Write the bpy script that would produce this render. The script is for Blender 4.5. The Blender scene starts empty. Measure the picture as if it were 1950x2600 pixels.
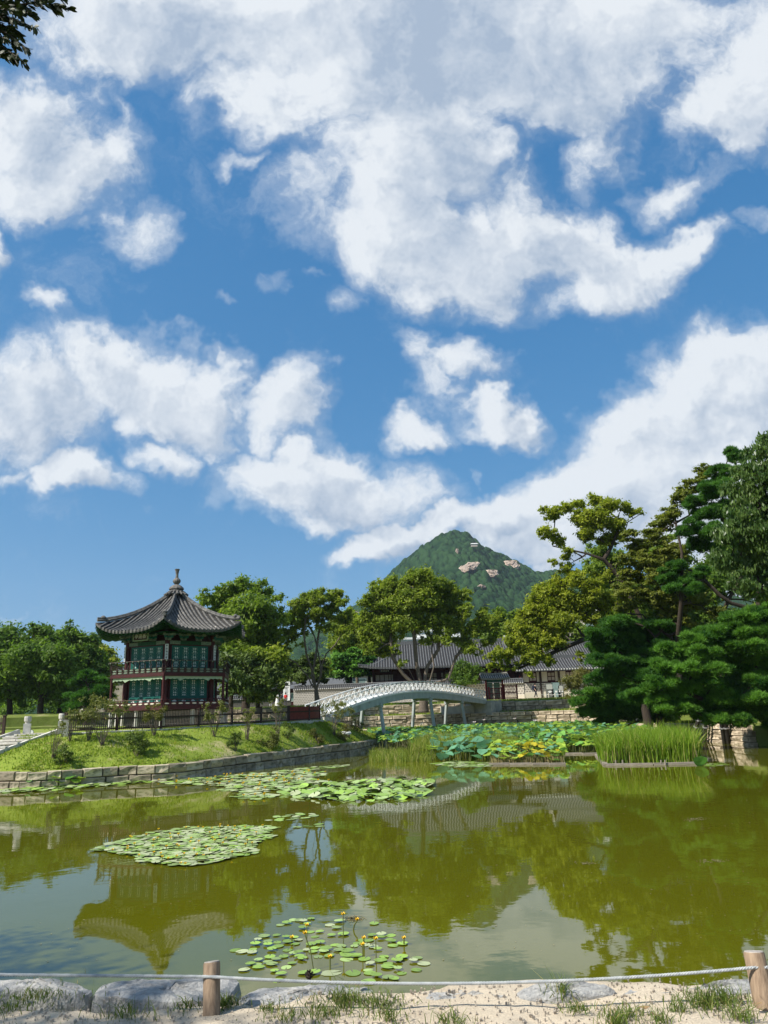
import bpy, math, random
import numpy as np
from math import sin, cos, pi, radians
from mathutils import Vector, Matrix
rnd = random.Random(7)
rng = np.random.default_rng(7)
scene = bpy.context.scene
COL = scene.collection

# ------------------------------------------------------------------ camera
FPX, CH = 1870.0, 2.6          # focal length in pixels of a 1950 px wide picture, eye height over the pond
KD = 1950 / 1659.0
RM = np.array([[0.9995, 0.03159, 0.0], [0.0084, -0.26586, -0.96397], [-0.03046, 0.96349, -0.266]])
cam_d = bpy.data.cameras.new("camera")
cam_d.sensor_fit = 'HORIZONTAL'
cam_d.sensor_width = 36.0
cam_d.lens = 36.0 * FPX / 1950
cam_d.clip_start = 0.1
cam_d.clip_end = 6000
cam = bpy.data.objects.new("camera", cam_d)
COL.objects.link(cam)
mw = Matrix([[*RM[0], 0], [*RM[1], 0], [*RM[2], CH], [0, 0, 0, 1]])
cam.matrix_world = mw
scene.camera = cam

def ray(x, y):
    return RM @ np.array([(x * KD - 975) / FPX, (1300 - y * KD) / FPX, -1.0])
def P(x, y, Y):
    """point at distance Y ahead seen at (x, y) of the survey picture"""
    d = ray(x, y)
    return d / d[1] * Y + np.array([0, 0, CH])
def Z(x, y, z=0.0):
    d = ray(x, y)
    return d * ((z - CH) / d[2]) + np.array([0, 0, CH])

# ------------------------------------------------------------------ light
SUN_EL, SUN_AZ = radians(45), radians(-118)     # azimuth from +Y, negative = to the left
sun_dir = Vector((cos(SUN_EL) * sin(SUN_AZ), cos(SUN_EL) * cos(SUN_AZ), sin(SUN_EL)))
sd = bpy.data.lights.new("sun", 'SUN')
sd.energy = 5.0
sd.angle = radians(0.53)
sd.color = (1.0, 0.95, 0.86)
sun = bpy.data.objects.new("sun", sd)
COL.objects.link(sun)
sun.rotation_euler = sun_dir.to_track_quat('Z', 'Y').to_euler()
scene.view_settings.view_transform = 'Standard'
scene.view_settings.look = 'None'
scene.view_settings.exposure = 0.60
scene.view_settings.gamma = 1.0
scene.view_settings.use_curve_mapping = False
scene.render.engine = 'CYCLES'
scene.cycles.max_bounces = 6
scene.cycles.diffuse_bounces = 2
scene.cycles.glossy_bounces = 3
scene.cycles.transmission_bounces = 3
scene.cycles.transparent_max_bounces = 8
scene.cycles.volume_bounces = 0
scene.cycles.use_denoising = True
scene.cycles.caustics_reflective = False
scene.cycles.caustics_refractive = False

# ------------------------------------------------------------------ world: sky and clouds
world = bpy.data.worlds.new("World")
scene.world = world
world.use_nodes = True
wn, wl = world.node_tree.nodes, world.node_tree.links
wn.clear()

def cloud_group(detail):
    """cloud cover as a function of the direction in the sky"""
    g = bpy.data.node_groups.new("cloud_cover", 'ShaderNodeTree')
    g.interface.new_socket("Dir", in_out='INPUT', socket_type='NodeSocketVector')
    g.interface.new_socket("Cover", in_out='OUTPUT', socket_type='NodeSocketFloat')
    n, l = g.nodes, g.links
    gi, go = n.new('NodeGroupInput'), n.new('NodeGroupOutput')
    def math_(op, a, b=None, c=None, clamp=False):
        m = n.new('ShaderNodeMath'); m.operation = op; m.use_clamp = clamp
        for i, v in enumerate((a, b, c)):
            if v is None: continue
            if isinstance(v, (int, float)): m.inputs[i].default_value = v
            else: l.new(v, m.inputs[i])
        return m.outputs[0]
    def vm(op, a, b=None):
        m = n.new('ShaderNodeVectorMath'); m.operation = op
        for i, v in enumerate((a, b)):
            if v is None: continue
            if isinstance(v, tuple): m.inputs[i].default_value = v
            else: l.new(v, m.inputs[i])
        return m
    D = gi.outputs[0]
    # tangent plane of the northern sky
    X, Y, W = RM[:, 0], RM[:, 1], -RM[:, 2]
    dx = vm('DOT_PRODUCT', D, tuple(X)).outputs['Value']
    dy = vm('DOT_PRODUCT', D, tuple(Y)).outputs['Value']
    dw = vm('DOT_PRODUCT', D, tuple(W)).outputs['Value']
    dwc = math_('MAXIMUM', dw, 0.15)
    u = math_('DIVIDE', dx, dwc); v = math_('DIVIDE', dy, dwc)
    cmb = n.new('ShaderNodeCombineXYZ'); l.new(u, cmb.inputs[0]); l.new(v, cmb.inputs[1])
    base = cmb.outputs[0]
    # ragged edges: warp
    w1 = n.new('ShaderNodeTexNoise'); w1.inputs['Scale'].default_value = 5.0; w1.inputs['Detail'].default_value = 5
    w1.inputs['Roughness'].default_value = 0.6
    l.new(base, w1.inputs['Vector'])
    off = vm('SUBTRACT', w1.outputs['Color'], (0.5, 0.5, 0.5)).outputs[0]
    sc_ = n.new('ShaderNodeVectorMath'); sc_.operation = 'SCALE'; l.new(off, sc_.inputs[0]); sc_.inputs['Scale'].default_value = 0.24
    pos = vm('ADD', base, sc_.outputs[0]).outputs[0]
    acc = None
    fla = vm('MULTIPLY', pos, (1, 1, 0)).outputs[0]
    p3 = vm('ADD', fla, (0, 0, 1)).outputs[0]
    for (cx, cy, rx, ry, rot, wgt) in BLOBS:
        k = KD / FPX * 1.32
        ox, oy, r = (cx * KD - 975) / FPX, (1300 - cy * KD) / FPX, -radians(rot)
        e1 = np.array([cos(r), sin(r)]) / (rx * k); e2 = np.array([-sin(r), cos(r)]) / (ry * k)
        a_ = vm('DOT_PRODUCT', p3, (e1[0], e1[1], -(e1[0] * ox + e1[1] * oy))).outputs['Value']
        b_ = vm('DOT_PRODUCT', p3, (e2[0], e2[1], -(e2[0] * ox + e2[1] * oy))).outputs['Value']
        q = math_('MULTIPLY_ADD', math_('MULTIPLY_ADD', a_, a_, math_('MULTIPLY', b_, b_)), -wgt, wgt)
        acc = math_('MAXIMUM', q, 0.0) if acc is None else math_('SMOOTH_MAX', acc, q, 0.15)
    # rest of the sky: broken clouds on a high plane
    sep = n.new('ShaderNodeSeparateXYZ'); l.new(D, sep.inputs[0])
    zz = math_('ADD', math_('MAXIMUM', sep.outputs[2], 0.0), 0.12)
    pl = n.new('ShaderNodeCombineXYZ'); l.new(math_('DIVIDE', sep.outputs[0], zz), pl.inputs[0]); l.new(math_('DIVIDE', sep.outputs[1], zz), pl.inputs[1])
    nr = n.new('ShaderNodeTexNoise'); nr.inputs['Scale'].default_value = 0.9; nr.inputs['Detail'].default_value = 5
    l.new(pl.outputs[0], nr.inputs['Vector'])
    rest = math_('MULTIPLY', math_('SUBTRACT', nr.outputs['Fac'], 0.32), 1.6)
    front = n.new('ShaderNodeMapRange'); front.interpolation_type = 'SMOOTHSTEP'
    l.new(dw, front.inputs['Value']); front.inputs['From Min'].default_value = 0.62; front.inputs['From Max'].default_value = 0.78
    mixf = n.new('ShaderNodeMix'); mixf.data_type = 'FLOAT'
    l.new(front.outputs[0], mixf.inputs['Factor']); l.new(rest, mixf.inputs['A']); l.new(acc, mixf.inputs['B'])
    # billows and wisps
    n1 = n.new('ShaderNodeTexNoise'); n1.inputs['Scale'].default_value = 5.5; n1.inputs['Detail'].default_value = detail
    n1.inputs['Roughness'].default_value = 0.66
    l.new(pos, n1.inputs['Vector'])
    n2 = math_('MULTIPLY', math_('SUBTRACT', n1.outputs['Fac'], 0.5), 1.7)
    out = math_('ADD', mixf.outputs[0], n2)
    l.new(out, go.inputs[0])
    return g

# centre x, y, half width, half height, tilt, weight   (survey-picture pixels, turned into sky directions)
BLOBS = [
 (480,25,520,120,0,1.0),(1000,60,520,200,0,1.25),(1330,70,330,150,0,1.05),(1620,120,170,210,0,1.1),(780,130,320,170,0,1.1),
 (890,280,210,190,0,1.1),(590,205,170,80,20,.95),(520,160,110,45,20,.7),(680,440,120,95,30,.74),(860,480,170,130,20,1.1),(1000,560,180,120,20,1.1),
 (1080,430,110,130,0,.75),(1020,330,100,120,0,.9),(1190,540,200,110,10,1.1),(1250,630,150,75,-15,1.0),(1400,560,180,75,-12,.95),(1500,505,90,55,0,.95),(1455,400,95,45,-20,.75),
 (1290,300,45,110,8,.6),(1335,300,40,90,-15,.5),(1140,330,26,40,0,.55),(1580,230,120,120,30,1.05),(1480,240,60,60,0,.62),(1650,350,40,70,-30,.6),(1640,480,40,25,0,.5),
 (60,270,150,150,30,.95),(130,360,190,95,-20,1.0),(240,320,95,60,-35,.85),(270,230,90,30,50,.5),(140,170,120,50,-30,.55),(310,490,80,78,-20,.85),(240,470,70,30,20,.6),(5,560,55,70,0,.9),(90,430,50,50,0,.6),(545,325,50,22,0,.55),
 (130,685,50,32,15,.66),(80,860,190,120,0,1.05),(290,830,260,95,12,1.1),(440,880,105,95,35,1.0),(190,1025,100,50,12,.85),(60,1010,60,30,0,.6),(380,990,75,48,0,.8),(475,960,34,45,0,.6),(200,770,150,50,0,.7),
 (635,880,66,85,15,.85),(690,945,34,38,0,.5),(600,1000,40,50,0,.5),(735,1050,225,80,10,1.0),(620,1065,120,45,0,.7),(700,1110,90,35,0,.75),(770,1100,130,30,0,.6),
 (890,930,90,48,0,.95),(910,770,45,60,0,.66),(1010,790,105,45,12,.72),(950,830,60,45,0,.6),(1080,890,110,50,10,.85),(1150,940,60,22,0,.5),
 (1600,880,230,170,0,1.25),(1500,830,150,90,-30,1.1),(1400,930,150,110,-30,1.1),(1560,770,110,60,-15,.95),(1430,1050,330,120,-10,1.2),(1210,1060,150,75,-20,1.05),(1080,1120,170,60,-15,1.0),(930,1150,170,48,-12,.95),(810,1195,90,35,0,.85),(1230,1150,260,70,-5,1.1),(1600,1100,250,200,0,1.2),
 (740,640,40,35,0,.48),(565,610,40,30,0,.45),(655,595,30,20,0,.4),(445,680,30,16,30,.4),(1005,1030,14,35,0,.42),(40,1290,60,10,0,.35),
]
cg = cloud_group(8)
tc = wn.new('ShaderNodeTexCoord')
DIR = tc.outputs['Generated']
sky = wn.new('ShaderNodeTexSky'); sky.sky_type = 'NISHITA'; sky.sun_disc = False
sky.sun_elevation = SUN_EL; sky.sun_rotation = SUN_AZ; sky.altitude = 60; sky.air_density = 1.0; sky.dust_density = 0.6; sky.ozone_density = 1.6
sep_ = wn.new('ShaderNodeSeparateColor'); wl.new(sky.outputs[0], sep_.inputs[0])
def wmath(op, a, b=None, clamp=False):
    m = wn.new('ShaderNodeMath'); m.operation = op; m.use_clamp = clamp
    for i, v in enumerate((a, b)):
        if v is None: continue
        if isinstance(v, (int, float)): m.inputs[i].default_value = v
        else: wl.new(v, m.inputs[i])
    return m.outputs[0]
skyc = wn.new('ShaderNodeCombineColor')
for i_, (g_, k_) in enumerate(((1.15, 0.62), (0.62, 1.90), (0.45, 3.55))):
    wl.new(wmath('MULTIPLY', wmath('POWER', sep_.outputs[i_], g_), k_), skyc.inputs[i_])
c0 = wn.new('ShaderNodeGroup'); c0.node_tree = cg; wl.new(DIR, c0.inputs[0])
def wmath(op, a, b=None, clamp=False):
    m = wn.new('ShaderNodeMath'); m.operation = op; m.use_clamp = clamp
    for i, v in enumerate((a, b)):
        if v is None: continue
        if isinstance(v, (int, float)): m.inputs[i].default_value = v
        else: wl.new(v, m.inputs[i])
    return m.outputs[0]
def wrange(v, a, b, c=0.0, d=1.0):
    m = wn.new('ShaderNodeMapRange'); m.interpolation_type = 'SMOOTHSTEP'
    wl.new(v, m.inputs['Value'])
    for k, x in zip(('From Min', 'From Max', 'To Min', 'To Max'), (a, b, c, d)): m.inputs[k].default_value = x
    return m.outputs[0]
va = wn.new('ShaderNodeVectorMath'); va.operation = 'ADD'; wl.new(DIR, va.inputs[0])
va.inputs[1].default_value = tuple(0.035 * np.array([-0.75, 0.0, 0.66]))
c1 = wn.new('ShaderNodeGroup'); c1.node_tree = cloud_group(4); wl.new(va.outputs[0], c1.inputs[0])
alpha = wrange(c0.outputs[0], 0.24, 0.84)
def wlin(v, a, b, c, d):
    m = wn.new('ShaderNodeMapRange'); m.interpolation_type = 'LINEAR'
    wl.new(v, m.inputs['Value'])
    for k, x in zip(('From Min', 'From Max', 'To Min', 'To Max'), (a, b, c, d)): m.inputs[k].default_value = x
    return m.outputs[0]
edge = wlin(wmath('SUBTRACT', c0.outputs[0], c1.outputs[0]), -0.33, 0.33, -0.66, 0.66)
thick = wrange(c0.outputs[0], 0.55, 1.5)
bn = wn.new('ShaderNodeTexNoise'); bn.inputs['Scale'].default_value = 4.2; bn.inputs['Detail'].default_value = 6; bn.inputs['Roughness'].default_value = 0.58
wl.new(DIR, bn.inputs['Vector'])
billow = wmath('MULTIPLY', wmath('SUBTRACT', bn.outputs['Fac'], 0.5), 2.3)
lit = wmath('SUBTRACT', wmath('ADD', wmath('ADD', edge, billow), 0.82), wmath('MULTIPLY', thick, 0.66), True)
cr = wn.new('ShaderNodeMix'); cr.data_type = 'RGBA'
wl.new(lit, cr.inputs['Factor'])
cr.inputs['A'].default_value = (4.8, 5.9, 7.5, 1)
cr.inputs['B'].default_value = (9.9, 10.4, 10.9, 1)
mixs = wn.new('ShaderNodeMix'); mixs.data_type = 'RGBA'
veil = wrange(c0.outputs[0], 0.02, 0.62, 0.0, 0.34)
wl.new(wmath('MULTIPLY', wmath('MAXIMUM', alpha, veil), 0.96), mixs.inputs['Factor']); wl.new(skyc.outputs[0], mixs.inputs['A']); wl.new(cr.outputs['Result'], mixs.inputs['B'])
bg = wn.new('ShaderNodeBackground'); bg.inputs['Strength'].default_value = 0.0565
wl.new(mixs.outputs['Result'], bg.inputs['Color'])
wo = wn.new('ShaderNodeOutputWorld'); wl.new(bg.outputs[0], wo.inputs['Surface'])
world.cycles.sampling_method = 'MANUAL'
world.cycles.sample_map_resolution = 512

# ------------------------------------------------------------------ helpers
def meta(o, label=None, cat=None, group=None, kind=None):
    if label: o['label'] = label
    if cat: o['category'] = cat
    if group: o['group'] = group
    if kind: o['kind'] = kind
    return o
def mesh_of(name, V, F, mats=None, smooth=False, tint=None, fmat=None):
    me = bpy.data.meshes.new(name)
    V = np.asarray(V, dtype=np.float32)
    if isinstance(F, np.ndarray):
        nf, k = F.shape
        me.vertices.add(len(V)); me.vertices.foreach_set('co', V.ravel())
        me.loops.add(nf * k); me.loops.foreach_set('vertex_index', F.astype(np.int32).ravel())
        me.polygons.add(nf)
        me.polygons.foreach_set('loop_start', np.arange(0, nf * k, k, dtype=np.int32))
        me.polygons.foreach_set('loop_total', np.full(nf, k, dtype=np.int32))
        me.update(calc_edges=True)
    else:
        me.from_pydata([tuple(map(float, v)) for v in V], [], [tuple(map(int, f)) for f in F])
        me.update()
    if mats is not None:
        for m in (mats if isinstance(mats, (list, tuple)) else [mats]): me.materials.append(m)
    if fmat is not None: me.polygons.foreach_set('material_index', np.asarray(fmat, dtype=np.int32))
    if smooth: me.polygons.foreach_set('use_smooth', np.ones(len(me.polygons), dtype=bool))
    if tint is not None:
        at_ = me.attributes.new('tint', 'FLOAT', 'POINT'); at_.data.foreach_set('value', np.asarray(tint, dtype=np.float32))
    return me
def link(name, me, parent=None, loc=None, rz=0.0, scale=None):
    o = bpy.data.objects.new(name, me)
    COL.objects.link(o)
    if parent is not None: o.parent = parent
    if loc is not None: o.location = loc
    if rz: o.rotation_euler = (0, 0, rz)
    if scale is not None: o.scale = scale
    return o
def thing(name, label, cat, loc=(0, 0, 0), rz=0.0, group=None):
    o = link(name, None, None, loc, rz)
    return meta(o, label, cat, group)

class MB:
    """collects simple solids, builds them as one mesh object"""
    def __init__(s): s.V = []; s.F = []
    def add(s, V, F):
        b = len(s.V); s.V.extend([tuple(v) for v in V]); s.F.extend([tuple(i + b for i in f) for f in F])
    def box(s, c, size, rz=0.0, rx=0.0, taper=1.0):
        hx, hy, hz = size[0] / 2, size[1] / 2, size[2] / 2
        pts = []
        for z in (-hz, hz):
            t = taper if z > 0 else 1.0
            for x, y in ((-hx, -hy), (hx, -hy), (hx, hy), (-hx, hy)): pts.append((x * t, y * t, z))
        cr_, sr_ = cos(rz), sin(rz); cx_, sx_ = cos(rx), sin(rx)
        out = []
        for x, y, z in pts:
            y, z = y * cx_ - z * sx_, y * sx_ + z * cx_
            out.append((c[0] + x * cr_ - y * sr_, c[1] + x * sr_ + y * cr_, c[2] + z))
        s.add(out, [(0, 3, 2, 1), (4, 5, 6, 7), (0, 1, 5, 4), (1, 2, 6, 5), (2, 3, 7, 6), (3, 0, 4, 7)])
    def beam(s, a, b, w, h, up=(0, 0, 1)):
        a = np.array(a, float); b = np.array(b, float); d = b - a; L = np.linalg.norm(d); d /= L
        up = np.array(up, float); sd_ = np.cross(d, up); sd_ /= np.linalg.norm(sd_) + 1e-9; u2 = np.cross(sd_, d)
        V = []
        for p in (a, b):
            for i, j in ((-1, -1), (1, -1), (1, 1), (-1, 1)): V.append(p + sd_ * w / 2 * i + u2 * h / 2 * j)
        s.add(V, [(0, 1, 2, 3), (7, 6, 5, 4), (0, 4, 5, 1), (1, 5, 6, 2), (2, 6, 7, 3), (3, 7, 4, 0)])
    def tube(s, pts, rad, n=6, cap=True):
        pts = np.array(pts, float); m = len(pts)
        rad = np.full(m, rad) if np.isscalar(rad) else np.array(rad, float)
        T = np.gradient(pts, axis=0) if m > 2 else np.array([pts[1] - pts[0]] * 2)
        T /= np.linalg.norm(T, axis=1)[:, None] + 1e-9
        ref = np.array([0, 0, 1.0]) if abs(T[0][2]) < 0.9 else np.array([1.0, 0, 0])
        V = []; u_ = np.cross(T[0], ref); u_ /= np.linalg.norm(u_)
        for i in range(m):
            u_ = u_ - T[i] * np.dot(u_, T[i]); u_ /= np.linalg.norm(u_) + 1e-9
            w_ = np.cross(T[i], u_)
            for k in range(n):
                a = 2 * pi * k / n; V.append(pts[i] + (u_ * cos(a) + w_ * sin(a)) * rad[i])
        F = [(i * n + k, i * n + (k + 1) % n, (i + 1) * n + (k + 1) % n, (i + 1) * n + k) for i in range(m - 1) for k in range(n)]
        if cap: F += [tuple(range(n - 1, -1, -1)), tuple((m - 1) * n + k for k in range(n))]
        s.add(V, F)
    def lathe(s, prof, n=12, c=(0, 0, 0)):
        V = [(c[0] + r * cos(2 * pi * k / n), c[1] + r * sin(2 * pi * k / n), c[2] + z) for r, z in prof for k in range(n)]
        m = len(prof)
        F = [(i * n + k, i * n + (k + 1) % n, (i + 1) * n + (k + 1) % n, (i + 1) * n + k) for i in range(m - 1) for k in range(n)]
        F += [tuple(range(n - 1, -1, -1)), tuple((m - 1) * n + k for k in range(n))]
        s.add(V, F)
    def mesh(s, name, mat, smooth=False): return mesh_of(name, s.V, s.F, mat, smooth)
    def build(s, name, mat, parent=None, loc=None, rz=0.0, smooth=False):
        if not s.V: return None
        return link(name, s.mesh(name, mat, smooth), parent, loc, rz)

# ------------------------------------------------------------------ materials
def mat_new(name):
    m = bpy.data.materials.new(name); m.use_nodes = True
    n, l = m.node_tree.nodes, m.node_tree.links
    return m, n, l, n['Principled BSDF']
def mix_rgb(n, l, f, a, b, mode='MIX'):
    x = n.new('ShaderNodeMix'); x.data_type = 'RGBA'; x.blend_type = mode
    for k, v in (('Factor', f), ('A', a), ('B', b)):
        if isinstance(v, tuple): x.inputs[k].default_value = (*v, 1) if len(v) == 3 else v
        elif isinstance(v, (int, float)): x.inputs[k].default_value = v
        else: l.new(v, x.inputs[k])
    return x.outputs['Result']
def noise(n, l, scale, detail=4, rough=0.55, coord='Object', stretch=None):
    t = n.new('ShaderNodeTexCoord'); o = t.outputs[coord]
    if stretch:
        mp = n.new('ShaderNodeMapping'); mp.inputs['Scale'].default_value = stretch; l.new(o, mp.inputs[0]); o = mp.outputs[0]
    x = n.new('ShaderNodeTexNoise'); x.inputs['Scale'].default_value = scale; x.inputs['Detail'].default_value = detail
    x.inputs['Roughness'].default_value = rough
    l.new(o, x.inputs['Vector'])
    return x.outputs['Fac']
def ramp(n, l, v, a, b, c=0.0, d=1.0):
    m = n.new('ShaderNodeMapRange'); l.new(v, m.inputs['Value'])
    for k, x in zip(('From Min', 'From Max', 'To Min', 'To Max'), (a, b, c, d)): m.inputs[k].default_value = x
    return m.outputs[0]
def M(name, c1, c2=None, scale=6.0, rough=0.8, bump=0.0, bscale=30.0, metal=0.0, spec=0.3, rand=0.0, coord='Object', stretch=None, third=None):
    m, n, l, p = mat_new(name)
    c2 = c2 or tuple(0.72 * x for x in c1)
    f = ramp(n, l, noise(n, l, scale, coord=coord, stretch=stretch), 0.35, 0.68)
    col = mix_rgb(n, l, f, c1, c2)
    if third:
        f3 = ramp(n, l, noise(n, l, scale * 0.37, 3, coord=coord), third[3], third[3] + 0.1)
        col = mix_rgb(n, l, f3, col, third[:3])
    if rand:
        oi = n.new('ShaderNodeObjectInfo')
        v = ramp(n, l, oi.outputs['Random'], 0, 1, 1 - rand, 1 + rand)
        hs = n.new('ShaderNodeHueSaturation'); l.new(v, hs.inputs['Value']); l.new(col, hs.inputs['Color']); col = hs.outputs[0]
    l.new(col, p.inputs['Base Color'])
    p.inputs['Roughness'].default_value = rough; p.inputs['Metallic'].default_value = metal
    p.inputs['Specular IOR Level'].default_value = spec
    if bump:
        b = n.new('ShaderNodeBump'); b.inputs['Strength'].default_value = 1.0; b.inputs['Distance'].default_value = bump
        l.new(noise(n, l, bscale, 6, 0.6, coord=coord, stretch=stretch), b.inputs['Height']); l.new(b.outputs[0], p.inputs['Normal'])
    return m
def leaf_mat(name, ca, cb, cc=None, trans=0.35, rough=0.55):
    """leaf colour varies leaf by leaf and bough by bough (tint attribute)"""
    m, n, l, p = mat_new(name)
    at_ = n.new('ShaderNodeAttribute'); at_.attribute_name = 'tint'
    col = mix_rgb(n, l, ramp(n, l, at_.outputs['Fac'], 0.1, 0.9), ca, cb)
    if cc: col = mix_rgb(n, l, ramp(n, l, at_.outputs['Fac'], 0.86, 0.98), col, cc)
    p.inputs['Roughness'].default_value = rough; p.inputs['Specular IOR Level'].default_value = 0.25
    l.new(col, p.inputs['Base Color'])
    tr = n.new('ShaderNodeBsdfTranslucent'); tcol = mix_rgb(n, l, 1.0, col, (1.25, 1.35, 0.6), 'MULTIPLY'); l.new(tcol, tr.inputs['Color'])
    mx = n.new('ShaderNodeMixShader'); mx.inputs[0].default_value = trans
    l.new(p.outputs[0], mx.inputs[1]); l.new(tr.outputs[0], mx.inputs[2])
    l.new(mx.outputs[0], n['Material Output'].inputs['Surface'])
    return m

m_stone = M('wall_stone', (.42, .36, .26), (.27, .23, .165), 3.0, .9, .02, 14, rand=.35, third=(.10, .10, .055, .60))
m_stone_warm = M('terrace_stone', (.54, .45, .33), (.37, .30, .21), 2.2, .9, .02, 10, rand=.38, third=(.22, .17, .11, .58))
m_stone_pale = M('pale_granite', (.58, .56, .50), (.44, .42, .37), 5.0, .85, .008, 30, rand=.12)
m_joint = M('wall_core', (.08, .07, .05), (.04, .035, .025), 4, .95)
m_granite = M('shore_granite', (.42, .41, .385), (.25, .245, .235), 26.0, .85, .02, 45, third=(.17, .17, .165, .62))
m_concrete = M('concrete', (.46, .46, .42), (.34, .34, .31), 3, .9, .004, 30)
m_brownwood = M('dark_stained_wood', (.055, .032, .022), (.032, .02, .014), 8, .7)
m_redwood = M('oxblood_painted_wood', (.062, .010, .010), (.036, .007, .007), 6, .6)
m_redbright = M('red_paint_boards', (.20, .035, .026), (.12, .02, .018), 5, .6)
m_green = M('jade_paint', (.010, .135, .10), (.007, .095, .075), 6, .5)
m_green2 = M('leaf_green_paint', (.012, .085, .03), (.008, .045, .02), 9, .6)
m_trim = M('pale_green_trim', (.33, .42, .28), (.25, .34, .22), 8, .7)
m_pattern = M('painted_pattern', (.25, .28, .20), (.03, .10, .08), 22, .7)
m_paper = M('window_paper', (.72, .76, .70), (.60, .66, .60), 20, .8)
m_plaque = M('white_board', (.75, .76, .75), (.66, .67, .66), 20, .6)
m_ink = M('ink', (.01, .012, .012), (.02, .02, .02), 20, .6)
m_tile = M('weathered_roof_tile', (.15, .145, .135), (.055, .053, .05), 7.0, .75, .006, 40, third=(.33, .31, .27, .62))
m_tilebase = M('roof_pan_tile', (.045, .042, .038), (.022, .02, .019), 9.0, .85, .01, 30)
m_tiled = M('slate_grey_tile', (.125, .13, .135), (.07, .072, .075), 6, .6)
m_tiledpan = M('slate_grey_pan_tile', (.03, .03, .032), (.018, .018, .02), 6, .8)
m_tilepale = M('lime_tile_end', (.62, .62, .60), (.5, .5, .48), 8, .8)
m_white = M('white_paint', (.72, .73, .71), (.60, .61, .59), 4, .55)
m_whitesteel = M('pale_grey_painted_beam', (.40, .44, .43), (.30, .34, .33), 2, .6, third=(.22, .23, .21, .60), stretch=(1, 1, .4))
m_plaster = M('cream_plaster', (.66, .60, .48), (.58, .52, .41), 2, .9)
m_brickgrey = None
m_bark = M('grey_bark', (.16, .13, .10), (.075, .06, .045), 7, .95, .02, 18, stretch=(3, 3, .7))
m_barkdark = M('dark_bark', (.055, .042, .03), (.03, .022, .016), 7, .95, .02, 18, stretch=(3, 3, .7))
m_pinebark = M('red_pine_bark', (.17, .09, .055), (.08, .05, .035), 7, .95, .02, 18)
m_postwood = M('peeled_log_wood', (.31, .225, .15), (.19, .13, .085), 9, .78, .004, 30, stretch=(7, 7, .35), third=(.12, .085, .06, .66))
m_logend = M('cut_log_end', (.42, .38, .34), (.28, .25, .22), 60, .9)
m_blackmetal = M('black_metal', (.012, .012, .013), (.02, .02, .02), 8, .5)
m_pole = M('dark_prop_pole', (.02, .018, .016), (.035, .03, .025), 8, .7)

def brick_mat(name, c, c2, mortar, sx, sy, msize):
    m, n, l, p = mat_new(name)
    t = n.new('ShaderNodeTexCoord'); mp = n.new('ShaderNodeMapping'); mp.inputs['Rotation'].default_value = (radians(90), 0, 0)
    l.new(t.outputs['Object'], mp.inputs[0])
    b = n.new('ShaderNodeTexBrick'); l.new(mp.outputs[0], b.inputs[0])
    b.inputs['Color1'].default_value = (*c, 1); b.inputs['Color2'].default_value = (*c2, 1); b.inputs['Mortar'].default_value = (*mortar, 1)
    b.inputs['Scale'].default_value = 1.0; b.inputs['Brick Width'].default_value = sx; b.inputs['Row Height'].default_value = sy; b.inputs['Mortar Size'].default_value = msize
    l.new(b.outputs[0], p.inputs['Base Color']); p.inputs['Roughness'].default_value = .9
    return m
m_block = brick_mat('block_wall', (.30, .27, .23), (.24, .22, .19), (.62, .57, .48), .38, .27, .045)
m_block_shade = brick_mat('shaded_block_wall', (.22, .21, .19), (.18, .17, .155), (.40, .38, .34), .34, .22, .03)  # darker copy of the block wall, tree shade put into its colours
m_darkbrick = brick_mat('dark_brick', (.07, .065, .06), (.05, .045, .04), (.14, .13, .11), .28, .09, .012)

def ground_mat(name, grass_a, grass_b, dirt, dirt_amt, fine=18.0):
    m, n, l, p = mat_new(name)
    a = noise(n, l, 0.55, 5, .6); b = noise(n, l, fine, 4, .6); c = noise(n, l, 2.2, 4, .6)
    col = mix_rgb(n, l, ramp(n, l, b, .3, .7), grass_a, grass_b)
    col = mix_rgb(n, l, ramp(n, l, c, .45, .75, 0, .5), col, tuple(.55 * x for x in grass_b))
    col = mix_rgb(n, l, ramp(n, l, a, dirt_amt, dirt_amt + .13, 0, .8), col, dirt)
    l.new(col, p.inputs['Base Color']); p.inputs['Roughness'].default_value = .95; p.inputs['Specular IOR Level'].default_value = .1
    bp = n.new('ShaderNodeBump'); bp.inputs['Distance'].default_value = .06; l.new(b, bp.inputs['Height']); l.new(bp.outputs[0], p.inputs['Normal'])
    return m
m_lawn = ground_mat('lawn', (.16, .24, .03), (.26, .31, .05), (.50, .42, .24), .54)
m_land = ground_mat('park_ground', (.12, .17, .03), (.17, .20, .05), (.36, .31, .19), .56, 9)
m_path = M('sand_path', (.62, .57, .46), (.52, .47, .37), 1.5, .95, .003, 40)
m_mud = M('pond_bed', (.05, .05, .02), (.03, .03, .012), 1, .95)

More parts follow.
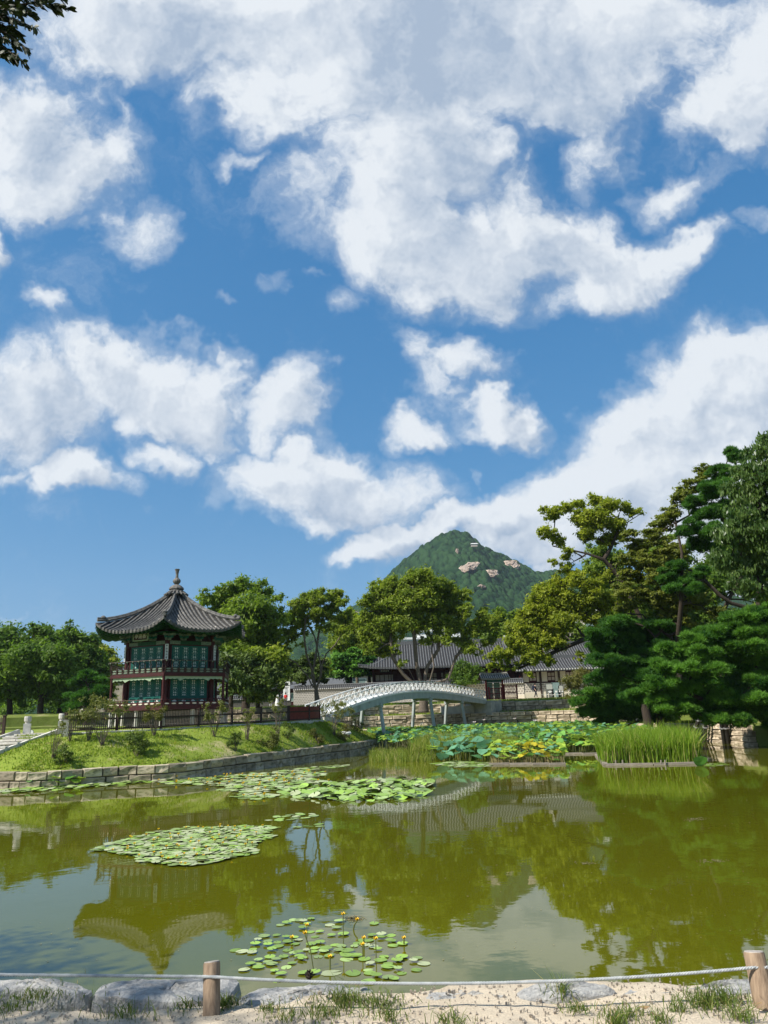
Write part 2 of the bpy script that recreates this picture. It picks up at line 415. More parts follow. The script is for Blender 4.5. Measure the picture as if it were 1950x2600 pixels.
# water: murky olive, smooth and reflecting
m_water, n, l, p = mat_new('pond_water')
wc = mix_rgb(n, l, ramp(n, l, noise(n, l, .05, 3), .3, .7), (.094, .096, .0040), (.078, .084, .0050))
l.new(wc, p.inputs['Base Color'])
p.inputs['Roughness'].default_value = .02
p.inputs['IOR'].default_value = 1.45
p.inputs['Specular IOR Level'].default_value = .62
h1 = noise(n, l, 1.3, 3, .5, stretch=(1.0, 1.0, 1)); h2 = noise(n, l, 7.0, 2, .5, stretch=(.8, 1.2, 1))
hm = n.new('ShaderNodeMath'); hm.operation = 'MULTIPLY_ADD'; l.new(h2, hm.inputs[0]); hm.inputs[1].default_value = .10; l.new(h1, hm.inputs[2])
patch = ramp(n, l, noise(n, l, .16, 3), .42, .62, .25, 1.0)
hp = n.new('ShaderNodeMath'); hp.operation = 'MULTIPLY'; l.new(patch, hp.inputs[0]); l.new(hm.outputs[0], hp.inputs[1])
bp = n.new('ShaderNodeBump'); bp.inputs['Distance'].default_value = .0042; bp.inputs['Strength'].default_value = 1.0
l.new(hp.outputs[0], bp.inputs['Height']); l.new(bp.outputs[0], p.inputs['Normal'])

# ------------------------------------------------------------------ plan of the pond
def catmull(pts, n, closed=False):
    pts = np.array(pts, float); m = len(pts); out = []
    segs = m if closed else m - 1
    for i in range(segs):
        if closed: p0, p1, p2, p3 = pts[(i - 1) % m], pts[i], pts[(i + 1) % m], pts[(i + 2) % m]
        else: p0, p1, p2, p3 = pts[max(i - 1, 0)], pts[i], pts[i + 1], pts[min(i + 2, m - 1)]
        for k in range(n):
            t = k / n
            out.append(.5 * ((2 * p1) + (-p0 + p2) * t + (2 * p0 - 5 * p1 + 4 * p2 - p3) * t * t + (-p0 + 3 * p1 - 3 * p2 + p3) * t ** 3))
    if not closed: out.append(pts[-1])
    return np.array(out)
POND = catmull([(-66, 5.8), (-30, 5.6), (-8, 5.6), (0, 5.5), (8, 5.7), (18, 8), (27, 16), (29.5, 28), (26, 38), (23.6, 46), (23.4, 54), (23.4, 61), (22.2, 67), (19.6, 73.5), (16.5, 79), (10, 81.5), (0, 80), (-10, 78), (-24, 80), (-44, 78), (-62, 66), (-74, 42), (-76, 20)], 6, True)
def normals(L, closed=True):
    T = np.roll(L, -1, 0) - np.roll(L, 1, 0) if closed else np.gradient(L, axis=0)
    T /= np.linalg.norm(T, axis=1)[:, None] + 1e-9
    return np.stack([T[:, 1], -T[:, 0]], 1)          # outward for a counter-clockwise loop
PN = normals(POND)
near_w = np.clip((16 - POND[:, 1]) / 7, 0, 1)          # 1 on the near shore
offs = [-.6, 0.02, .04, 2.6, 2.62, 5.6, 5.62, 7.5, 9.5, 22, 70, 260, 1600]
z_far = [-1.2, -1.2, 1.22, 1.30, 2.50, 2.62, 3.60, 3.86, 3.98, 4.05, 4.4, 6, 8]
z_near = [-1.2, -1.2, .80, .84, .86, .88, .9, .9, .9, .95, 1.1, 2, 8]
rows = []
for k, o in enumerate(offs):
    xy = POND + PN * o
    if o > 5: # keep far rings round
        c_ = np.array([-24.0, 43.0]); d_ = POND - c_; xy = c_ + d_ * (1 + o / np.linalg.norm(d_, axis=1))[:, None] if o > 20 else xy
    z = np.array(z_far[k]) * (1 - near_w) + z_near[k] * near_w
    rows.append(np.column_stack([xy, z]))
R_ = np.array(rows); nr_, nc_ = R_.shape[:2]
F = [(i * nc_ + j, i * nc_ + (j + 1) % nc_, (i + 1) * nc_ + (j + 1) % nc_, (i + 1) * nc_ + j) for i in range(nr_ - 1) for j in range(nc_)]
F = [tuple(reversed(f)) for f in F]
meta(link('ground', mesh_of('ground', R_.reshape(-1, 3), F, m_land)), kind='structure')
bedv = np.column_stack([POND + PN * -.3, np.full(len(POND), -1.2)])
meta(link('pond_bed', mesh_of('pond_bed', bedv, [tuple(range(len(bedv)))], m_mud)), kind='structure')
wv = np.column_stack([POND + PN * .03, np.zeros(len(POND))])
meta(link('pond_water', mesh_of('pond_water', wv, [tuple(range(len(wv)))], m_water)), kind='structure')

# ------------------------------------------------------------------ island
WL = [Z(0, 1703), Z(100, 1700), Z(250, 1690), Z(380, 1683), Z(500, 1668), Z(600, 1655), Z(700, 1640), Z(760, 1632), Z(805, 1618)]
WL = [tuple(p[:2]) for p in WL]
WALLPTS = WL + [(-.6, 66), (-3.5, 71), (-12, 73), (-22, 71), (-30, 64), (-33, 54), (-30, 43), (-24, 36.5)]
ISL = catmull(WALLPTS, 6, True)
IN_ = normals(ISL)
# heights of the wall top and of the fence line
WT = [.70, .68, .69, .72, .80, .83, .85, .88, .75] + [.8] * 8
ztop = catmull([(z, 0) for z in WT], 6, True)[:, 0]
FP = [(-19.64, 38.5), (-16.6, 38.9), (-14.2, 40.4), (-12.62, 42), (-9.62, 46), (-7.6, 49), (-5.6, 52), (-5.0, 54.5), (-4.9, 59), (-6, 64), (-9, 67), (-14, 68.5), (-22, 67), (-27, 61), (-29, 54), (-27, 45), (-22.5, 40)]
FEN = catmull(FP, 6, True)
zf = catmull([(z, 0) for z in [2.2, 2.24, 2.27, 2.27, 2.35, 2.38, 2.42, 2.44, 2.4] + [2.4] * 8], 6, True)[:, 0]
NI = len(ISL)
rows = [np.column_stack([ISL + IN_ * -.05, np.full(NI, -1.2)]), np.column_stack([ISL + IN_ * -.05, ztop - .06])]
for k, (t, b) in enumerate([(.04, .0), (.2, .06), (.4, .12), (.6, .14), (.8, .1), (1.0, 0)]):
    xy = ISL * (1 - t) + FEN * t
    bumps = np.array([.05 * sin(a * 3.1 + k) + .04 * sin(a * 7.3 + 2 * k) for a in np.arange(NI) * .35]) * (0 if t > .95 else 1)
    rows.append(np.column_stack([xy, ztop * (1 - t) + zf * t + b + bumps - .03]))
cI = np.array([-15.5, 53.0])
for t in (.25, .6, 1.0):
    xy = FEN * (1 - t) + cI * t; rows.append(np.column_stack([xy, zf * (1 - t) + 2.5 * t - .03]))
R_ = np.array(rows); nr_, nc_ = R_.shape[:2]
F = [(i * nc_ + j, i * nc_ + (j + 1) % nc_, (i + 1) * nc_ + (j + 1) % nc_, (i + 1) * nc_ + j) for i in range(nr_ - 1) for j in range(nc_)]
LAWN = R_
meta(link('island_lawn', mesh_of('island_lawn', R_.reshape(-1, 3), F, m_lawn, True)), kind='structure')
def lawn_point(s, t):
    """point on the island slope: s along the wall (index of WALLPTS), t 0 at the wall, 1 at the fence"""
    i = s * 6; a = int(i) % NI; b = (a + 1) % NI; f = i - int(i)
    ts = [0.04, .2, .4, .6, .8, 1.0]; col = []
    for q in (a, b):
        col.append([np.interp(t, ts, LAWN[2:8, q, c]) for c in range(3)])
    return np.array(col[0]) * (1 - f) + np.array(col[1]) * f
def lawn_at(x, y):
    """nearest lawn point under the given survey position"""
    best, bp_ = 1e9, None
    for s in np.linspace(0, 9.2, 120):
        for t in np.linspace(.02, 1, 25):
            q = lawn_point(s, t); v = RM.T @ (q - np.array([0, 0, CH]))
            px_, py_ = (975 + FPX * v[0] / -v[2]) / KD, (1300 - FPX * v[1] / -v[2]) / KD
            d = (px_ - x) ** 2 + (py_ - y) ** 2
            if d < best: best, bp_ = d, q
    return bp_
# ring path round the pavilion
PC = np.array([-14.4, 50.0])
pv = []
for k in range(40):
    a = 2 * pi * k / 40
    for r in (4.9, 6.3): pv.append((PC[0] + r * cos(a), PC[1] + r * sin(a), 2.50 + .012))
meta(link('pavilion_path', mesh_of('pavilion_path', pv, [(2 * k, 2 * k + 1, (2 * k + 3) % 80, (2 * k + 2) % 80) for k in range(40)], m_path)), kind='structure')

# ------------------------------------------------------------------ masonry walls
def stone_meshes(tag, mat, n=7, rough=.035):
    out = []
    for i in range(n):
        r = np.random.default_rng(100 + i)
        V = []
        for x in (-.5, .5):
            for z in (-.5, .5): V.append((x * .985, .5, z * .97))
        for x in (-.5, .5):
            for z in (-.5, .5): V.append((x * .985, -.32, z * .97))
        for x in (-.46, 0, .46):
            for z in (-.40, .02, .41):
                V.append((x + r.normal(0, .008), -.5 + r.normal(0, .10) * (1.2 if rough > .03 else .4) * .6, z + r.normal(0, .02)))
        # indices: back 0..3 (x-,z-),(x-,z+),(x+,z-),(x+,z+); rim 4..7; face 8.. (3x3)
        g = lambda a, b: 8 + a * 3 + b
        F = [(0, 1, 3, 2), (0, 4, 5, 1), (2, 3, 7, 6), (1, 5, 7, 3), (0, 2, 6, 4),
             (4, g(0, 0), g(0, 1), g(0, 2), 5), (6, 7, g(2, 2), g(2, 1), g(2, 0)), (5, g(0, 2), g(1, 2), g(2, 2), 7), (4, 6, g(2, 0), g(1, 0), g(0, 0))]
        for a in range(2):
            for b in range(2): F.append((g(a, b), g(a + 1, b), g(a + 1, b + 1), g(a, b + 1)))
        out.append(mesh_of(tag, V, F, mat))
    return out
st_isl = stone_meshes('stone', m_stone); st_ter = stone_meshes('stone', m_stone_warm)
def stone_wall(name, label, path, zb, zt, courses, wmean, thick, meshes, batter=.0, core=True):
    """path: polyline (x, y) with the open side to its right when walking; zb, zt scalars or per-point"""
    path = np.array(path, float); seg = np.linalg.norm(np.diff(path, axis=0), axis=1); cum = np.concatenate([[0], np.cumsum(seg)])
    zb = np.full(len(path), zb) if np.isscalar(zb) else np.array(zb); zt = np.full(len(path), zt) if np.isscalar(zt) else np.array(zt)
    w = thing(name, label, 'wall')
    nrm = normals(path, False)
    if core:
        V = []
        for i, (p_, n_) in enumerate(zip(path, nrm)):
            for o_, z_ in ((thick * .25, zb[i]), (thick * .25, zt[i] - .03), (-thick * .9, zt[i] - .03)): V.append((p_[0] - n_[0] * -o_ * -1, p_[1] - n_[1] * -o_ * -1, z_))
        V = [(p_[0] - n_[0] * thick * f_, p_[1] - n_[1] * thick * f_, z_) for (p_, n_, a_, b_) in zip(path, nrm, zb, zt) for f_, z_ in ((.3, a_ - .6), (.3, b_ - .04), (.95, b_ - .04))]
        F = [(i * 3 + k, i * 3 + k + 1, i * 3 + 4 + k, i * 3 + 3 + k) for i in range(len(path) - 1) for k in range(2)]
        link('core', mesh_of('core', V, F, m_joint), w)
    for c in range(courses):
        s = -rnd.random() * wmean
        while s < cum[-1]:
            wd = wmean * rnd.uniform(.55, 1.45); m_ = min(max(s + wd / 2, 0.01), cum[-1] - .01)
            x = np.interp(m_, cum, path[:, 0]); y = np.interp(m_, cum, path[:, 1]); a_ = np.interp(m_, cum, zb); b_ = np.interp(m_, cum, zt)
            i = min(np.searchsorted(cum, m_) - 1, len(seg) - 1); d = (path[i + 1] - path[i]) / seg[i]
            h = (b_ - a_) / courses; nn = np.array([d[1], -d[0]])
            off = -thick / 2 + rnd.uniform(-.02, .02) - batter * (c + .5) * h
            top = rnd.uniform(-.03, .03) if c == courses - 1 else 0
            link('stone', rnd.choice(meshes), w, (x + nn[0] * off, y + nn[1] * off, a_ + h * (c + .5) + top / 2), math.atan2(d[1], d[0]), (wd - .025, thick, h - .02 + top))
            s += wd
    return w
# island wall, in view from the left edge round to the bridge side
idx = np.arange(-12, 6 * 9 + 4)
ip = ISL[idx % NI]; iz = ztop[idx % NI]
stone_wall('island_retaining_wall', 'low two course granite retaining wall round the grassy island', ip + IN_[idx % NI] * .22, -.10, iz, 2, .86, .34, st_isl)
# far bank: three tiers.  POND runs counter-clockwise so walk it the other way round
def band(i0, i1, off): return (POND + PN * off)[i0:i1][::-1]
k0 = 6 * 8; k1 = 6 * 18
rb = range(k0, k1)
def far_tier(name, label, off, zb, zt, courses, wm, a, b):
    pth = (POND + PN * (off - .30))[a:b][::-1]
    return stone_wall(name, label, pth, zb, zt, courses, wm, .4, st_ter)
far_tier('pond_edge_wall', 'bottom stone wall of the far bank standing in the water', .0, -.15, 1.27, 4, 1.15, 6 * 9 + 3, 6 * 14 + 2)
far_tier('pond_edge_wall', 'stone wall at the water line behind the lotus bed', .0, -.15, 1.27, 3, 1.25, 6 * 14 + 2, 6 * 18)
far_tier('terrace_wall', 'middle tier of the stone terraces below the tiled gate', 2.6, 1.28, 2.56, 3, 1.25, 6 * 12 + 3, 6 * 18)
far_tier('terrace_wall', 'upper low tier of the stone terraces under the palace wall', 5.6, 2.62, 3.68, 2, 1.35, 6 * 13, 6 * 18)

def lawn_z(x, y):
    G = LAWN[1:].reshape(-1, 3); d = (G[:, 0] - x) ** 2 + (G[:, 1] - y) ** 2; i = np.argsort(d)[:4]; w = 1 / (d[i] + .01); return float((G[i, 2] * w).sum() / w.sum())

# ------------------------------------------------------------------ tiled roofs
def V3(p): return np.array([p[0], p[1], p[2]], float)
def roof_slope(parent, O, e, g, half, L, zf, kl, kr, spacing, rad, mt, mp, me_, solo=True, top=1.0, name='tile_row', thick=.14):
    """one slope: eave centre O, e along the eave, g up the slope (horizontal); width shrinks by kl / kr per metre"""
    O = np.array(O[:2], float); e = np.array(e[:2], float); g = np.array(g[:2], float)
    def pt(u, s, dz=0.0):
        q = O + e * u + g * s
        return (q[0], q[1], zf(u, s) + dz)
    ns, nu = 9, 15
    V, F = [], []
    for dz in (0, -thick):
        for i in range(ns):
            s = L * top * i / (ns - 1); lo, hi = -half + kl * s, half - kr * s
            for j in range(nu): V.append(pt(lo + (hi - lo) * j / (nu - 1), s, dz))
    for i in range(ns - 1):
        for j in range(nu - 1):
            a = i * nu + j; F.append((a, a + 1, a + nu + 1, a + nu)); b = a + ns * nu; F.append((b, b + nu, b + nu + 1, b + 1))
    for j in range(nu - 1): F.append((j, j + ns * nu, j + 1 + ns * nu, j + 1))
    fm = [0 if (k % 2 == 0) else 1 for k in range(2 * (ns - 1) * (nu - 1))] + [2] * (nu - 1)
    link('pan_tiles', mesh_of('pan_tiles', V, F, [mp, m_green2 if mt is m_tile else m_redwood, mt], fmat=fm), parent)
    n = int(2 * half / spacing); allmb = MB(); ends = MB()
    for k in range(n + 1):
        u = -half + (k + .5) * 2 * half / (n + 1)
        smax = L * top
        if kl > 0: smax = min(smax, (u + half) / kl)
        if kr > 0: smax = min(smax, (half - u) / kr)
        if smax < .25: continue
        mb = MB() if solo else allmb
        m_ = 7
        pts = [np.array(pt(u, smax * i / (m_ - 1) - (.06 if i == 0 else 0), rad * .3)) for i in range(m_)]
        ov = []
        for p_ in pts:
            for q in range(5):
                a = pi * q / 4; o_ = e * cos(a) * rad; ov.append((p_[0] + o_[0], p_[1] + o_[1], p_[2] + sin(a) * rad))
        ff = [(i * 5 + q, i * 5 + q + 1, i * 5 + 6 + q, i * 5 + 5 + q) for i in range(m_ - 1) for q in range(4)]
        mb.add(ov, ff)
        # round end tile
        p_ = pts[0]; dv = []
        for q in range(8):
            a = 2 * pi * q / 8; o_ = e * cos(a) * rad * 1.12; dv.append((p_[0] + o_[0] - g[0] * .02, p_[1] + o_[1] - g[1] * .02, p_[2] + sin(a) * rad * 1.12))
        (mb if solo else ends).add(dv, [tuple(range(8))])
        if solo: mb.build(name, mt, parent, smooth=False)
    if not solo:
        o = allmb.build(name, mt, parent); o['kind'] = 'stuff'
        o = ends.build('tile_end', me_, parent); o['kind'] = 'stuff'

# ------------------------------------------------------------------ the pavilion
PA = [radians(-81.4 + 60 * k) for k in range(6)]
pav = thing('hexagonal_pavilion', 'two storey hexagonal wooden pavilion with grey tiled roof, jade lattice doors and stone finial', 'pavilion', (PC[0], PC[1], 0))
def cor(k, r): a = PA[k % 6]; return np.array([cos(a) * r, sin(a) * r])
def face(k, r):
    a, b = cor(k, r), cor(k + 1, r); m_ = (a + b) / 2; e = (b - a) / np.linalg.norm(b - a); g = -m_ / np.linalg.norm(m_)
    return m_, e, g, np.linalg.norm(b - a) / 2
REV = 5.25; RL = REV * .866
def pz(u, s, half=REV / 2):
    t = s / RL; w = max(half * (1 - t), .05)
    return 8.12 + 3.12 * (.45 * t + .55 * t * t) + .70 * (min(abs(u) / w, 1) ** 3) * (1 - t) ** 1.5
roof = link('roof', None, pav)
for k in range(6):
    m_, e, g, hf = face(k, REV)
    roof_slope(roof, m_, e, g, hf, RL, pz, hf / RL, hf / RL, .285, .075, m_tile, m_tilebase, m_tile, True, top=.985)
    # hip ridge
    mb = MB(); c = cor(k, 1.0)
    pts = []
    for t in np.linspace(.02, .90, 9):
        r = REV * (1 - t); pts.append((c[0] * r, c[1] * r, pz(REV / 2 * (1 - t), RL * t) + .12))
    pts[0] = (pts[0][0], pts[0][1], pts[0][2] + .04)
    mb.tube(pts, [.11] + [.12] * 8, 6)
    mb.tube([(p_[0], p_[1], p_[2] + .11) for p_ in pts], [.075] * 9, 6)
    mb.build('hip_ridge', m_tile, roof)
    mb = MB(); mb.lathe([(.10, 0), (.17, .05), (.16, .14), (.06, .22)], 8, (pts[0][0] * .93, pts[0][1] * .93, pts[0][2] + .08)); mb.build('ridge_end_ornament', m_tile, roof)
    # rafters: two rows
    ra = MB()
    for j in range(17):
        u = -hf + (j + .5) * 2 * hf / 17
        for (s0, s1, dz, w_) in ((.12, 1.5, -.20, .08), (.55, 2.3, -.34, .10)):
            s1 = min(s1, (hf - abs(u)) / (hf / RL) + .3)
            if s1 < s0 + .2: continue
            uu = u * (1 - .0)
            a = m_ + e * uu + g * s0; b = m_ + e * uu * .93 + g * s1
            ra.beam((a[0], a[1], pz(uu, s0) + dz), (b[0], b[1], pz(uu * .9, min(s1, 1.6)) + dz - .1), w_, w_)
    o = ra.build('rafter', m_green2, roof); o['kind'] = 'stuff'
# collar of short tiles and the finial
mb = MB(); mb.lathe([(.62, 10.95), (.66, 11.05), (.5, 11.12), (.56, 11.2), (.42, 11.3), (.3, 11.36)], 12); mb.build('roof_collar', m_tile, roof)
for q in range(16):
    a = 2 * pi * q / 16; mb = MB(); mb.tube([(cos(a) * .42, sin(a) * .42, 11.22), (cos(a) * .66, sin(a) * .66, 11.03), (cos(a) * .80, sin(a) * .80, 10.93)], .075, 6); mb.build('collar_tile', m_tile, roof)
m_fin = M('finial_stone', (.17, .16, .145), (.085, .08, .072), 6, .8, .01, 20)
mb = MB(); mb.lathe([(.28, 11.30), (.44, 11.38), (.52, 11.35), (.50, 11.43), (.38, 11.56), (.22, 11.66), (.12, 11.70), (.24, 11.82), (.28, 11.93), (.23, 12.04), (.11, 12.16), (.09, 12.38), (.13, 12.62), (.18, 12.76), (.12, 12.78)], 10)
mb.build('finial', m_fin, pav, smooth=False)

# floors, base, columns
def hexprism(r, z0, z1, mb=None):
    mb = mb or MB(); V = [(*cor(k, r), z) for z in (z0, z1) for k in range(6)]
    mb.add(V, [(5, 4, 3, 2, 1, 0), (6, 7, 8, 9, 10, 11)] + [(k, (k + 1) % 6, 6 + (k + 1) % 6, 6 + k) for k in range(6)]); return mb
hexprism(3.1, 2.45, 3.34).build('brick_plinth', m_darkbrick, pav)
hexprism(4.16, 3.34, 3.60).build('lower_floor', m_redwood, pav)
hexprism(4.10, 5.34, 5.54).build('upper_floor', m_redwood, pav)
hexprism(2.6, 7.5, 8.35).build('bracket_core', m_redwood, pav)
hexprism(3.25, 8.02, 8.16).build('eave_purlin', m_green2, pav)
hexprism(2.2, 3.6, 7.5).build('dark_inner_core', m_barkdark, pav)  # dark solid core added in place of the dim interior, blocks see-through
for k in range(6):
    c = cor(k, 3.07)
    mb = MB(); mb.tube([(c[0], c[1], 3.6), (c[0], c[1], 8.0)], .16, 10); mb.build('column', m_redwood, pav)
    c = cor(k, 3.98); mb = MB(); mb.tube([(c[0], c[1], 3.6), (c[0], c[1], 5.34)], .085, 8); mb.build('balcony_post', m_redwood, pav)
    for f_ in (0, .5):
        c = cor(k, 3.9) * (1 - f_) + cor(k + 1, 3.9) * f_
        mb = MB(); mb.tube([(c[0], c[1], 2.4), (c[0], c[1], 3.34)], [.16, .13], 8); mb.build('stone_pillar', m_stone_pale, pav)
# lintel band, brackets
for k in range(6):
    m_, e, g, hf = face(k, 3.07); az = math.atan2(e[1], e[0])
    for (c0_, c1_, mt) in ((-1, -.46, m_pattern), (-.46, .46, m_green2), (.46, 1, m_pattern)):
        cx = m_ + e * hf * (c0_ + c1_) / 2; mb = MB(); mb.box((cx[0], cx[1], 7.47), (hf * (c1_ - c0_) - .01, .16, .22), az); mb.build('lintel_beam', mt, pav)
    mb = MB(); cx = m_; mb.box((cx[0], cx[1], 7.33), (hf * 2 - .3, .10, .06), az); mb.build('head_rail', m_redwood, pav)
    for j in (-1, -.34, .34):
        for lv, (ln, oz) in enumerate(((.34, 7.66), (.56, 7.80), (.80, 7.94))):
            cx = m_ + e * hf * j - g * (.08 + .10 * lv)
            mb = MB(); mb.box((cx[0], cx[1], oz), (ln, .12, .09), az)
            mb.box((cx[0] - g[0] * .18, cx[1] - g[1] * .18, oz - .02), (.10, .42 + .16 * lv, .10), az)
            for s_ in (-1, 1):
                q = cx + e * ln * .42 * s_; mb.box((q[0], q[1], oz + .07), (.10, .14, .05), az)
            mb.build('bracket', m_pattern if lv != 1 else m_green, pav)
# lattice doors: one panel of each height, copied
def lattice_meshes(w, h, foot):
    fr = MB(); t = .05
    fr.box((0, .01, h / 2), (w, .03, h)); fr.box((-w / 2 + .035, -.03, h / 2), (.07, .05, h)); fr.box((w / 2 - .035, -.03, h / 2), (.07, .05, h))
    fr.box((0, -.03, h - .035), (w - .142, .05, .07)); fr.box((0, -.03, foot), (w - .142, .05, .06)); fr.box((0, -.03, .04), (w - .142, .05, .08))
    pane = MB(); pane.box((0, -.012, (h + foot) / 2), (w - .15, .012, h - foot - .1))
    lt = MB(); H0, H1 = foot + .05, h - .08; W0 = w / 2 - .075
    rows = 7
    for i in range(-1, 2): lt.box((i * W0 * .56, -.032, (H0 + H1) / 2), (.040, .022, H1 - H0))
    for s_ in (-1, 1): lt.box((s_ * W0 * .93, -.030, (H0 + H1) / 2), (.035, .02, H1 - H0))
    for r in range(rows + 1):
        z = H0 + (H1 - H0) * r / rows; lt.box((0, -.035, z), (w - .15, .02, .042))
    for r in range(rows):
        z0 = H0 + (H1 - H0) * r / rows; z1 = H0 + (H1 - H0) * (r + 1) / rows
        for s_ in (-1, 1):
            a_, b_ = (W0, W0 * .56) if r % 2 else (W0 * .56, W0)
            lt.beam((s_ * a_, -.038, z0), (s_ * b_, -.038, z1), .024, .02, (0, 1, 0))
            if r in (2, 4): lt.beam((0, -.038, z0), (s_ * W0 * .56, -.038, z1), .03, .02, (0, 1, 0))
            lt.box((s_ * W0 * .80, -.036, (z0 + z1) / 2), (.05 + .06 * (r % 2), .02, .06))
    ft = MB(); ft.box((0, -.028, foot * .5), (w * .42, .012, .05)); ft.box((0, -.028, foot * .62), (w * .24, .012, .05))
    return fr.mesh('door', m_green), pane.mesh('pane', m_paper), lt.mesh('lattice', m_green), ft.mesh('foot_ornament', m_paper)
for (z0, h, foot) in ((3.62, 1.62, .50), (5.56, 1.72, .34)):
    w = (2 * 1.535 - .62) / 4
    ms = lattice_meshes(w - .015, h, foot)
    for k in range(6):
        m_, e, g, hf = face(k, 3.07); az = math.atan2(e[1], e[0])
        for j in range(4):
            q = m_ + e * (j - 1.5) * w + g * .02
            d = link('door', ms[0], pav, (q[0], q[1], z0), az)
            link('pane', ms[1], d); link('lattice', ms[2], d)
            if foot > .4: link('foot_ornament', ms[3], d)
        for s_ in (-1, 1):
            q = m_ + e * s_ * (2 * w + .06) + g * .02; mb = MB(); mb.box((q[0], q[1], z0 + h / 2), (.10, .08, h), az); mb.build('door_jamb', m_redwood, pav)
# balconies
for (zb_, hh, rr, name_) in ((3.60, .34, 4.10, 'lower'), (5.54, .76, 4.04, 'upper')):
    for k in range(6):
        m_, e, g, hf = face(k, rr); az = math.atan2(e[1], e[0]); out = -g
        up = name_ == 'upper'
        zp = .30 if up else .20
        mb = MB(); mb.box((m_[0], m_[1], zb_ + zp / 2 + .01), (hf * 2 - .06, .05, zp)); mb.V = []; mb.F = []
        mb.box((m_[0], m_[1], zb_ + zp / 2 + .01), (hf * 2 - .08, .05, zp), az); mb.build('parapet_board', m_brownwood if up else m_redwood, pav)
        nb = 9
        for j in range(nb):
            u = (-1 + (2 * j + 1) / nb) * (hf - .05)
            for row in range(2 if up else 1):
                c = m_ + e * u + out * .035
                mb = MB(); V = [(c[0] + e[0] * .15 * cos(a) , c[1] + e[1] * .15 * cos(a), zb_ + .10 + .14 * row + .045 * sin(a)) for a in np.linspace(0, 2 * pi, 9)[:-1]]
                V2 = [(v[0] + out[0] * .012, v[1] + out[1] * .012, v[2]) for v in V]
                mb.add(V + V2, [tuple(range(8, 16))] + [(q, (q + 1) % 8, 8 + (q + 1) % 8, 8 + q) for q in range(8)])
                mb.build('cloud_panel', m_plaster if not up else m_pattern, pav)
        for j in range(nb + 1):
            u = (-1 + 2 * j / nb) * (hf - .06); c = m_ + e * u
            mb = MB()
            if up:
                pts = [(c[0], c[1], zb_), (c[0] + out[0] * .10, c[1] + out[1] * .10, zb_ + .34), (c[0] + out[0] * .06, c[1] + out[1] * .06, zb_ + .55), (c[0] + out[0] * .20, c[1] + out[1] * .20, zb_ + .73)]
                mb.tube(pts, [.032, .03, .025, .03], 5)
            else: mb.tube([(c[0], c[1], zb_), (c[0], c[1], zb_ + hh)], .03, 5)
            mb.build('baluster', m_brownwood if up else m_redwood, pav)
            if up:
                mb = MB(); q = pts[-1]; mb.lathe([(.02, -.05), (.06, 0), (.03, .03)], 6, (q[0], q[1], q[2])); mb.build('lotus_cap', m_pattern, pav)
        o2 = out * (.20 if up else 0)
        a, b = cor(k, rr) * (1 + (.20 / rr if up else 0)), cor(k + 1, rr) * (1 + (.20 / rr if up else 0))
        mb = MB(); mb.tube([(a[0], a[1], zb_ + hh), (b[0], b[1], zb_ + hh)], .032, 6); mb.build('handrail', m_brownwood if up else m_redwood, pav)
# scalloped hanging boards under the upper floor
for k in range(6):
    m_, e, g, hf = face(k, 4.0); mb = MB(); V = []; n_ = 56
    for i in range(n_ + 1):
        u = -hf + 2 * hf * i / n_; ph = (i % 4) / 4
        dip = .13 + .05 * abs(sin(pi * i / 4)); q_ = min(abs(u / hf + .45), abs(u / hf - .45), abs(abs(u / hf) - 1))
        dip += max(0, .14 * (1 - q_ / .09))
        for dz in (0, -dip): V.append((m_[0] + e[0] * u, m_[1] + e[1] * u, 5.335 + dz))
    nn = len(V); V += [(v[0] + g[0] * .03, v[1] + g[1] * .03, v[2]) for v in V]
    F = [(2 * i, 2 * i + 1, 2 * i + 3, 2 * i + 2) for i in range(n_)] + [(nn + 2 * i, nn + 2 * i + 2, nn + 2 * i + 3, nn + 2 * i + 1) for i in range(n_)] + [(2 * i + 1, nn + 2 * i + 1, nn + 2 * i + 3, 2 * i + 3) for i in range(n_)]
    link('scalloped_board', mesh_of('scalloped_board', V, F, m_trim), pav)
# upright name boards on the columns and the plaque under the left eave
def strokes(mb, c, e, size, seed, nrm):
    r = random.Random(seed); e3 = np.array([e[0], e[1], 0]); n3 = np.array([nrm[0], nrm[1], 0])
    for q in range(6):
        if q < 3: a = (-.5 * r.uniform(.6, 1), .45 - .4 * q); b = (.5 * r.uniform(.6, 1), .45 - .4 * q + r.uniform(-.1, .1))
        else: a = (r.uniform(-.4, .4), .5); b = (a[0] + r.uniform(-.3, .3), -.5 * r.uniform(.3, 1))
        A = np.array(c) + e3 * a[0] * size + np.array([0, 0, a[1] * size]); B = np.array(c) + e3 * b[0] * size + np.array([0, 0, b[1] * size])
        mb.beam(A + n3 * .004 * q * .2, B + n3 * .004 * q * .2, size * .13, .004, n3)
for k in (5, 0, 1, 2):
    c = cor(k, 3.07 + .19); d = cor(k, 1.0); e = np.array([-d[1], d[0]]); az = math.atan2(e[1], e[0])
    nb_ = link('column_board', None, pav); mb = MB(); mb.box((c[0], c[1], 6.86), (.20, .03, .98), az); o = mb.build('board', m_plaque, nb_)
    mb = MB()
    for i in range(5): strokes(mb, (c[0] + d[0] * .02, c[1] + d[1] * .02, 7.24 - .185 * i), e, .12, 40 + 7 * i + k, d)
    mb.build('characters', m_ink, nb_)
m_, e, g, hf = face(5, 3.07 + .75); az = math.atan2(e[1], e[0])
q = m_ - g * .05
pl = link('name_plaque', None, pav); mb = MB(); mb.box((q[0], q[1], 7.86), (1.05, .06, .44), az); mb.build('board', m_brownwood, pl)
mb = MB()
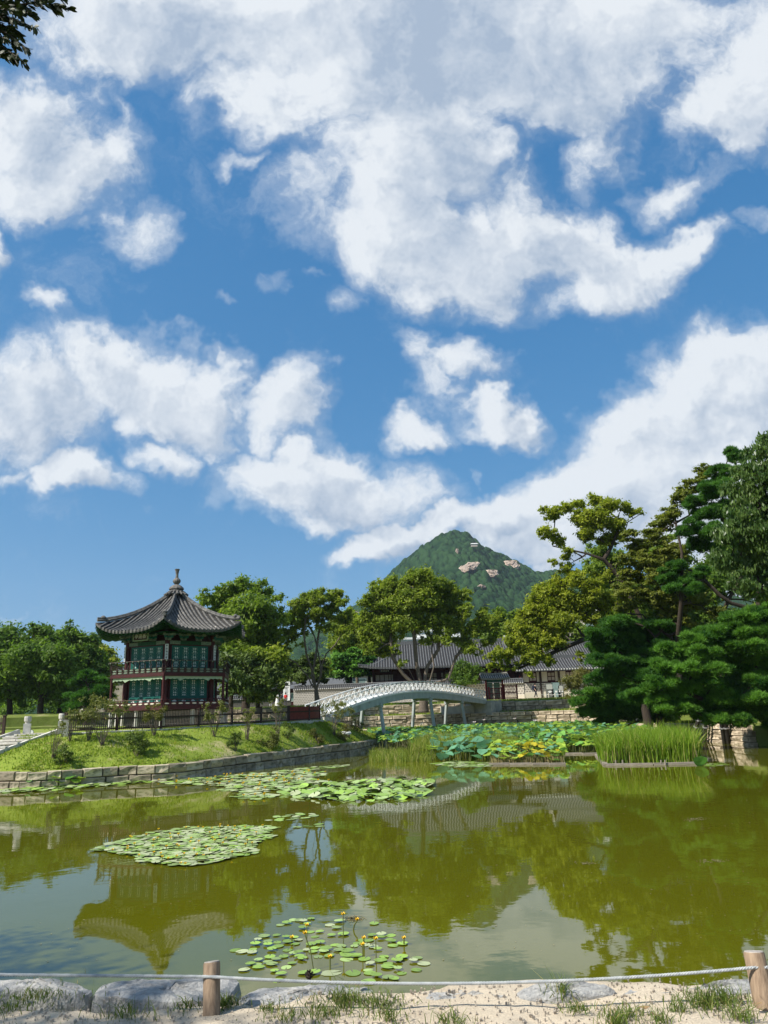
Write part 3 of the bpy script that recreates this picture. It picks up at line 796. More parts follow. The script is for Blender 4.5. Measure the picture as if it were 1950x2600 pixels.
for s_ in (-1, 1): w_ = q + e * .55 * s_; mb.box((w_[0], w_[1], 7.86), (.06, .09, .52), az); mb.box((q[0], q[1], 7.86 + .24 * s_), (1.04, .09, .05), az)
mb.build('frame', m_trim, pl)
def text_obj(name, body, size, loc, rot, mat, parent=None, extrude=.004):
    cu = bpy.data.curves.new(name, 'FONT'); cu.body = body; cu.size = size; cu.align_x = 'CENTER'; cu.align_y = 'CENTER'; cu.extrude = extrude
    cu.materials.append(mat); tmp = bpy.data.objects.new(name, cu); me = bpy.data.meshes.new_from_object(tmp); bpy.data.objects.remove(tmp); o = bpy.data.objects.new(name, me); COL.objects.link(o); o.location = loc; o.rotation_euler = rot
    if parent: o.parent = parent
    return o
w_ = q - g * .045
text_obj('characters', '亭遠香', .30, (w_[0], w_[1], 7.86), (radians(90), 0, az), m_plaque, pl)
# wire hooks for lifted doors, hanging under the left eave
for (px_, py_, ww) in ((268, 1372, .20), (283, 1375, .15)):
    a = P(px_, py_, 47.2) - np.array([PC[0], PC[1], 0]); mb = MB()
    e_ = np.array([.9, -.4, 0])
    p0, p1 = a + e_ * ww, a - e_ * ww
    for (A, B) in (((p0[0], p0[1], 8.15), (p0[0], p0[1], a[2] - .30)), ((p1[0], p1[1], 8.15), (p1[0], p1[1], a[2] - .26)), ((p0[0], p0[1], a[2] - .30), (p1[0], p1[1], a[2] - .26))): mb.beam(A, B, .035, .035)
    mb.build('door_hook', m_blackmetal, pav)

# ------------------------------------------------------------------ fence on the island
FLs = [np.array([*p_, z_]) for p_, z_ in zip(catmull(FP, 6, True), zf)]
def fpt(s): i = s * 6; a = int(i) % NI; return FLs[a] * (1 - (i - int(i))) + FLs[(a + 1) % NI] * (i - int(i))
m_picket = M('picket_wood', (.16, .13, .10), (.10, .08, .06), 5, .8)
def picket_fence(label, s0, s1, posts, solid=False, h=.92, mat=None):
    f_ = thing('picket_fence', label, 'fence')
    N = int((s1 - s0) * 60); pts = [fpt(s0 + (s1 - s0) * i / N) for i in range(N + 1)]
    cum = np.concatenate([[0], np.cumsum([np.linalg.norm(pts[i + 1] - pts[i]) for i in range(N)])]); P_ = np.array(pts)
    def atd(d): return np.array([np.interp(d, cum, P_[:, c]) for c in range(3)])
    mat = mat or m_brownwood
    for z_, hgt in ((.10, .07), (h * .66, .09)):
        mb = MB(); m_ = 14
        for i in range(m_):
            a, b = atd(cum[-1] * i / m_), atd(cum[-1] * (i + 1) / m_); mb.beam(a + [0, 0, z_], b + [0, 0, z_], .06, hgt)
        mb.build('rail', mat, f_)
    for i in range(posts + 1):
        a = atd(cum[-1] * i / posts); mb = MB(); mb.box((a[0], a[1], a[2] + h / 2 - .02), (.13, .13, h + .12)); mb.box((a[0], a[1], a[2] + h + .06), (.17, .17, .05)); mb.build('post', mat, f_)
    mb = MB(); d = .05; sp = .105 if not solid else .115
    while d < cum[-1]:
        a = atd(d); b = atd(min(d + .03, cum[-1])); t = b - a; rz = math.atan2(t[1], t[0])
        mb.box((a[0], a[1], a[2] + h / 2 + .02), (.042 if not solid else .108, .02, h * .96), rz); d += sp
    o = mb.build('picket', m_picket if not solid else m_redbright, f_); o['kind'] = 'stuff'
    kb = MB()
    return f_
picket_fence('dark picket fence on the island left of the stone stairs', -1.4, .05, 4)
picket_fence('long low picket fence with pale stakes in front of the pavilion', 1.02, 5.40, 6)
picket_fence('reddish close boarded fence section beside the white bridge', 5.42, 6.9, 2, True)
# granite kerb below the fence
kb = thing('fence_kerb', 'line of pale granite kerb blocks under the picket fence', 'kerb')
s = -1.4
ke = stone_meshes('kerb_block', m_stone_pale, 3, .01)
while s < 6.95:
    ln = rnd.uniform(.16, .3); a, b = fpt(s), fpt(s + ln); d = b - a; c = (a + b) / 2
    if not (.1 < s < .95): link('kerb_block', rnd.choice(ke), kb, (c[0] + d[1] / np.linalg.norm(d) * .16, c[1] - d[0] / np.linalg.norm(d) * .16, c[2] - .12), math.atan2(d[1], d[0]), (np.linalg.norm(d[:2]) - .02, .26, .22))
    s += ln

# ------------------------------------------------------------------ stone stairs and newel posts
A0, A1 = P(44, 1603, 39.0), P(126, 1597, 39.0)     # top step edge, left and right
m_step = M('step_granite', (.60, .57, .50), (.40, .38, .33), 4.0, .85, .01, 30, rand=.22)
st = thing('stone_stairs', 'pale granite stairs climbing the lawn at the left edge', 'stairs')
stepv = np.array([-.30, -.53]); wid = np.array([A1[0] - A0[0], 0.0]); wl_ = np.linalg.norm(wid); wdir = wid / wl_
nst = 8; zs_ = []
for i in range(nst):
    o_ = np.array([A0[0], A0[1]]) + stepv * i; c = o_ + wdir * wl_ / 2 + stepv * .5; zs_.append(max(lawn_z(*c), lawn_z(*(o_ + wdir * wl_ * .9))))
z0_, z1_ = zs_[0] + .06, zs_[-1] + .14; zst = [max(z0_ + (z1_ - z0_) * i / (nst - 1), zs_[i] + .05) for i in range(nst)]
for i in range(1, nst): zst[i] = min(zst[i], zst[i - 1] - .12)
for i in range(nst):
    o_ = np.array([A0[0], A0[1]]) + stepv * i; cut = rnd.uniform(.35, .65)
    for (u0, u1) in ((0, cut), (cut, 1)):
        c = o_ + wdir * wl_ * (u0 + u1) / 2 + np.array([-.1, -.27])
        mb = MB(); mb.box((0, .05, -.05), (wl_ * (u1 - u0) - .03, .54, .36)); mb.box((0, 0, .135), (wl_ * (u1 - u0) - .03, .60, .09)); mb.build('step', m_step, st, (c[0], c[1], zst[i] - .18))
for s_ in (0, 1):
    a = np.array([A0[0], A0[1]]) + wdir * (wl_ * s_ + (.10 if s_ else -.10)); b = a + stepv * nst
    mb = MB(); mb.beam((a[0], a[1], zst[0] + .02), (b[0], b[1], zst[-1] - .04), .20, .40); mb.build('side_curb', m_stone_pale, st)
def newel(x, y, Y, h, label, w=.34, round_=True):
    p_ = P(x, y, Y); t = thing('stone_newel_post', label, 'post', tuple(p_), .35)
    hb = h * (.70 if round_ else 1)
    mb = MB(); mb.box((0, 0, hb / 2 - .05), (w, w, hb + .1)); mb.build('shaft', m_stone_pale, t)
    if round_:
        mb = MB(); mb.lathe([(w * .36, hb), (w * .36, hb + h * .06), (w * .5, hb + h * .09), (w * .52, hb + h * .24), (w * .46, hb + h * .30)], 12); mb.build('cap', m_stone_pale, t)
newel(56, 1600, 39.1, 1.20, 'stone newel post with rounded cap left of the stairs')
newel(131, 1594, 39.0, 1.20, 'stone newel post with rounded cap right of the stairs')
newel(140, 1597, 38.6, .95, 'plain square granite post beside the right newel', .26, False)
# white drums seen beside the stairs
m_lampw = M('lamp_glass', (.75, .75, .72), (.6, .6, .58), 9, .4)
def spot(x, y, Y, label, s=1.0):
    p_ = P(x, y, Y); t = thing('garden_spotlight', label, 'spotlight', tuple(p_)); 
    mb = MB(); mb.tube([(0, 0, .0), (0, 0, .16 * s)], .03 * s, 6); mb.build('stand', m_blackmetal, t)
    mb = MB(); mb.tube([(-.05 * s, .14 * s, .24 * s), (.02 * s, -.12 * s, .30 * s)], [.11 * s, .15 * s], 10); mb.build('housing', m_blackmetal, t)
    mb = MB(); mb.tube([(.02 * s, -.121 * s, .30 * s), (.023 * s, -.135 * s, .303 * s)], [.13 * s, .13 * s], 10); mb.build('lens', m_lampw, t)
spot(67, 1595, 40.6, 'black garden spotlight behind the left newel post', 1.0)
spot(146, 1580, 40.6, 'black garden spotlight by the fence right of the stairs', .8)

# ------------------------------------------------------------------ the white bridge
BA, BB = np.array([-4.8, 56.0]), np.array([10.6, 84.0]); BD = (BB - BA) / np.linalg.norm(BB - BA); BLn = np.linalg.norm(BB - BA)
BN = np.array([-BD[1], BD[0]])      # to the left
tz = np.linspace(0, 1, 11); DZ = [2.68, 3.27, 3.85, 4.28, 4.55, 4.67, 4.66, 4.57, 4.41, 4.19, 3.95]; BZ = [2.2, 2.62, 3.26, 3.62, 3.86, 3.98, 4.0, 3.91, 3.75, 3.6, 3.45]
dz = lambda t: float(np.interp(t, tz, DZ)); 
_c = np.polyfit(tz, DZ, 5); _b = np.polyfit(tz, BZ, 5)
dz = lambda t: float(np.polyval(_c, t)); bz = lambda t: float(np.polyval(_b, t))
br = thing('arched_bridge', 'white arched timber bridge with crossed railings on splayed legs', 'bridge')
W_ = 1.75; NS = 40
def bp3(t, w, z): q = BA + (BB - BA) * t + BN * w; return np.array([q[0], q[1], z])
V, F = [], []
for i in range(NS + 1):
    t = i / NS
    for w, z in ((-.08, dz(t)), (W_ + .08, dz(t)), (W_ + .08, dz(t) - .12), (-.08, dz(t) - .12)): V.append(bp3(t, w, z))
for i in range(NS):
    for q in range(4): a = i * 4 + q; b = i * 4 + (q + 1) % 4; F.append((a, b, b + 4, a + 4))
link('deck', mesh_of('deck', V, F, m_white), br)
for w in (.06, W_ - .06):
    V, F = [], []
    for i in range(NS + 1):
        t = i / NS
        for ww, z in ((-.11, dz(t) - .122), (.11, dz(t) - .122), (.11, bz(t)), (-.11, bz(t))): V.append(bp3(t, w + ww, z))
    for i in range(NS):
        for q in range(4): a = i * 4 + q; b = i * 4 + (q + 1) % 4; F.append((a, b, b + 4, a + 4))
    F.append((3, 2, 1, 0)); F.append((NS * 4, NS * 4 + 1, NS * 4 + 2, NS * 4 + 3))
    link('side_beam', mesh_of('side_beam', V, F, m_whitesteel), br)
RH = .84
for w in (0.0, W_):
    mb = MB(); pts = [bp3(i / NS, w, dz(i / NS) + RH) for i in range(NS + 1)]; 
    for i in range(NS): mb.beam(pts[i], pts[i + 1], .11, .06)
    mb.build('handrail', m_white, br)
    mb = MB(); pts = [bp3(i / NS, w, dz(i / NS) + .05) for i in range(NS + 1)]
    for i in range(NS): mb.beam(pts[i], pts[i + 1], .08, .06)
    mb.build('bottom_rail', m_white, br)
    nb = 36
    for i in range(nb):
        t0, t1 = i / nb, (i + 1) / nb
        mb = MB(); mb.beam(bp3(t0, w, dz(t0) + .06), bp3(t1, w, dz(t1) + RH - .03), .036, .035, (*BN, 0)); mb.build('brace', m_white, br)
        mb = MB(); mb.beam(bp3(t0, w + .012, dz(t0) + RH - .03), bp3(t1, w + .012, dz(t1) + .06), .036, .035, (*BN, 0)); mb.build('brace', m_white, br)
        mb = MB(); mb.beam(bp3(t0, w + .006, dz(t0)), bp3(t0, w + .006, dz(t0) + RH - .02), .04, .04, (*BN, 0)); mb.build('rail_post', m_white, br)
for t in (.26, .56, .79):
    for s_, w0 in ((-1, .06), (1, W_ - .06)):
        a = bp3(t, w0, bz(t) + .06); b = bp3(t, w0 + s_ * .62, -1.0)
        mb = MB(); mb.tube([b, a * .12 + b * .88, a], [.17, .15, .16], 8); mb.build('leg', m_whitesteel, br)
        mb = MB(); mb.box((a[0], a[1], a[2] - .10), (.42, .42, .36), math.atan2(BD[1], BD[0])); mb.build('leg_head', m_whitesteel, br)
    a, b = bp3(t, .1, bz(t) - .06), bp3(t, W_ - .1, bz(t) - .06); mb = MB(); mb.beam(a, b, .25, .25); mb.build('cross_beam', m_whitesteel, br)
# abutments
ab = thing('bridge_abutment', 'pale concrete abutment under the far end of the bridge', 'abutment')
c = bp3(1.0, W_ / 2, 0) + np.array([BD[0], BD[1], 0]) * .5
mb = MB(); mb.box((c[0], c[1], 3.0), (1.4, 3.0, 1.4), math.atan2(BD[1], BD[0])); mb.build('concrete_block', m_concrete, ab)
mb = MB(); mb.box((c[0] + 1.35, c[1] + .75, 3.16), (1.9, 1.6, 1.36), .05); mb.build('side_block', m_concrete, ab)
mb = MB(); mb.box((c[0] - 2.6, c[1] + .6, 2.93), (3.6, 2.4, .84), .0); mb.build('wing_wall', m_concrete, ab)
ab2 = thing('bridge_abutment', 'low grey stone abutment where the bridge leaves the island', 'abutment')
c = bp3(.0, W_ / 2, 0); mb = MB(); mb.box((c[0], c[1], 2.3), (1.3, 2.5, .62), math.atan2(BD[1], BD[0])); mb.build('stone_block', m_stone_pale, ab2)
mb = MB(); q = bp3(.03, -.25, 2.45); mb.box(q, (.9, .34, .5), math.atan2(BD[1], BD[0])); mb.build('kerb_block', m_concrete, ab2)

# ------------------------------------------------------------------ gate at the far end of the bridge
m_gatered = M('gate_red', (.20, .022, .02), (.13, .016, .015), 5, .6)
m_gtile = M('pale_worn_tile', (.34, .32, .28), (.20, .19, .17), 6, .8)
GX, GY = 12.15, 86.4
gt = thing('tiled_gate', 'small red and green gate with tiled roof at the far end of the bridge', 'gate', (GX, GY, 3.95), .08)
for x in (-1.15, .75):
    mb = MB(); mb.box((x, 0, 1.1), (.19, .19, 2.2)); mb.build('post', m_gatered, gt)
mb = MB(); mb.box((-.2, 0, 2.12), (2.2, .16, .16)); mb.build('lintel', m_green, gt)
mb = MB(); mb.box((-.2, -.02, 1.98), (1.7, .1, .12)); mb.build('valance', m_green, gt)
for x in (-.75, .1):
    mb = MB(); mb.box((x, .08, .95), (.72, .05, 1.86)); d = mb.build('gate_door', m_trim, gt)
    mb = MB()
    for i in range(5): mb.box((x - .3 + .15 * i, .045, 1.1), (.03, .02, 1.5))
    for i in range(6): mb.box((x, .04, .4 + .28 * i), (.68, .02, .03))
    mb.build('lattice', m_green, d)
grf = link('roof', None, gt)
gz = lambda u, s: 2.26 + .52 * (s / .9) ** 1.2 + .12 * abs(u / 1.75) ** 3
roof_slope(grf, (-.2, -.9), (1, 0), (0, 1), 1.7, .9, gz, .15, .15, .26, .075, m_gtile, m_tilebase, m_gtile, False)
roof_slope(grf, (-.2, .9), (-1, 0), (0, -1), 1.7, .9, gz, .15, .15, .26, .075, m_gtile, m_tilebase, m_gtile, False)
mb = MB(); mb.tube([(-1.75, 0, 2.92), (-.9, 0, 2.84), (-.2, 0, 2.82), (.5, 0, 2.84), (1.35, 0, 2.92)], .11, 6); mb.build('ridge', m_gtile, grf)
def red_fence(label, a, b, z, h, n_):
    a, b = np.array(a), np.array(b); f_ = thing('red_slat_fence', label, 'fence', (*a, z), math.atan2(b[1] - a[1], b[0] - a[0])); L = np.linalg.norm(b - a)
    for x in (0, L): mb = MB(); mb.box((x, 0, h * .56), (.15, .15, h * 1.12)); mb.build('post', m_gatered, f_)
    for zz in (.12, h * .5, h): mb = MB(); mb.box((L / 2, 0, zz), (L - .16, .07, .09)); mb.build('rail', m_gatered, f_)
    for i in range(n_): mb = MB(); mb.box((.16 + (L - .3) * (i + .5) / n_, 0, h * .5), (.055, .045, h * .98)); mb.build('slat', m_gatered, f_)
red_fence('red slatted fence right of the small tiled gate', (GX + .9, GY), (GX + 2.4, GY + .5), 3.95, 1.45, 9)
red_fence('red slatted fence leaf at the end of the bridge railing', (GX - 1.1, GY - 1.9), (GX + .5, GY - .6), 3.95, 1.2, 8)

# ------------------------------------------------------------------ compound wall with tile coping
def coped_wall(name, label, a, b, z0, z1, mat, base=.0):
    a, b = np.array(a, float), np.array(b, float); L = np.linalg.norm(b - a)
    w = thing(name, label, 'wall', (a[0], a[1], 0), math.atan2(b[1] - a[1], b[0] - a[0]))
    mb = MB(); mb.box((L / 2, .2, (z0 + z1) / 2), (L, .4, z1 - z0)); mb.build('masonry', mat, w)
    if base: mb = MB(); mb.box((L / 2, .17, z0 + base / 2), (L + .02, .44, base)); mb.build('plinth', m_plaster, w)
    zz = lambda u, s: z1 + .05 + .42 * s / .42
    cop = link('coping', None, w)
    roof_slope(cop, (L / 2, -.22), (1, 0), (0, 1), L / 2, .42, zz, 0, 0, .26, .055, m_tiled, m_tiledpan, m_tilepale, False, thick=.06)
    roof_slope(cop, (L / 2, .62), (-1, 0), (0, -1), L / 2, .42, zz, 0, 0, .26, .055, m_tiled, m_tiledpan, m_tilepale, False, thick=.06)
    mb = MB(); mb.tube([(0, .2, z1 + .50), (L, .2, z1 + .50)], .10, 6); mb.build('ridge', m_tiled, cop)
    return w
cw0 = P(634, 1494, 99); cw1 = P(952, 1480, 96.0); cw2 = P(1131, 1476, 94.6)
coped_wall('compound_wall', 'grey block wall with tiled coping behind the bridge, tree shade put into its colour', cw0[:2], cw1[:2], 4.0, 6.15, m_block_shade)
coped_wall('compound_wall', 'sunlit pale block wall with tiled coping behind the small gate', (cw1[0] + .02, cw1[1] - .05), cw2[:2], 4.0, 6.02, m_block, .55)
# banner beside the wall end
bn = P(619, 1512, 97); t = thing('banner_board', 'tall white vertical notice board at the end of the shaded wall', 'sign', tuple(bn))
mb = MB(); mb.box((0, 0, 1.1), (.85, .10, 2.35)); mb.build('panel', m_plaque, t); mb = MB(); mb.lathe([(.22, 0), (.22, .012)], 12); o = mb.build('emblem', m_blackmetal, t, (0, -.062, 1.95)); o.rotation_euler = (radians(90), 0, 0)
mb = MB()
for i in range(9): mb.box((0, -.055, 1.55 - .15 * i), (.5 - .1 * (i % 3), .008, .05))
mb.build('lettering', m_ink, t)

# ------------------------------------------------------------------ palace hall with hip and gable roof
hall = thing('palace_hall', 'long dark red palace hall with hipped and gabled grey tile roof behind the bridge', 'hall', (0, 0, 0))
hx0, hx1, hy0, hy1 = -4.0, 18.4, 98.0, 108.0; zE, zR = 8.55, 11.95; yr = 103.0; rx0, rx1 = 1.0, 15.6
rf = link('roof', None, hall)
hm = (hx0 + hx1) / 2; hh = (hx1 - hx0) / 2
fz = lambda u, s: zE + (zR - zE) * (s / 5.0) ** 1.22 + .42 * (abs(u) / hh) ** 6 * max(0, 1 - s / 3)
# front and back slopes: the hips cut them up to 3.2 m, then the gable
for (o_, e_, g_) in (((hm, hy0), (1, 0), (0, 1)), ((hm, hy1), (-1, 0), (0, -1))):
    roof_slope(rf, o_, e_, g_, hh, 5.0, fz, (rx0 - hx0) / 5.0, (hx1 - rx1) / 5.0 if e_[0] > 0 else (hx1 - rx1) / 5.0, .36, .075, m_tiled, m_tiledpan, m_tiled, False, thick=.2)
for (o_, e_, g_) in (((hx0, yr), (0, -1), (1, 0)), ((hx1, yr), (0, 1), (-1, 0))):
    sz = lambda u, s: zE + (zR - zE) * (s / 5.0) ** 1.22 * .98 + .42 * (abs(u) / 5) ** 6 * max(0, 1 - s / 3)
    roof_slope(rf, o_, e_, g_, 5.0, 3.2, sz, 1.0, 1.0, .36, .075, m_tiled, m_tiledpan, m_tiled, False, thick=.2)
mb = MB(); mb.beam((rx0 - .5, yr, zR + .18), (rx1 + .5, yr, zR + .18), .34, .52); mb.build('main_ridge', m_tiled, rf)
for x in (rx0 - .55, rx1 + .55): mb = MB(); mb.box((x, yr, zR + .32), (.22, .46, .95)); mb.build('ridge_end', m_tilepale, rf)
for sx, xg, xe in ((1, rx0, hx0), (-1, rx1, hx1)):
    for sy in (-1, 1):
        mb = MB()
        pts = [(xg - sx * .3, yr + sy * .1, zR), (xg - sx * .5, yr + sy * 1.2, zR - 1.0), (xg - sx * .7, yr + sy * 2.1, 10.2 + .1), (xg - sx * 3.2, yr + sy * 4.0, 9.05), (xe, yr + sy * 5.0, 9.05)]
        mb.tube(catmull(pts, 4), .14, 6); mb.build('hip_ridge', m_tiled, rf)
    mb = MB(); V = [(xg - sx * .4, yr - 2.0, 9.95), (xg - sx * .4, yr + 2.0, 9.95), (xg - sx * .4, yr, zR)]; V += [(v[0] + sx * .2, v[1], v[2]) for v in V]
    mb.add(V, [(0, 1, 2), (5, 4, 3), (0, 3, 4, 1), (1, 4, 5, 2), (2, 5, 3, 0)]); mb.build('gable', m_redwood, rf)
mb = MB(); mb.box(((hx0 + hx1) / 2 + .4, 103.3, 6.35), (hx1 - hx0 - 3.2, 6.8, 4.6)); mb.build('body', m_redwood, hall)
mb = MB(); mb.box(((hx0 + hx1) / 2, 103.0, 8.78), (hx1 - hx0 - 2.6, 7.8, .2)); mb.build('soffit', m_brownwood, hall)
for i in range(9):
    x = -2.1 + i * 2.35; mb = MB(); mb.tube([(x, 99.75, 4.2), (x, 99.75, 8.6)], .14, 8); mb.build('column', m_redwood, hall)
mb = MB(); mb.box((8, 99.75, 8.25), (20.6, .16, .3)); mb.build('eave_beam', m_redwood, hall)
mb = MB(); mb.box((8, 99.6, 5.6), (20.6, .3, .25)); mb.build('porch_floor', m_redwood, hall)
m_papd = M('old_window_paper', (.42, .36, .30), (.34, .29, .24), 6, .9)
def pane_window(parent, x, y, z, w, h, nx, ny, matp):
    wn_ = MB(); wn_.box((x, y, z), (w, .08, h)); f_ = wn_.build('window', m_redwood, parent)
    for i in range(nx):
        for j in range(ny):
            mb = MB(); mb.box((x - w / 2 + w * (i + .5) / nx, y - .05, z - h / 2 + h * (j + .5) / ny), (w / nx - .09, .03, h / ny - .12)); mb.build('pane', matp, f_)
pane_window(hall, -.65, 99.70, 6.95, 2.35, 1.7, 4, 2, m_papd)
for x in (5.4, 7.75, 10.1, 12.4, 14.8): pane_window(hall, x, 99.85, 7.2, 1.8, 1.3, 4, 2, m_papd)
pl = link('name_plaque', None, hall); mb = MB(); mb.box((-.55, 99.2, 8.22), (1.25, .06, .34)); mb.build('board', m_ink, pl)
mb = MB()
for i in range(5): strokes(mb, (-1.0 + .22 * i, 99.16, 8.22), (1, 0), .15, 90 + i, (0, -1))
mb.build('characters', m_plaque, pl)

# ------------------------------------------------------------------ service wing on the right
wing = thing('palace_wing', 'low palace wing with cream window panels and block wall right of the gate', 'building')
wx0, wx1, wy = 17.0, 34.0, 97.3
mb = MB(); mb.box(((wx0 + wx1) / 2, wy + 2.6, 4.42), (wx1 - wx0, 4.6, .86)); mb.build('cream_plinth', m_plaster, wing)
mb = MB(); mb.box(((wx0 + wx1) / 2, wy + 2.6, 5.42), (wx1 - wx0 - .04, 4.55, 1.14)); mb.build('block_wall', m_block, wing)
mb = MB(); mb.box(((wx0 + wx1) / 2, wy + 2.75, 6.85), (wx1 - wx0, 4.5, 1.72)); mb.build('timber_wall', m_redwood, wing)
for i in range(8):
    x = wx0 + .1 + i * 2.4; mb = MB(); mb.box((x, wy + .30, 5.8), (.2, .2, 3.6)); mb.build('column', m_brownwood, wing)
for i in range(7):
    x = wx0 + .2 + i * 2.4
    mb = MB(); mb.box((x + .48, wy + .46, 6.80), (.72, .05, 1.25)); mb.build('plaster_panel', m_plaster, wing)
    pane_window(wing, x + 1.35, wy + .46, 6.80, .92, 1.05, 2, 2, m_papd)
    mb = MB(); mb.box((x + 2.08, wy + .46, 6.80), (.40, .05, 1.25)); mb.build('plaster_panel', m_plaster, wing)
mb = MB(); mb.box((wx0 + .2 + 10.3, wy + .38, 6.2), (1.1, .3, 3.0)); mb.build('chimney_pier', m_block, wing)
wr = link('roof', None, wing); wm = (wx0 - .8 + wx1) / 2; whf = (wx1 - wx0 + .8) / 2
wz = lambda u, s: 7.62 + 1.62 * (s / 3.3) ** 1.15
roof_slope(wr, (wm, wy - .8), (1, 0), (0, 1), whf, 3.3, wz, 0, 0, .36, .085, m_tiled, m_tiledpan, m_tilepale, False, thick=.18)
roof_slope(wr, (wm, wy + 5.8), (-1, 0), (0, -1), whf, 3.3, wz, 0, 0, .36, .085, m_tiled, m_tiledpan, m_tilepale, False, thick=.18)
mb = MB(); mb.beam((wx0 - .8, wy + 2.5, 9.4), (wx1, wy + 2.5, 9.4), .3, .42); mb.build('main_ridge', m_tiled, wr)
mb = MB(); mb.tube(catmull([(wx0 - .8, wy - .8, 7.75), (wx0 - .8, wy + .9, 8.2), (wx0 - .8, wy + 2.5, 9.3)], 4), .13, 6); mb.build('verge_ridge', m_tiled, wr)
wg2 = thing('palace_building', 'higher tiled roof of the building behind the low palace wing', 'building')
mb = MB(); mb.box((30, 106, 6.9), (15, 5, 5.8)); mb.build('wall', m_redwood, wg2); r2 = link('roof', None, wg2)
w2 = lambda u, s: 9.5 + 2.0 * (s / 3.6) ** 1.2
roof_slope(r2, (30, 102.4), (1, 0), (0, 1), 8.4, 3.6, w2, 0, 0, .36, .085, m_tiled, m_tiledpan, m_tilepale, False)
roof_slope(r2, (30, 109.6), (-1, 0), (0, -1), 8.4, 3.6, w2, 0, 0, .36, .085, m_tiled, m_tiledpan, m_tilepale, False)
mb = MB(); mb.beam((21.6, 106, 11.7), (38.4, 106, 11.7), .3, .45); mb.build('main_ridge', m_tiled, r2)
# sand path in front of the wing
pv = [(x, y, 4.03) for x in (2.0, 36.0) for y in (91.6, 97.0)]
pth = [(-20, 93.6, 4.05), (40, 90.6, 4.05), (40, 96.5, 4.05), (-20, 98.0, 4.05)]
meta(link('sand_path', mesh_of('sand_path', pth, [(0, 1, 2, 3)], m_path)), kind='structure')
# information boards
m_glass = M('board_teal', (.22, .30, .29), (.16, .23, .22), 3, .25, spec=.6)
m_bgrey = M('board_grey', (.13, .135, .12), (.09, .095, .085), 3, .5)
m_btext = M('board_text_panel', (.40, .41, .37), (.33, .34, .31), 30, .6)
for i, (x, w, h, lab, mt) in enumerate([(1188.5, .95, 1.78, 'dark information board with a white plan drawing by the palace wing', m_bgrey), (1202, 1.02, 1.85, 'blue green information board between two darker boards', m_glass), (1212.5, .72, 1.55, 'narrow dark information board with two white figures', m_bgrey)]):
    p_ = P(x, 1505, 95.0); t = thing('information_board', lab, 'sign', (p_[0], 95.0, 4.06), group='information boards by the palace wing')
    mb = MB(); mb.box((0, 0, h / 2), (w, .12, h)); mb.build('panel', mt, t)
    mb = MB(); mb.box((0, -.065, h * .76), (w * .82, .01, h * .34)); mb.build('text_panel', m_btext if mt is m_bgrey else m_glass, t)
    mb = MB()
    if i == 0: mb.add([(-.3, -.07, h * .42), (0, -.07, h * .34), (.32, -.07, h * .43), (0, -.07, h * .50)], [(0, 1, 2, 3)])
    elif i == 1: mb.box((0, -.07, h * .40), (.26, .01, .22))
    else:
        for s_ in (-1, 1): mb.box((s_ * .16, -.07, h * .50), (.17, .01, .2))
    mb.build('drawing', m_white, t)
rp = thing('rope_barrier', 'thin white rope on short posts in front of the information boards', 'barrier')
rpp = [P(x, 1512, 93.6) for x in (1170, 1186, 1200, 1216)]
for p_ in rpp: mb = MB(); mb.tube([(p_[0], 93.6, 4.0), (p_[0], 93.6, 4.6)], .035, 6); mb.build('post', m_plaster, rp)
for a, b in zip(rpp[:-1], rpp[1:]):
    mb = MB(); mb.tube([(a[0] + (b[0] - a[0]) * t, 93.6, 4.52 - .55 * t * (1 - t)) for t in np.linspace(0, 1, 7)], .022, 5); mb.build('rope', m_white, rp)

# ------------------------------------------------------------------ farther buildings
def block_house(name, label, cat, x, y, z, w, d, h, mw, rows, cols, mroof=None, roofh=0):
    t = thing(name, label, cat, (x, y, z)); mb = MB(); mb.box((0, 0, h / 2), (w, d, h)); mb.build('wall', mw, t)
    for r in range(rows):
        for c in range(cols):
            f_ = MB(); f_.box((-w / 2 + w * (c + .5) / cols, -d / 2 - .03, h * (r + .55) / rows), (w / cols * .6, .08, h / rows * .45)); o = f_.build('window', m_white, t)
            g_ = MB(); g_.box((-w / 2 + w * (c + .5) / cols, -d / 2 - .08, h * (r + .55) / rows), (w / cols * .5, .03, h / rows * .36)); g_.build('pane', m_glass, o)
    mb = MB()
    if roofh:
        V = [(-w / 2 - .6, -d / 2 - .8, h), (w / 2 + .6, -d / 2 - .8, h), (w / 2 + .6, d / 2 + .8, h), (-w / 2 - .6, d / 2 + .8, h), (-w / 2, 0, h + roofh), (w / 2, 0, h + roofh)]
        mb.add(V, [(0, 1, 5, 4), (2, 3, 4, 5), (0, 4, 3), (1, 2, 5), (3, 2, 1, 0)])
    else: mb.box((0, 0, h + .2), (w + .5, d + .5, .4))
    mb.build('roof', mroof or mw, t); return t
q = P(946, 1391, 150); block_house('modern_building', 'white modern building with a small window above the palace roof', 'building', q[0], 150, 5, 8.2, 10, q[2] + 2.0 - 5, m_white, 3, 3)
q = P(915, 1398, 149); block_house('modern_building', 'lower white wing left of the modern building', 'building', q[0] - 1, 149, 5, 9, 8, q[2] - 5.0 + 1.2, m_white, 3, 4)
m_beige = M('beige_render', (.55, .47, .40), (.48, .41, .35), 2, .9)
q = P(1238, 1362, 165); block_house('museum_building', 'pale beige flat roofed building half hidden by the yellow green tree', 'building', q[0], 165, 5, 22, 14, q[2] + 2 - 5, m_beige, 4, 6)
q = P(1310, 1350, 175); block_house('museum_building', 'white upper block behind the beige building on the right', 'building', q[0], 178, 5, 14, 10, q[2] + 3 - 5, m_white, 5, 5)
m_oldstone = M('old_rubble_wall', (.36, .32, .26), (.25, .22, .18), 1.5, .9, .05, 3)
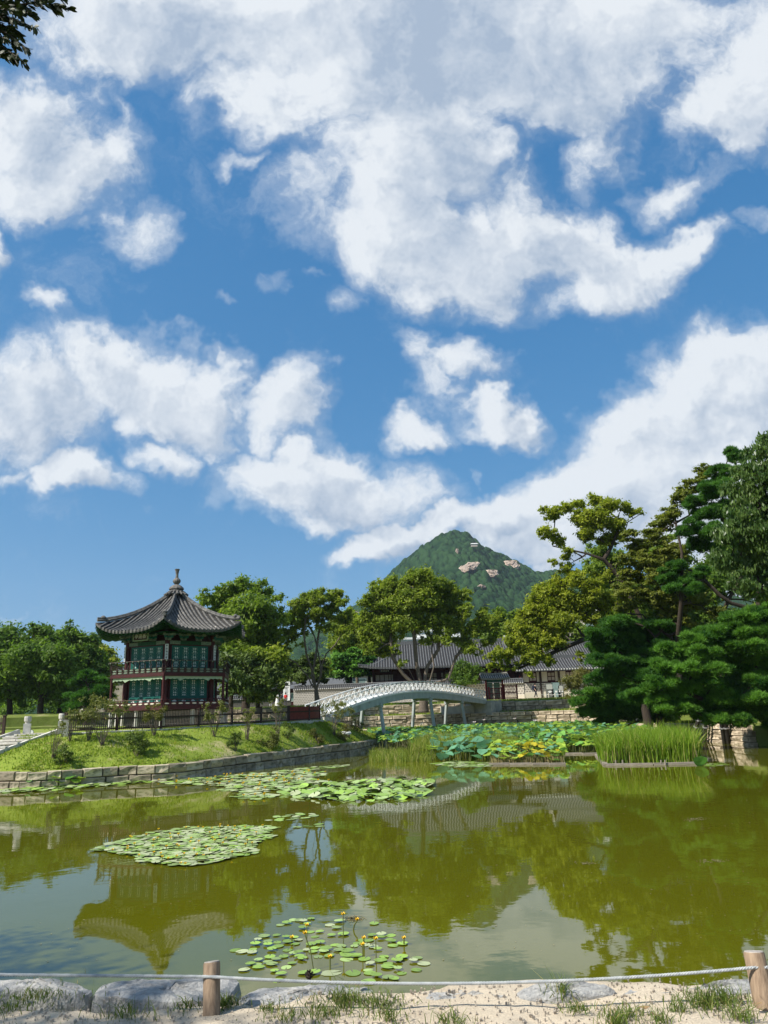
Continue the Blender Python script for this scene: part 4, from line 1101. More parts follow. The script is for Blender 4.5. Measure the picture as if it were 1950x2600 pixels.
q = P(243, 1500, 118); block_house('stone_house', 'beige rubble stone house seen left of the pavilion', 'house', q[0] + .5, 118, 3.8, 9, 6, 6.1, m_oldstone, 2, 3, m_tiled, 1.2)
q = P(605, 1515, 120); block_house('palace_corridor', 'low palace corridor with white and red bays in tree shade', 'building', q[0], 122, 4.2, 22, 5, 2.9, m_redwood, 1, 9, m_tiled, 1.6)
q = P(545, 1520, 108); w = coped_wall('garden_wall', 'low brown brick wall in shade right of the pavilion', (q[0] - 9, 108), (q[0] + 5.5, 108), 4.0, 5.4, m_darkbrick)
q = P(790, 1470, 125); block_house('pink_house', 'pinkish building glimpsed under the pines behind the mid tree', 'house', q[0] + 3, 126, 5, 12, 6, 4.6, m_beige, 1, 3, m_tiled, 1.2)

# ------------------------------------------------------------------ mountain
def value_noise(x, y, seed):
    r = np.random.default_rng(seed); G = r.random((256, 256))
    xi = np.floor(x).astype(int); yi = np.floor(y).astype(int); fx = x - xi; fy = y - yi
    fx = fx * fx * (3 - 2 * fx); fy = fy * fy * (3 - 2 * fy); a = G[xi % 256, yi % 256]; b = G[(xi + 1) % 256, yi % 256]; c = G[xi % 256, (yi + 1) % 256]; d = G[(xi + 1) % 256, (yi + 1) % 256]
    return (a * (1 - fx) + b * fx) * (1 - fy) + (c * (1 - fx) + d * fx) * fy
def cell_bumps(x, y, seed):
    """rounded bumps, one per cell: tree crowns seen from afar"""
    r = np.random.default_rng(seed); GX_ = r.random((256, 256)); GY_ = r.random((256, 256)); GH = r.random((256, 256))
    xi = np.floor(x).astype(int); yi = np.floor(y).astype(int); best = np.full(x.shape, 9.0); hh_ = np.zeros(x.shape)
    for dx in (-1, 0, 1):
        for dy in (-1, 0, 1):
            cx = xi + dx + GX_[(xi + dx) % 256, (yi + dy) % 256]; cy = yi + dy + GY_[(xi + dx) % 256, (yi + dy) % 256]
            d = (x - cx) ** 2 + (y - cy) ** 2; m = d < best; best = np.where(m, d, best); hh_ = np.where(m, GH[(xi + dx) % 256, (yi + dy) % 256], hh_)
    return np.clip(1 - best * 1.3, 0, 1) ** .5, hh_
SIL = [(-200, 1530), (0, 1505), (150, 1485), (215, 1470), (250, 1468), (400, 1450), (560, 1420), (660, 1380), (715, 1343), (765, 1310), (800, 1283), (830, 1253), (860, 1224), (890, 1197), (920, 1176), (945, 1160), (972, 1151), (1000, 1151), (1015, 1161), (1035, 1181), (1060, 1191), (1090, 1205), (1120, 1221), (1150, 1238), (1200, 1239), (1250, 1238), (1310, 1246), (1400, 1262), (1500, 1285), (1659, 1310), (1900, 1350)]
YM = 1150.0
sx = np.array([P(x, y, YM) for x, y in SIL])
nx_, ny_ = 900, 380
_a, _b = P(700, 1300, YM)[0], P(1300, 1300, YM)[0]; xs = np.concatenate([np.linspace(sx[0, 0], _a, 120, endpoint=False), np.linspace(_a, _b, nx_ - 240, endpoint=False), np.linspace(_b, sx[-1, 0], 120)])
crest = np.interp(xs, sx[:, 0], sx[:, 2])
tt = np.linspace(0, 1, ny_)                      # 0 crest, 1 foot towards the pond
X = np.repeat(xs[None], ny_, 0); T = np.repeat(tt[:, None], nx_, 1)
Yg = YM - 620 * T
# keep the crest in place seen from the pond: x drifts towards the view axis
prof = (1 - T) ** 1.25 * .9 + .1 * (1 - T)
ridge = value_noise(X / 95 + 5, T * 2.2, 3) - .5
ridge2 = value_noise(X / 38 + 9, T * 4.5 + 3, 5) - .5
Zg = np.repeat(crest[None], ny_, 0) * prof + (ridge * 42 + ridge2 * 10) * np.minimum(T * 4, 1) * (1 - T)
Zg = np.maximum(Zg, 3 - 3 * T)
b_, hb_ = cell_bumps(X / 7.5, Yg / 11.0, 11)
Zg = Zg + b_ * (3.5 + 6.0 * hb_) * np.clip(T * 60, .35, 1)
Xg = X * (1 - 0.0 * T) + (value_noise(X / 20, T * 30, 8) - .5) * 6
# back side
Vm = np.stack([Xg, Yg, Zg], -1)
back = Vm[0:1].copy(); back[..., 1] += 300; back[..., 2] = 0
Vm = np.concatenate([back, Vm], 0); ny2 = ny_ + 1
ii = (np.arange(ny2 - 1)[:, None] * nx_ + np.arange(nx_ - 1)[None]).ravel()
Fm = np.stack([ii, ii + nx_, ii + nx_ + 1, ii + 1], 1)
tint_m = np.concatenate([np.zeros((1, nx_)), np.clip((hb_ * .55 + .45 * value_noise(X / 60, Yg / 60, 21)) * (.25 + .95 * b_), 0, 1)], 0).ravel()  # gaps between crowns tinted darker, their shade put into the colour
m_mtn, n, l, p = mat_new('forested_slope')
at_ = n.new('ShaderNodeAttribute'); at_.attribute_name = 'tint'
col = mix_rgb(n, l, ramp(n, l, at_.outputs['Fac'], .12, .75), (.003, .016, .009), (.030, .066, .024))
col = mix_rgb(n, l, ramp(n, l, noise(n, l, .35, 4, coord='Object'), .35, .7, 0, .6), col, (.012, .034, .012))
l.new(col, p.inputs['Base Color']); p.inputs['Roughness'].default_value = 1; p.inputs['Specular IOR Level'].default_value = 0
bp = n.new('ShaderNodeBump'); bp.inputs['Distance'].default_value = 1.6; l.new(noise(n, l, .28, 5, .7), bp.inputs['Height']); l.new(bp.outputs[0], p.inputs['Normal'])
meta(link('mountain', mesh_of('mountain', Vm.reshape(-1, 3), Fm, m_mtn, True, tint=tint_m)), kind='structure')
m_rock = M('pink_granite_rock', (.46, .36, .28), (.25, .20, .165), .06, .9, .8, .25, coord='Object')
def slope_point(x, y):
    """point of the mountain seen at the survey position"""
    d = ray(x, y); d = d / d[1]; best = None
    for Yq in np.linspace(560, YM, 300):
        q = d * Yq + np.array([0, 0, CH]); i = np.searchsorted(xs, q[0]); j = int((YM - Yq) / 620 * (ny_ - 1))
        if 0 < i < nx_ and 0 <= j < ny_ and Zg[j, i] > q[2]: return q
    return d * YM + np.array([0, 0, CH])
for (x, y, w, h, rot, lab) in [(1013, 1226, 21, 14, .35, 'large pinkish bare granite dome on the middle of the mountain'), (1061, 1240, 18, 10, -.3, 'sloping bare granite patch right of the large dome'), (1104, 1221, 22, 11, -.1, 'bare granite crag high on the right ridge of the mountain'), (1040, 1268, 9, 5, 0, 'small pale rock patch low on the mountain slope'), (987, 1192, 4, 8, .2, 'thin pale rock streak near the mountain top'), (770, 1327, 9, 7, .6, 'pale rock face low on the left ridge of the mountain')]:
    q = slope_point(x, y); s_ = q[1] * KD / FPX
    r = np.random.default_rng(int(x)); V, F = [], []; nu, nv = 18, 9
    for j in range(nv):
        for i in range(nu):
            a = 2 * pi * i / nu; e_ = (j / (nv - 1)); rr = (sin(e_ * pi / 2)) * 1.05 * (1 + .22 * sin(2 * a + x) + .14 * sin(5 * a + y) + r.normal(0, .04))
            u_, v_ = cos(a) * rr * w * .86 * s_, sin(a) * rr * h * .86 * s_
            u2, v2 = u_ * cos(rot) - v_ * sin(rot), u_ * sin(rot) + v_ * cos(rot)
            V.append((u2, -(cos(e_ * pi / 2)) * 3.5 - 5 + .85 * v2 + r.normal(0, .8), v2))
    F = [(j * nu + i, j * nu + (i + 1) % nu, (j + 1) * nu + (i + 1) % nu, (j + 1) * nu + i) for j in range(nv - 1) for i in range(nu)]
    o = link('granite_outcrop', mesh_of('granite_outcrop', V, F, m_rock, False), None, tuple(q)); meta(o, lab, 'rock')
q = slope_point(1024, 1184); t = thing('hilltop_shelter', 'tiny white lookout building near the mountain top', 'shelter', (q[0], q[1] - 4, q[2] + 1))
mb = MB(); mb.box((0, 0, 2), (9, 4, 3.6)); mb.build('wall', m_beige, t); mb = MB(); mb.add([(-6, -3, 3.8), (6, -3, 3.8), (6, 3, 3.8), (-6, 3, 3.8), (-4, 0, 5.6), (4, 0, 5.6)], [(0, 1, 5, 4), (2, 3, 4, 5), (0, 4, 3), (1, 2, 5), (3, 2, 1, 0)]); mb.build('roof', m_tilepale, t)

# ------------------------------------------------------------------ trees
def leaf_cloud(cl, n, size, up=.35, flat=1.0, seed=0, sub=9, subr=.42, elong=1.0, droop=0.0, squash=.85, shell=.30):
    """leaf quads gathered in many small boughs spread over the shells of the crown's masses"""
    r = np.random.default_rng(seed); cl = np.array(cl, float); vol = cl[:, 3] ** 2; C, Rr, tb = [], [], []
    for (cx, cy, cz, rad) in cl:
        k = max(4, int(2.6 * sub * (rad / np.median(cl[:, 3])) ** 2))
        d = r.normal(size=(k, 3)); d /= np.linalg.norm(d, axis=1)[:, None]
        rr = (shell + (1 - shell) * r.random(k)) * rad
        c = np.array([cx, cy, cz]) + d * rr[:, None] * np.array([1, 1, squash]); C.append(c); Rr.append(rad * subr * 1.05 * r.uniform(.5, 1.3, k)); tb.append(r.random(k))
    C = np.concatenate(C); Rr = np.concatenate(Rr); tb = np.concatenate(tb)
    p_ = Rr ** 2 / (Rr ** 2).sum(); cnt = r.choice(len(C), n, p=p_)
    d = r.normal(size=(n, 3)); d /= np.linalg.norm(d, axis=1)[:, None]
    rad_ = np.minimum(np.abs(r.normal(0, .62, n)) + .08, 1.5)
    pos = C[cnt] + d * (Rr[cnt] * rad_)[:, None] * np.array([1, 1, .72 * flat])
    nrm = d * .55 + r.normal(size=(n, 3)) * .65 + (pos - cl[:, :3].mean(0)) * (.35 / (np.abs(pos - cl[:, :3].mean(0)).max() + .1)); nrm[:, 2] += up; nrm /= np.linalg.norm(nrm, axis=1)[:, None]
    t_ = r.normal(size=(n, 3)); t_[:, 2] -= droop; t_ -= nrm * (t_ * nrm).sum(1)[:, None]; t_ /= np.linalg.norm(t_, axis=1)[:, None]
    if droop > 1: t_ = r.normal(size=(n, 3)) * .4 + np.array([0, 0, -1.0]); t_ /= np.linalg.norm(t_, axis=1)[:, None]; nrm = nrm - t_ * (nrm * t_).sum(1)[:, None]; nrm /= np.linalg.norm(nrm, axis=1)[:, None]
    b = np.cross(nrm, t_); s_ = size * r.uniform(.6, 1.35, n)
    A = t_ * (s_ * elong)[:, None]; B = b * (s_ * .42)[:, None]
    V = np.stack([pos - A, pos + B - A * .1, pos + A, pos - B - A * .1], 1).reshape(-1, 3)
    tint = np.repeat(np.clip(tb[cnt] * .6 + r.random(n) * .4, 0, 1), 4)
    return V, np.arange(4 * n).reshape(-1, 4), tint, C, Rr
def limb_mesh(mb, base, fork, C, r0, seed=0, nmain=5, nstem=2, tip=.012):
    """branching grown outwards: every bough joins the nearest limb that already exists"""
    r = np.random.default_rng(seed); base = np.array(base, float); fork = np.array(fork, float); H = np.linalg.norm(fork - base)
    mid = (base + fork) / 2 + np.array([*(r.uniform(-.05, .05, 2) * H), 0])
    tr = catmull([base - [0, 0, .4], base + (mid - base) * .1, mid, fork], 3)
    N = [fork.copy()]; par = [-1]; depth_ = [0.0]
    order = np.argsort(np.linalg.norm(C - fork, axis=1)); chains = []
    # main limbs first, to well separated targets
    idx_ = [int(order[-1])]
    for _ in range(nmain - 1):
        d = np.min([np.linalg.norm((C - C[i]) , axis=1) for i in idx_], 0); idx_.append(int(np.argmax(d)))
    seq = idx_ + [int(i) for i in order if int(i) not in idx_]
    for k, i in enumerate(seq):
        q = C[i]; NA = np.array(N); dd = np.linalg.norm(NA - q, axis=1) + .22 * np.array(depth_) * (k >= nmain)
        dd = np.where(NA[:, 2] > q[2] + .25 * abs(q[2] - fork[2]) + .3, dd + 3, dd)
        j = 0 if k < nstem else int(np.argmin(dd))
        a_ = N[j]; L = np.linalg.norm(q - a_)
        if L < .15: continue
        m_ = max(2, min(7, int(L / (H * .12 + .25)) + 1)); ch = [j]; up_ = np.array([0, 0, .16 * L])
        wob = r.normal(0, .055 * L, 3)
        for u in range(1, m_ + 1):
            f_ = u / m_; p_ = a_ + (q - a_) * f_ + up_ * np.sin(pi * f_) * (.5 if k >= nmain else 1) * (1 if q[2] > a_[2] else -.2) + wob * np.sin(2 * pi * f_) + (r.normal(0, .025 * L, 3) if u < m_ else 0)
            N.append(p_); par.append(ch[-1]); depth_.append(depth_[ch[-1]] + L / m_); ch.append(len(N) - 1)
        chains.append(ch)
    cnt = np.zeros(len(N))
    for ch in chains: cnt[ch[-1]] += 1
    for i in range(len(N) - 1, 0, -1): cnt[par[i]] += cnt[i]
    R0 = r0 * .80; rad = R0 * (np.maximum(cnt, 1) / cnt[0]) ** .47; rad = np.maximum(rad * (1 - 0.0), tip)
    mb.tube(np.array(tr), np.linspace(1.3, .82, len(tr)) * r0, 9)
    for ch in chains:
        pts = [N[i] for i in ch]; rr = [min(rad[ch[0]], rad[ch[1]] * 1.15)] + [rad[i] for i in ch[1:]]; rr[-1] = tip
        mb.tube(pts, rr, 7 if rr[0] > .06 else 4, cap=False)
def tree(name, label, base, fork, masses, Y, mat, n, size, r0, seed, cat='tree', bark=None, depth=1.0, nmain=5, group=None, nstem=2, **kw):
    """masses: (x, y, radius) in survey pixels at distance Y (or with own distance as 4th)"""
    r = random.Random(seed); cl = []
    for m_ in masses:
        yy = m_[3] if len(m_) > 3 else Y + r.uniform(-1, 1) * m_[2] * Y * KD / FPX * depth
        q = P(m_[0], m_[1], yy); cl.append((*q, 1.16 * m_[2] * yy * KD / FPX))
    b = P(base[0], base[1], Y); f_ = P(fork[0], fork[1], Y)
    t = thing(name, label, cat, tuple(b), group=group)
    V, F, ti, C, Rr = leaf_cloud(cl, n, size, seed=seed, **kw)
    link('crown', mesh_of('crown', V - b, F, mat, tint=ti), t)
    mb = MB(); limb_mesh(mb, (0, 0, 0), f_ - b, C - b, r0, seed, nmain, nstem)
    mb.build('trunk', bark or m_bark, t, smooth=True)
    return t
L_dark = leaf_mat('dark_oak_leaf', (0.062, 0.126, 0.017), (0.162, 0.252, 0.034), trans=.48)
L_mid = leaf_mat('mid_green_leaf', (0.102, 0.174, 0.019), (0.234, 0.318, 0.041), trans=.48)
L_zel = leaf_mat('olive_zelkova_leaf', (0.102, 0.156, 0.014), (0.282, 0.348, 0.038), (0.360, 0.372, 0.042), trans=.48)
L_yel = leaf_mat('yellow_green_locust_leaf', (0.156, 0.204, 0.017), (0.348, 0.384, 0.036), (0.432, 0.432, 0.048), trans=.48)
L_map = leaf_mat('dark_maple_leaf', (0.102, 0.132, 0.022), (0.228, 0.252, 0.041), (0.264, 0.240, 0.048), trans=.48)
L_ever = leaf_mat('glossy_evergreen_leaf', (0.048, 0.102, 0.024), (0.138, 0.210, 0.054), (0.264, 0.324, 0.156), trans=.48, rough=.32)
L_pine = leaf_mat('pine_needle', (.016, .070, .010), (.090, .220, .026), trans=.34, rough=.6)
L_pinel = leaf_mat('bright_pine_needle', (.020, .085, .010), (.145, .310, .035), trans=.34, rough=.6)
L_dull = leaf_mat('dull_olive_leaf', (0.041, 0.074, 0.014), (0.108, 0.155, 0.024), trans=.2)  # darker leaf tone than the other greens
L_shrub = leaf_mat('olive_shrub_leaf', (0.081, 0.095, 0.020), (0.189, 0.182, 0.041), (0.270, 0.162, 0.047), trans=.3)
L_rose = leaf_mat('pale_dry_shrub_leaf', (.10, .125, .03), (.22, .23, .06), (.30, .18, .07), trans=.3)
L_green = leaf_mat('small_green_shrub_leaf', (0.068, 0.115, 0.020), (0.149, 0.203, 0.034), (0.216, 0.189, 0.041), trans=.3)

# left group
tree('oak_tree', 'leftmost dense dark tree at the picture edge behind the stairs', (20, 1556), (20, 1500), [(-20, 1400, 52), (22, 1388, 42), (58, 1392, 32), (10, 1440, 55), (60, 1440, 45), (-10, 1490, 40), (45, 1492, 38)], 92, L_dark, 34000, .24, .34, 1, bark=m_barkdark)
tree('oak_tree', 'tall dark tree with rounded top left of the pavilion, second from the left', (88, 1560), (90, 1500), [(85, 1372, 26), (110, 1390, 35), (80, 1420, 45), (125, 1430, 45), (95, 1470, 45), (140, 1480, 38), (60, 1360, 16)], 90, L_dark, 36000, .24, .36, 2, bark=m_barkdark)
tree('oak_tree', 'broad dark green tree with twin tops between the left grove and the pavilion', (128, 1556), (140, 1500), [(150, 1372, 26), (176, 1388, 28), (165, 1420, 42), (200, 1440, 34), (180, 1470, 38), (140, 1450, 35), (205, 1408, 16), (150, 1345, 10)], 96, L_dark, 34000, .24, .36, 3, bark=m_barkdark)
tree('ginkgo_tree', 'light yellow green tree closest to the left side of the pavilion', (226, 1552), (226, 1490), [(215, 1408, 20), (232, 1425, 20), (243, 1445, 14), (218, 1450, 24), (240, 1478, 15), (222, 1490, 18)], 104, L_yel, 11000, .26, .22, 4)
# behind the pavilion, right
tree('oak_tree', 'large deep green tree rising behind the right side of the pavilion', (530, 1535), (528, 1440), [(458, 1290, 26), (490, 1272, 26), (525, 1268, 28), (565, 1272, 24), (596, 1290, 18), (480, 1320, 38), (535, 1320, 42), (580, 1330, 34), (470, 1370, 40), (530, 1375, 45), (575, 1385, 36), (495, 1415, 40), (555, 1425, 36), (448, 1345, 22)], 80, L_mid, 62000, .22, .40, 5, bark=m_barkdark)
tree('bushy_tree', 'low bushy olive tree beside the right corner of the pavilion', (498, 1535), (500, 1490), [(505, 1440, 30), (540, 1438, 30), (575, 1450, 28), (598, 1475, 20), (510, 1480, 30), (555, 1485, 30), (585, 1500, 18), (480, 1460, 20)], 74, L_dull, 20000, .20, .22, 6, bark=m_barkdark)
tree('bushy_tree', 'olive tree with a few yellow sprays between the pavilion and the mid tree', (556, 1532), (560, 1495), [(560, 1415, 26), (590, 1420, 24), (600, 1445, 22), (540, 1460, 22), (575, 1470, 24), (560, 1500, 16)], 76, L_zel, 14000, .20, .2, 7, bark=m_barkdark)
# mid tree with open crown and many bare limbs
tree('zelkova_tree', 'slender open zelkova with several pale bare limbs left of the bridge', (685, 1512), (683, 1490), [(648, 1312, 20), (668, 1296, 18), (693, 1292, 20), (720, 1288, 18), (738, 1300, 14), (632, 1335, 18), (655, 1338, 18), (690, 1325, 20), (718, 1322, 18), (745, 1335, 16), (612, 1372, 18), (590, 1385, 14), (632, 1368, 16), (660, 1362, 12), (610, 1405, 14), (700, 1352, 14), (735, 1362, 16), (765, 1345, 12), (650, 1395, 9)], 84, L_zel, 34000, .18, .26, 8, sub=7, subr=.38, nmain=7, nstem=6)
for i_, (bx, by, fx, fy, ms, lab) in enumerate([
    (650, 1515, 655, 1475, [(640, 1440, 20), (665, 1430, 20), (690, 1440, 18), (625, 1465, 14), (655, 1462, 18), (690, 1468, 16), (620, 1430, 14)], 'dark layered pine behind the limbs of the slender zelkova'),
    (757, 1500, 757, 1460, [(735, 1420, 18), (765, 1415, 20), (790, 1428, 18), (735, 1445, 18), (765, 1445, 20), (795, 1452, 16), (750, 1465, 14)], 'bright topped low pine left of the palace hall roof')]):
    tree('pine_tree', lab, (bx, by), (fx, fy), ms, 100, L_pinel if i_ else L_dull, 17000, .24, .2, 20 + i_, bark=m_barkdark, flat=.5, up=.8)
tree('background_tree', 'yellow green tree filling the gap between the zelkova and the great tree', (770, 1500), (770, 1450), [(760, 1350, 24), (785, 1370, 28), (745, 1380, 24), (770, 1400, 26), (800, 1400, 24), (730, 1405, 18), (760, 1330, 14), (800, 1345, 16), (818, 1425, 14)], 112, L_zel, 20000, .27, .25, 9)
# the great tree in the centre
tree('zelkova_tree', 'great spreading zelkova with dark forked limbs in front of the palace hall', (915, 1530), (913, 1496), [(822, 1278, 24), (850, 1266, 22), (885, 1258, 24), (918, 1258, 26), (950, 1266, 24), (980, 1282, 20), (1004, 1288, 14), (800, 1300, 20), (835, 1310, 26), (870, 1300, 28), (910, 1300, 30), (950, 1306, 28), (985, 1315, 22), (1012, 1320, 16), (1040, 1332, 18), (795, 1335, 20), (830, 1345, 26), (868, 1345, 26), (905, 1345, 24), (945, 1345, 24), (985, 1352, 22), (1022, 1360, 20), (800, 1368, 20), (850, 1380, 18), (1000, 1385, 16), (1048, 1385, 14), (1030, 1410, 10), (855, 1405, 13), (868, 1430, 11), (800, 1395, 18), (828, 1402, 20), (1015, 1402, 18), (1058, 1350, 18), (1066, 1378, 14), (960, 1376, 20), (922, 1380, 15), (785, 1350, 16), (1070, 1335, 14)], 80, L_zel, 120000, .18, .46, 10, sub=9, subr=.38, nmain=10, nstem=6, bark=m_bark)
tree('background_tree', 'pale green tree behind the right half of the palace roof', (1065, 1480), (1065, 1420), [(1050, 1345, 24), (1080, 1325, 18), (1100, 1350, 24), (1070, 1370, 26), (1105, 1390, 24), (1085, 1410, 22), (1050, 1390, 18), (1120, 1330, 16), (1130, 1360, 18)], 118, L_mid, 17000, .28, .25, 11)
tree('evergreen_shrub', 'dark rounded evergreen in front of the palace hall', (1005, 1482), (1003, 1470), [(985, 1455, 16), (1005, 1445, 18), (1025, 1455, 16), (1000, 1470, 16), (1025, 1472, 12)], 95.5, L_dark, 9000, .14, .12, 12, cat='shrub', bark=m_barkdark, nmain=3)
# the yellow green locust
tree('locust_tree', 'large airy yellow green locust leaning over the palace wing', (1435, 1540), (1415, 1445), [(1190, 1108, 20), (1218, 1095, 17), (1250, 1088, 17), (1285, 1080, 18), (1315, 1090, 22), (1345, 1095, 17), (1372, 1105, 15), (1182, 1150, 18), (1205, 1170, 18), (1228, 1195, 16), (1255, 1120, 24), (1290, 1120, 26), (1325, 1130, 22), (1270, 1155, 20), (1308, 1165, 20), (1222, 1228, 16), (1195, 1212, 12), (1240, 1250, 22), (1275, 1270, 24), (1205, 1262, 20), (1180, 1280, 22), (1215, 1300, 28), (1255, 1305, 26), (1160, 1305, 22), (1140, 1335, 22), (1180, 1335, 26), (1220, 1345, 24), (1135, 1368, 22), (1165, 1380, 24), (1205, 1385, 20), (1120, 1400, 18), (1098, 1412, 16), (1150, 1420, 20), (1185, 1425, 16), (1112, 1440, 12), (1140, 1455, 12), (1300, 1250, 20), (1310, 1300, 24), (1280, 1335, 22), (1340, 1160, 18), (1250, 1420, 12), (1290, 1375, 16), (1078, 1412, 17), (1062, 1435, 13), (1090, 1438, 13), (1052, 1422, 10), (1100, 1385, 16), (1125, 1350, 18)], 66, L_yel, 105000, .145, .40, 13, sub=10, subr=.36, nmain=10, bark=m_barkdark)
# maple, layered
tree('maple_tree', 'dark olive maple with layered sprays between the locust and the tall pine', (1462, 1520), (1462, 1400), [(1360, 1160, 18), (1385, 1180, 22), (1410, 1160, 22), (1430, 1135, 22), (1450, 1110, 22), (1470, 1075, 22), (1495, 1050, 22), (1520, 1020, 20), (1400, 1210, 26), (1440, 1190, 24), (1355, 1205, 20), (1370, 1240, 24), (1420, 1245, 26), (1345, 1275, 22), (1385, 1285, 24), (1430, 1290, 26), (1470, 1300, 26), (1510, 1300, 22), (1545, 1320, 18), (1480, 1260, 20), (1350, 1310, 18), (1450, 1225, 24), (1475, 1190, 20), (1455, 1330, 18), (1490, 1345, 16)], 56, L_map, 80000, .125, .26, 14, flat=.45, sub=11, subr=.42, nmain=7, bark=m_barkdark, up=.7)
# right side greenery behind
tree('background_tree', 'mid green tree low behind the pines at the right', (1390, 1500), (1390, 1440), [(1340, 1350, 26), (1375, 1365, 28), (1420, 1370, 30), (1460, 1375, 30), (1350, 1390, 28), (1500, 1380, 26), (1400, 1400, 28), (1320, 1400, 20)], 84, L_mid, 22000, .22, .3, 15)
tree('background_tree', 'bluish green far trees between the maple and the right edge', (1560, 1500), (1560, 1420), [(1530, 1350, 32), (1580, 1345, 32), (1630, 1340, 34), (1680, 1350, 34), (1550, 1390, 32), (1600, 1395, 34), (1650, 1390, 30)], 88, L_dark, 22000, .24, .3, 16)
tree('yellowing_tree', 'tree with yellowing leaves at the right edge below the broadleaf', (1665, 1560), (1668, 1420), [(1640, 1285, 20), (1668, 1270, 24), (1690, 1300, 28), (1650, 1315, 20), (1625, 1330, 14), (1660, 1345, 20)], 54, L_zel, 14000, .13, .2, 17, flat=.5)
tree('bright_tree', 'fresh green tree between the locust and the maple above the palace wing', (1330, 1500), (1330, 1380), [(1290, 1190, 22), (1320, 1205, 24), (1290, 1225, 26), (1325, 1240, 28), (1300, 1265, 26), (1345, 1270, 26), (1290, 1300, 26), (1335, 1310, 28), (1370, 1320, 24), (1310, 1340, 24)], 76, L_mid, 44000, .15, .24, 24, subr=.36, sub=10, bark=m_barkdark)
tree('background_tree', 'dull green far tree seen under the right limbs of the locust', (1250, 1480), (1250, 1420), [(1180, 1345, 20), (1215, 1362, 22), (1255, 1372, 22), (1290, 1372, 22), (1235, 1395, 20), (1275, 1400, 22), (1310, 1395, 20)], 112, L_mid, 16000, .25, .2, 25)
def fill_masses(poly, n_, r0, r1, seed):
    r = random.Random(seed); out = []; xs_p = [p_[0] for p_ in poly]; ys_p = [p_[1] for p_ in poly]; k = 0
    while len(out) < n_ and k < 5000:
        k += 1; x, y = r.uniform(min(xs_p), max(xs_p)), r.uniform(min(ys_p), max(ys_p)); c = False; j = len(poly) - 1
        for i in range(len(poly)):
            if (poly[i][1] > y) != (poly[j][1] > y) and x < (poly[j][0] - poly[i][0]) * (y - poly[i][1]) / (poly[j][1] - poly[i][1]) + poly[i][0]: c = not c
            j = i
        if c and all((x - a[0]) ** 2 + (y - a[1]) ** 2 > (r0 * .9) ** 2 for a in out): out.append((x, y, r.uniform(r0, r1)))
    return out
tree('grove_tree', 'deep green tree filling the space between maple and locust', (1440, 1520), (1440, 1400), fill_masses([(1330, 1260), (1390, 1190), (1450, 1150), (1490, 1200), (1500, 1300), (1490, 1400), (1330, 1400)], 26, 22, 30, 1), 72, L_mid, 42000, .19, .26, 26, bark=m_barkdark)
tree('grove_tree', 'dark green tree behind the tall pine at the right', (1520, 1520), (1530, 1400), fill_masses([(1480, 1240), (1520, 1210), (1600, 1120), (1700, 1080), (1700, 1420), (1480, 1420)], 40, 24, 32, 2), 70, L_dark, 52000, .20, .28, 27, bark=m_barkdark)
tree('grove_tree', 'olive green tree rising behind the small gate and the locust limbs', (1150, 1480), (1150, 1420), fill_masses([(1085, 1345), (1130, 1300), (1200, 1290), (1210, 1370), (1130, 1420), (1080, 1400)], 12, 18, 24, 3), 108, L_yel, 20000, .24, .22, 28, bark=m_barkdark)
tree('grove_tree', 'olive tree between the great zelkova and the mid tree above the shaded wall', (800, 1490), (800, 1430), fill_masses([(725, 1345), (780, 1325), (840, 1350), (830, 1440), (730, 1440)], 14, 18, 24, 4), 106, L_zel, 22000, .24, .22, 29, bark=m_barkdark)
# broadleaf at the right edge, long hanging leaves, nearer
tree('broadleaf_tree', 'tall glossy broadleaf tree with drooping leaves at the right edge', (1810, 1700), (1790, 1330), [(1640, 985, 26), (1665, 960, 30), (1600, 1015, 26), (1635, 1030, 34), (1680, 1030, 40), (1590, 1060, 28), (1625, 1085, 36), (1670, 1090, 40), (1590, 1120, 30), (1565, 1160, 28), (1605, 1160, 36), (1650, 1160, 40), (1560, 1210, 26), (1595, 1215, 32), (1640, 1225, 38), (1690, 1200, 50), (1580, 1255, 22), (1615, 1265, 26), (1655, 1275, 26), (1720, 1120, 60), (1730, 1010, 50), (1610, 975, 16)], 38, L_ever, 80000, .105, .34, 18, elong=1.15, droop=2, sub=11, subr=.40, nmain=8, bark=m_barkdark)

# woods closing the view behind the compound
r = np.random.default_rng(5); cl = []
for i in range(190):
    x = -125 + 230 * i / 190 + r.uniform(-2, 2); cl.append((x, 134 + r.uniform(-6, 6), 4 + r.uniform(.2, 7.0), r.uniform(2.2, 3.6)))
V, F, ti, C, Rr = leaf_cloud(cl, 80000, .42, seed=6, sub=5, subr=.5, shell=.2)
o = link('far_woods', mesh_of('far_woods', V, F, L_dark, tint=ti)); meta(o, 'dark continuous woods closing the view behind the palace compound', 'woods', kind='stuff')
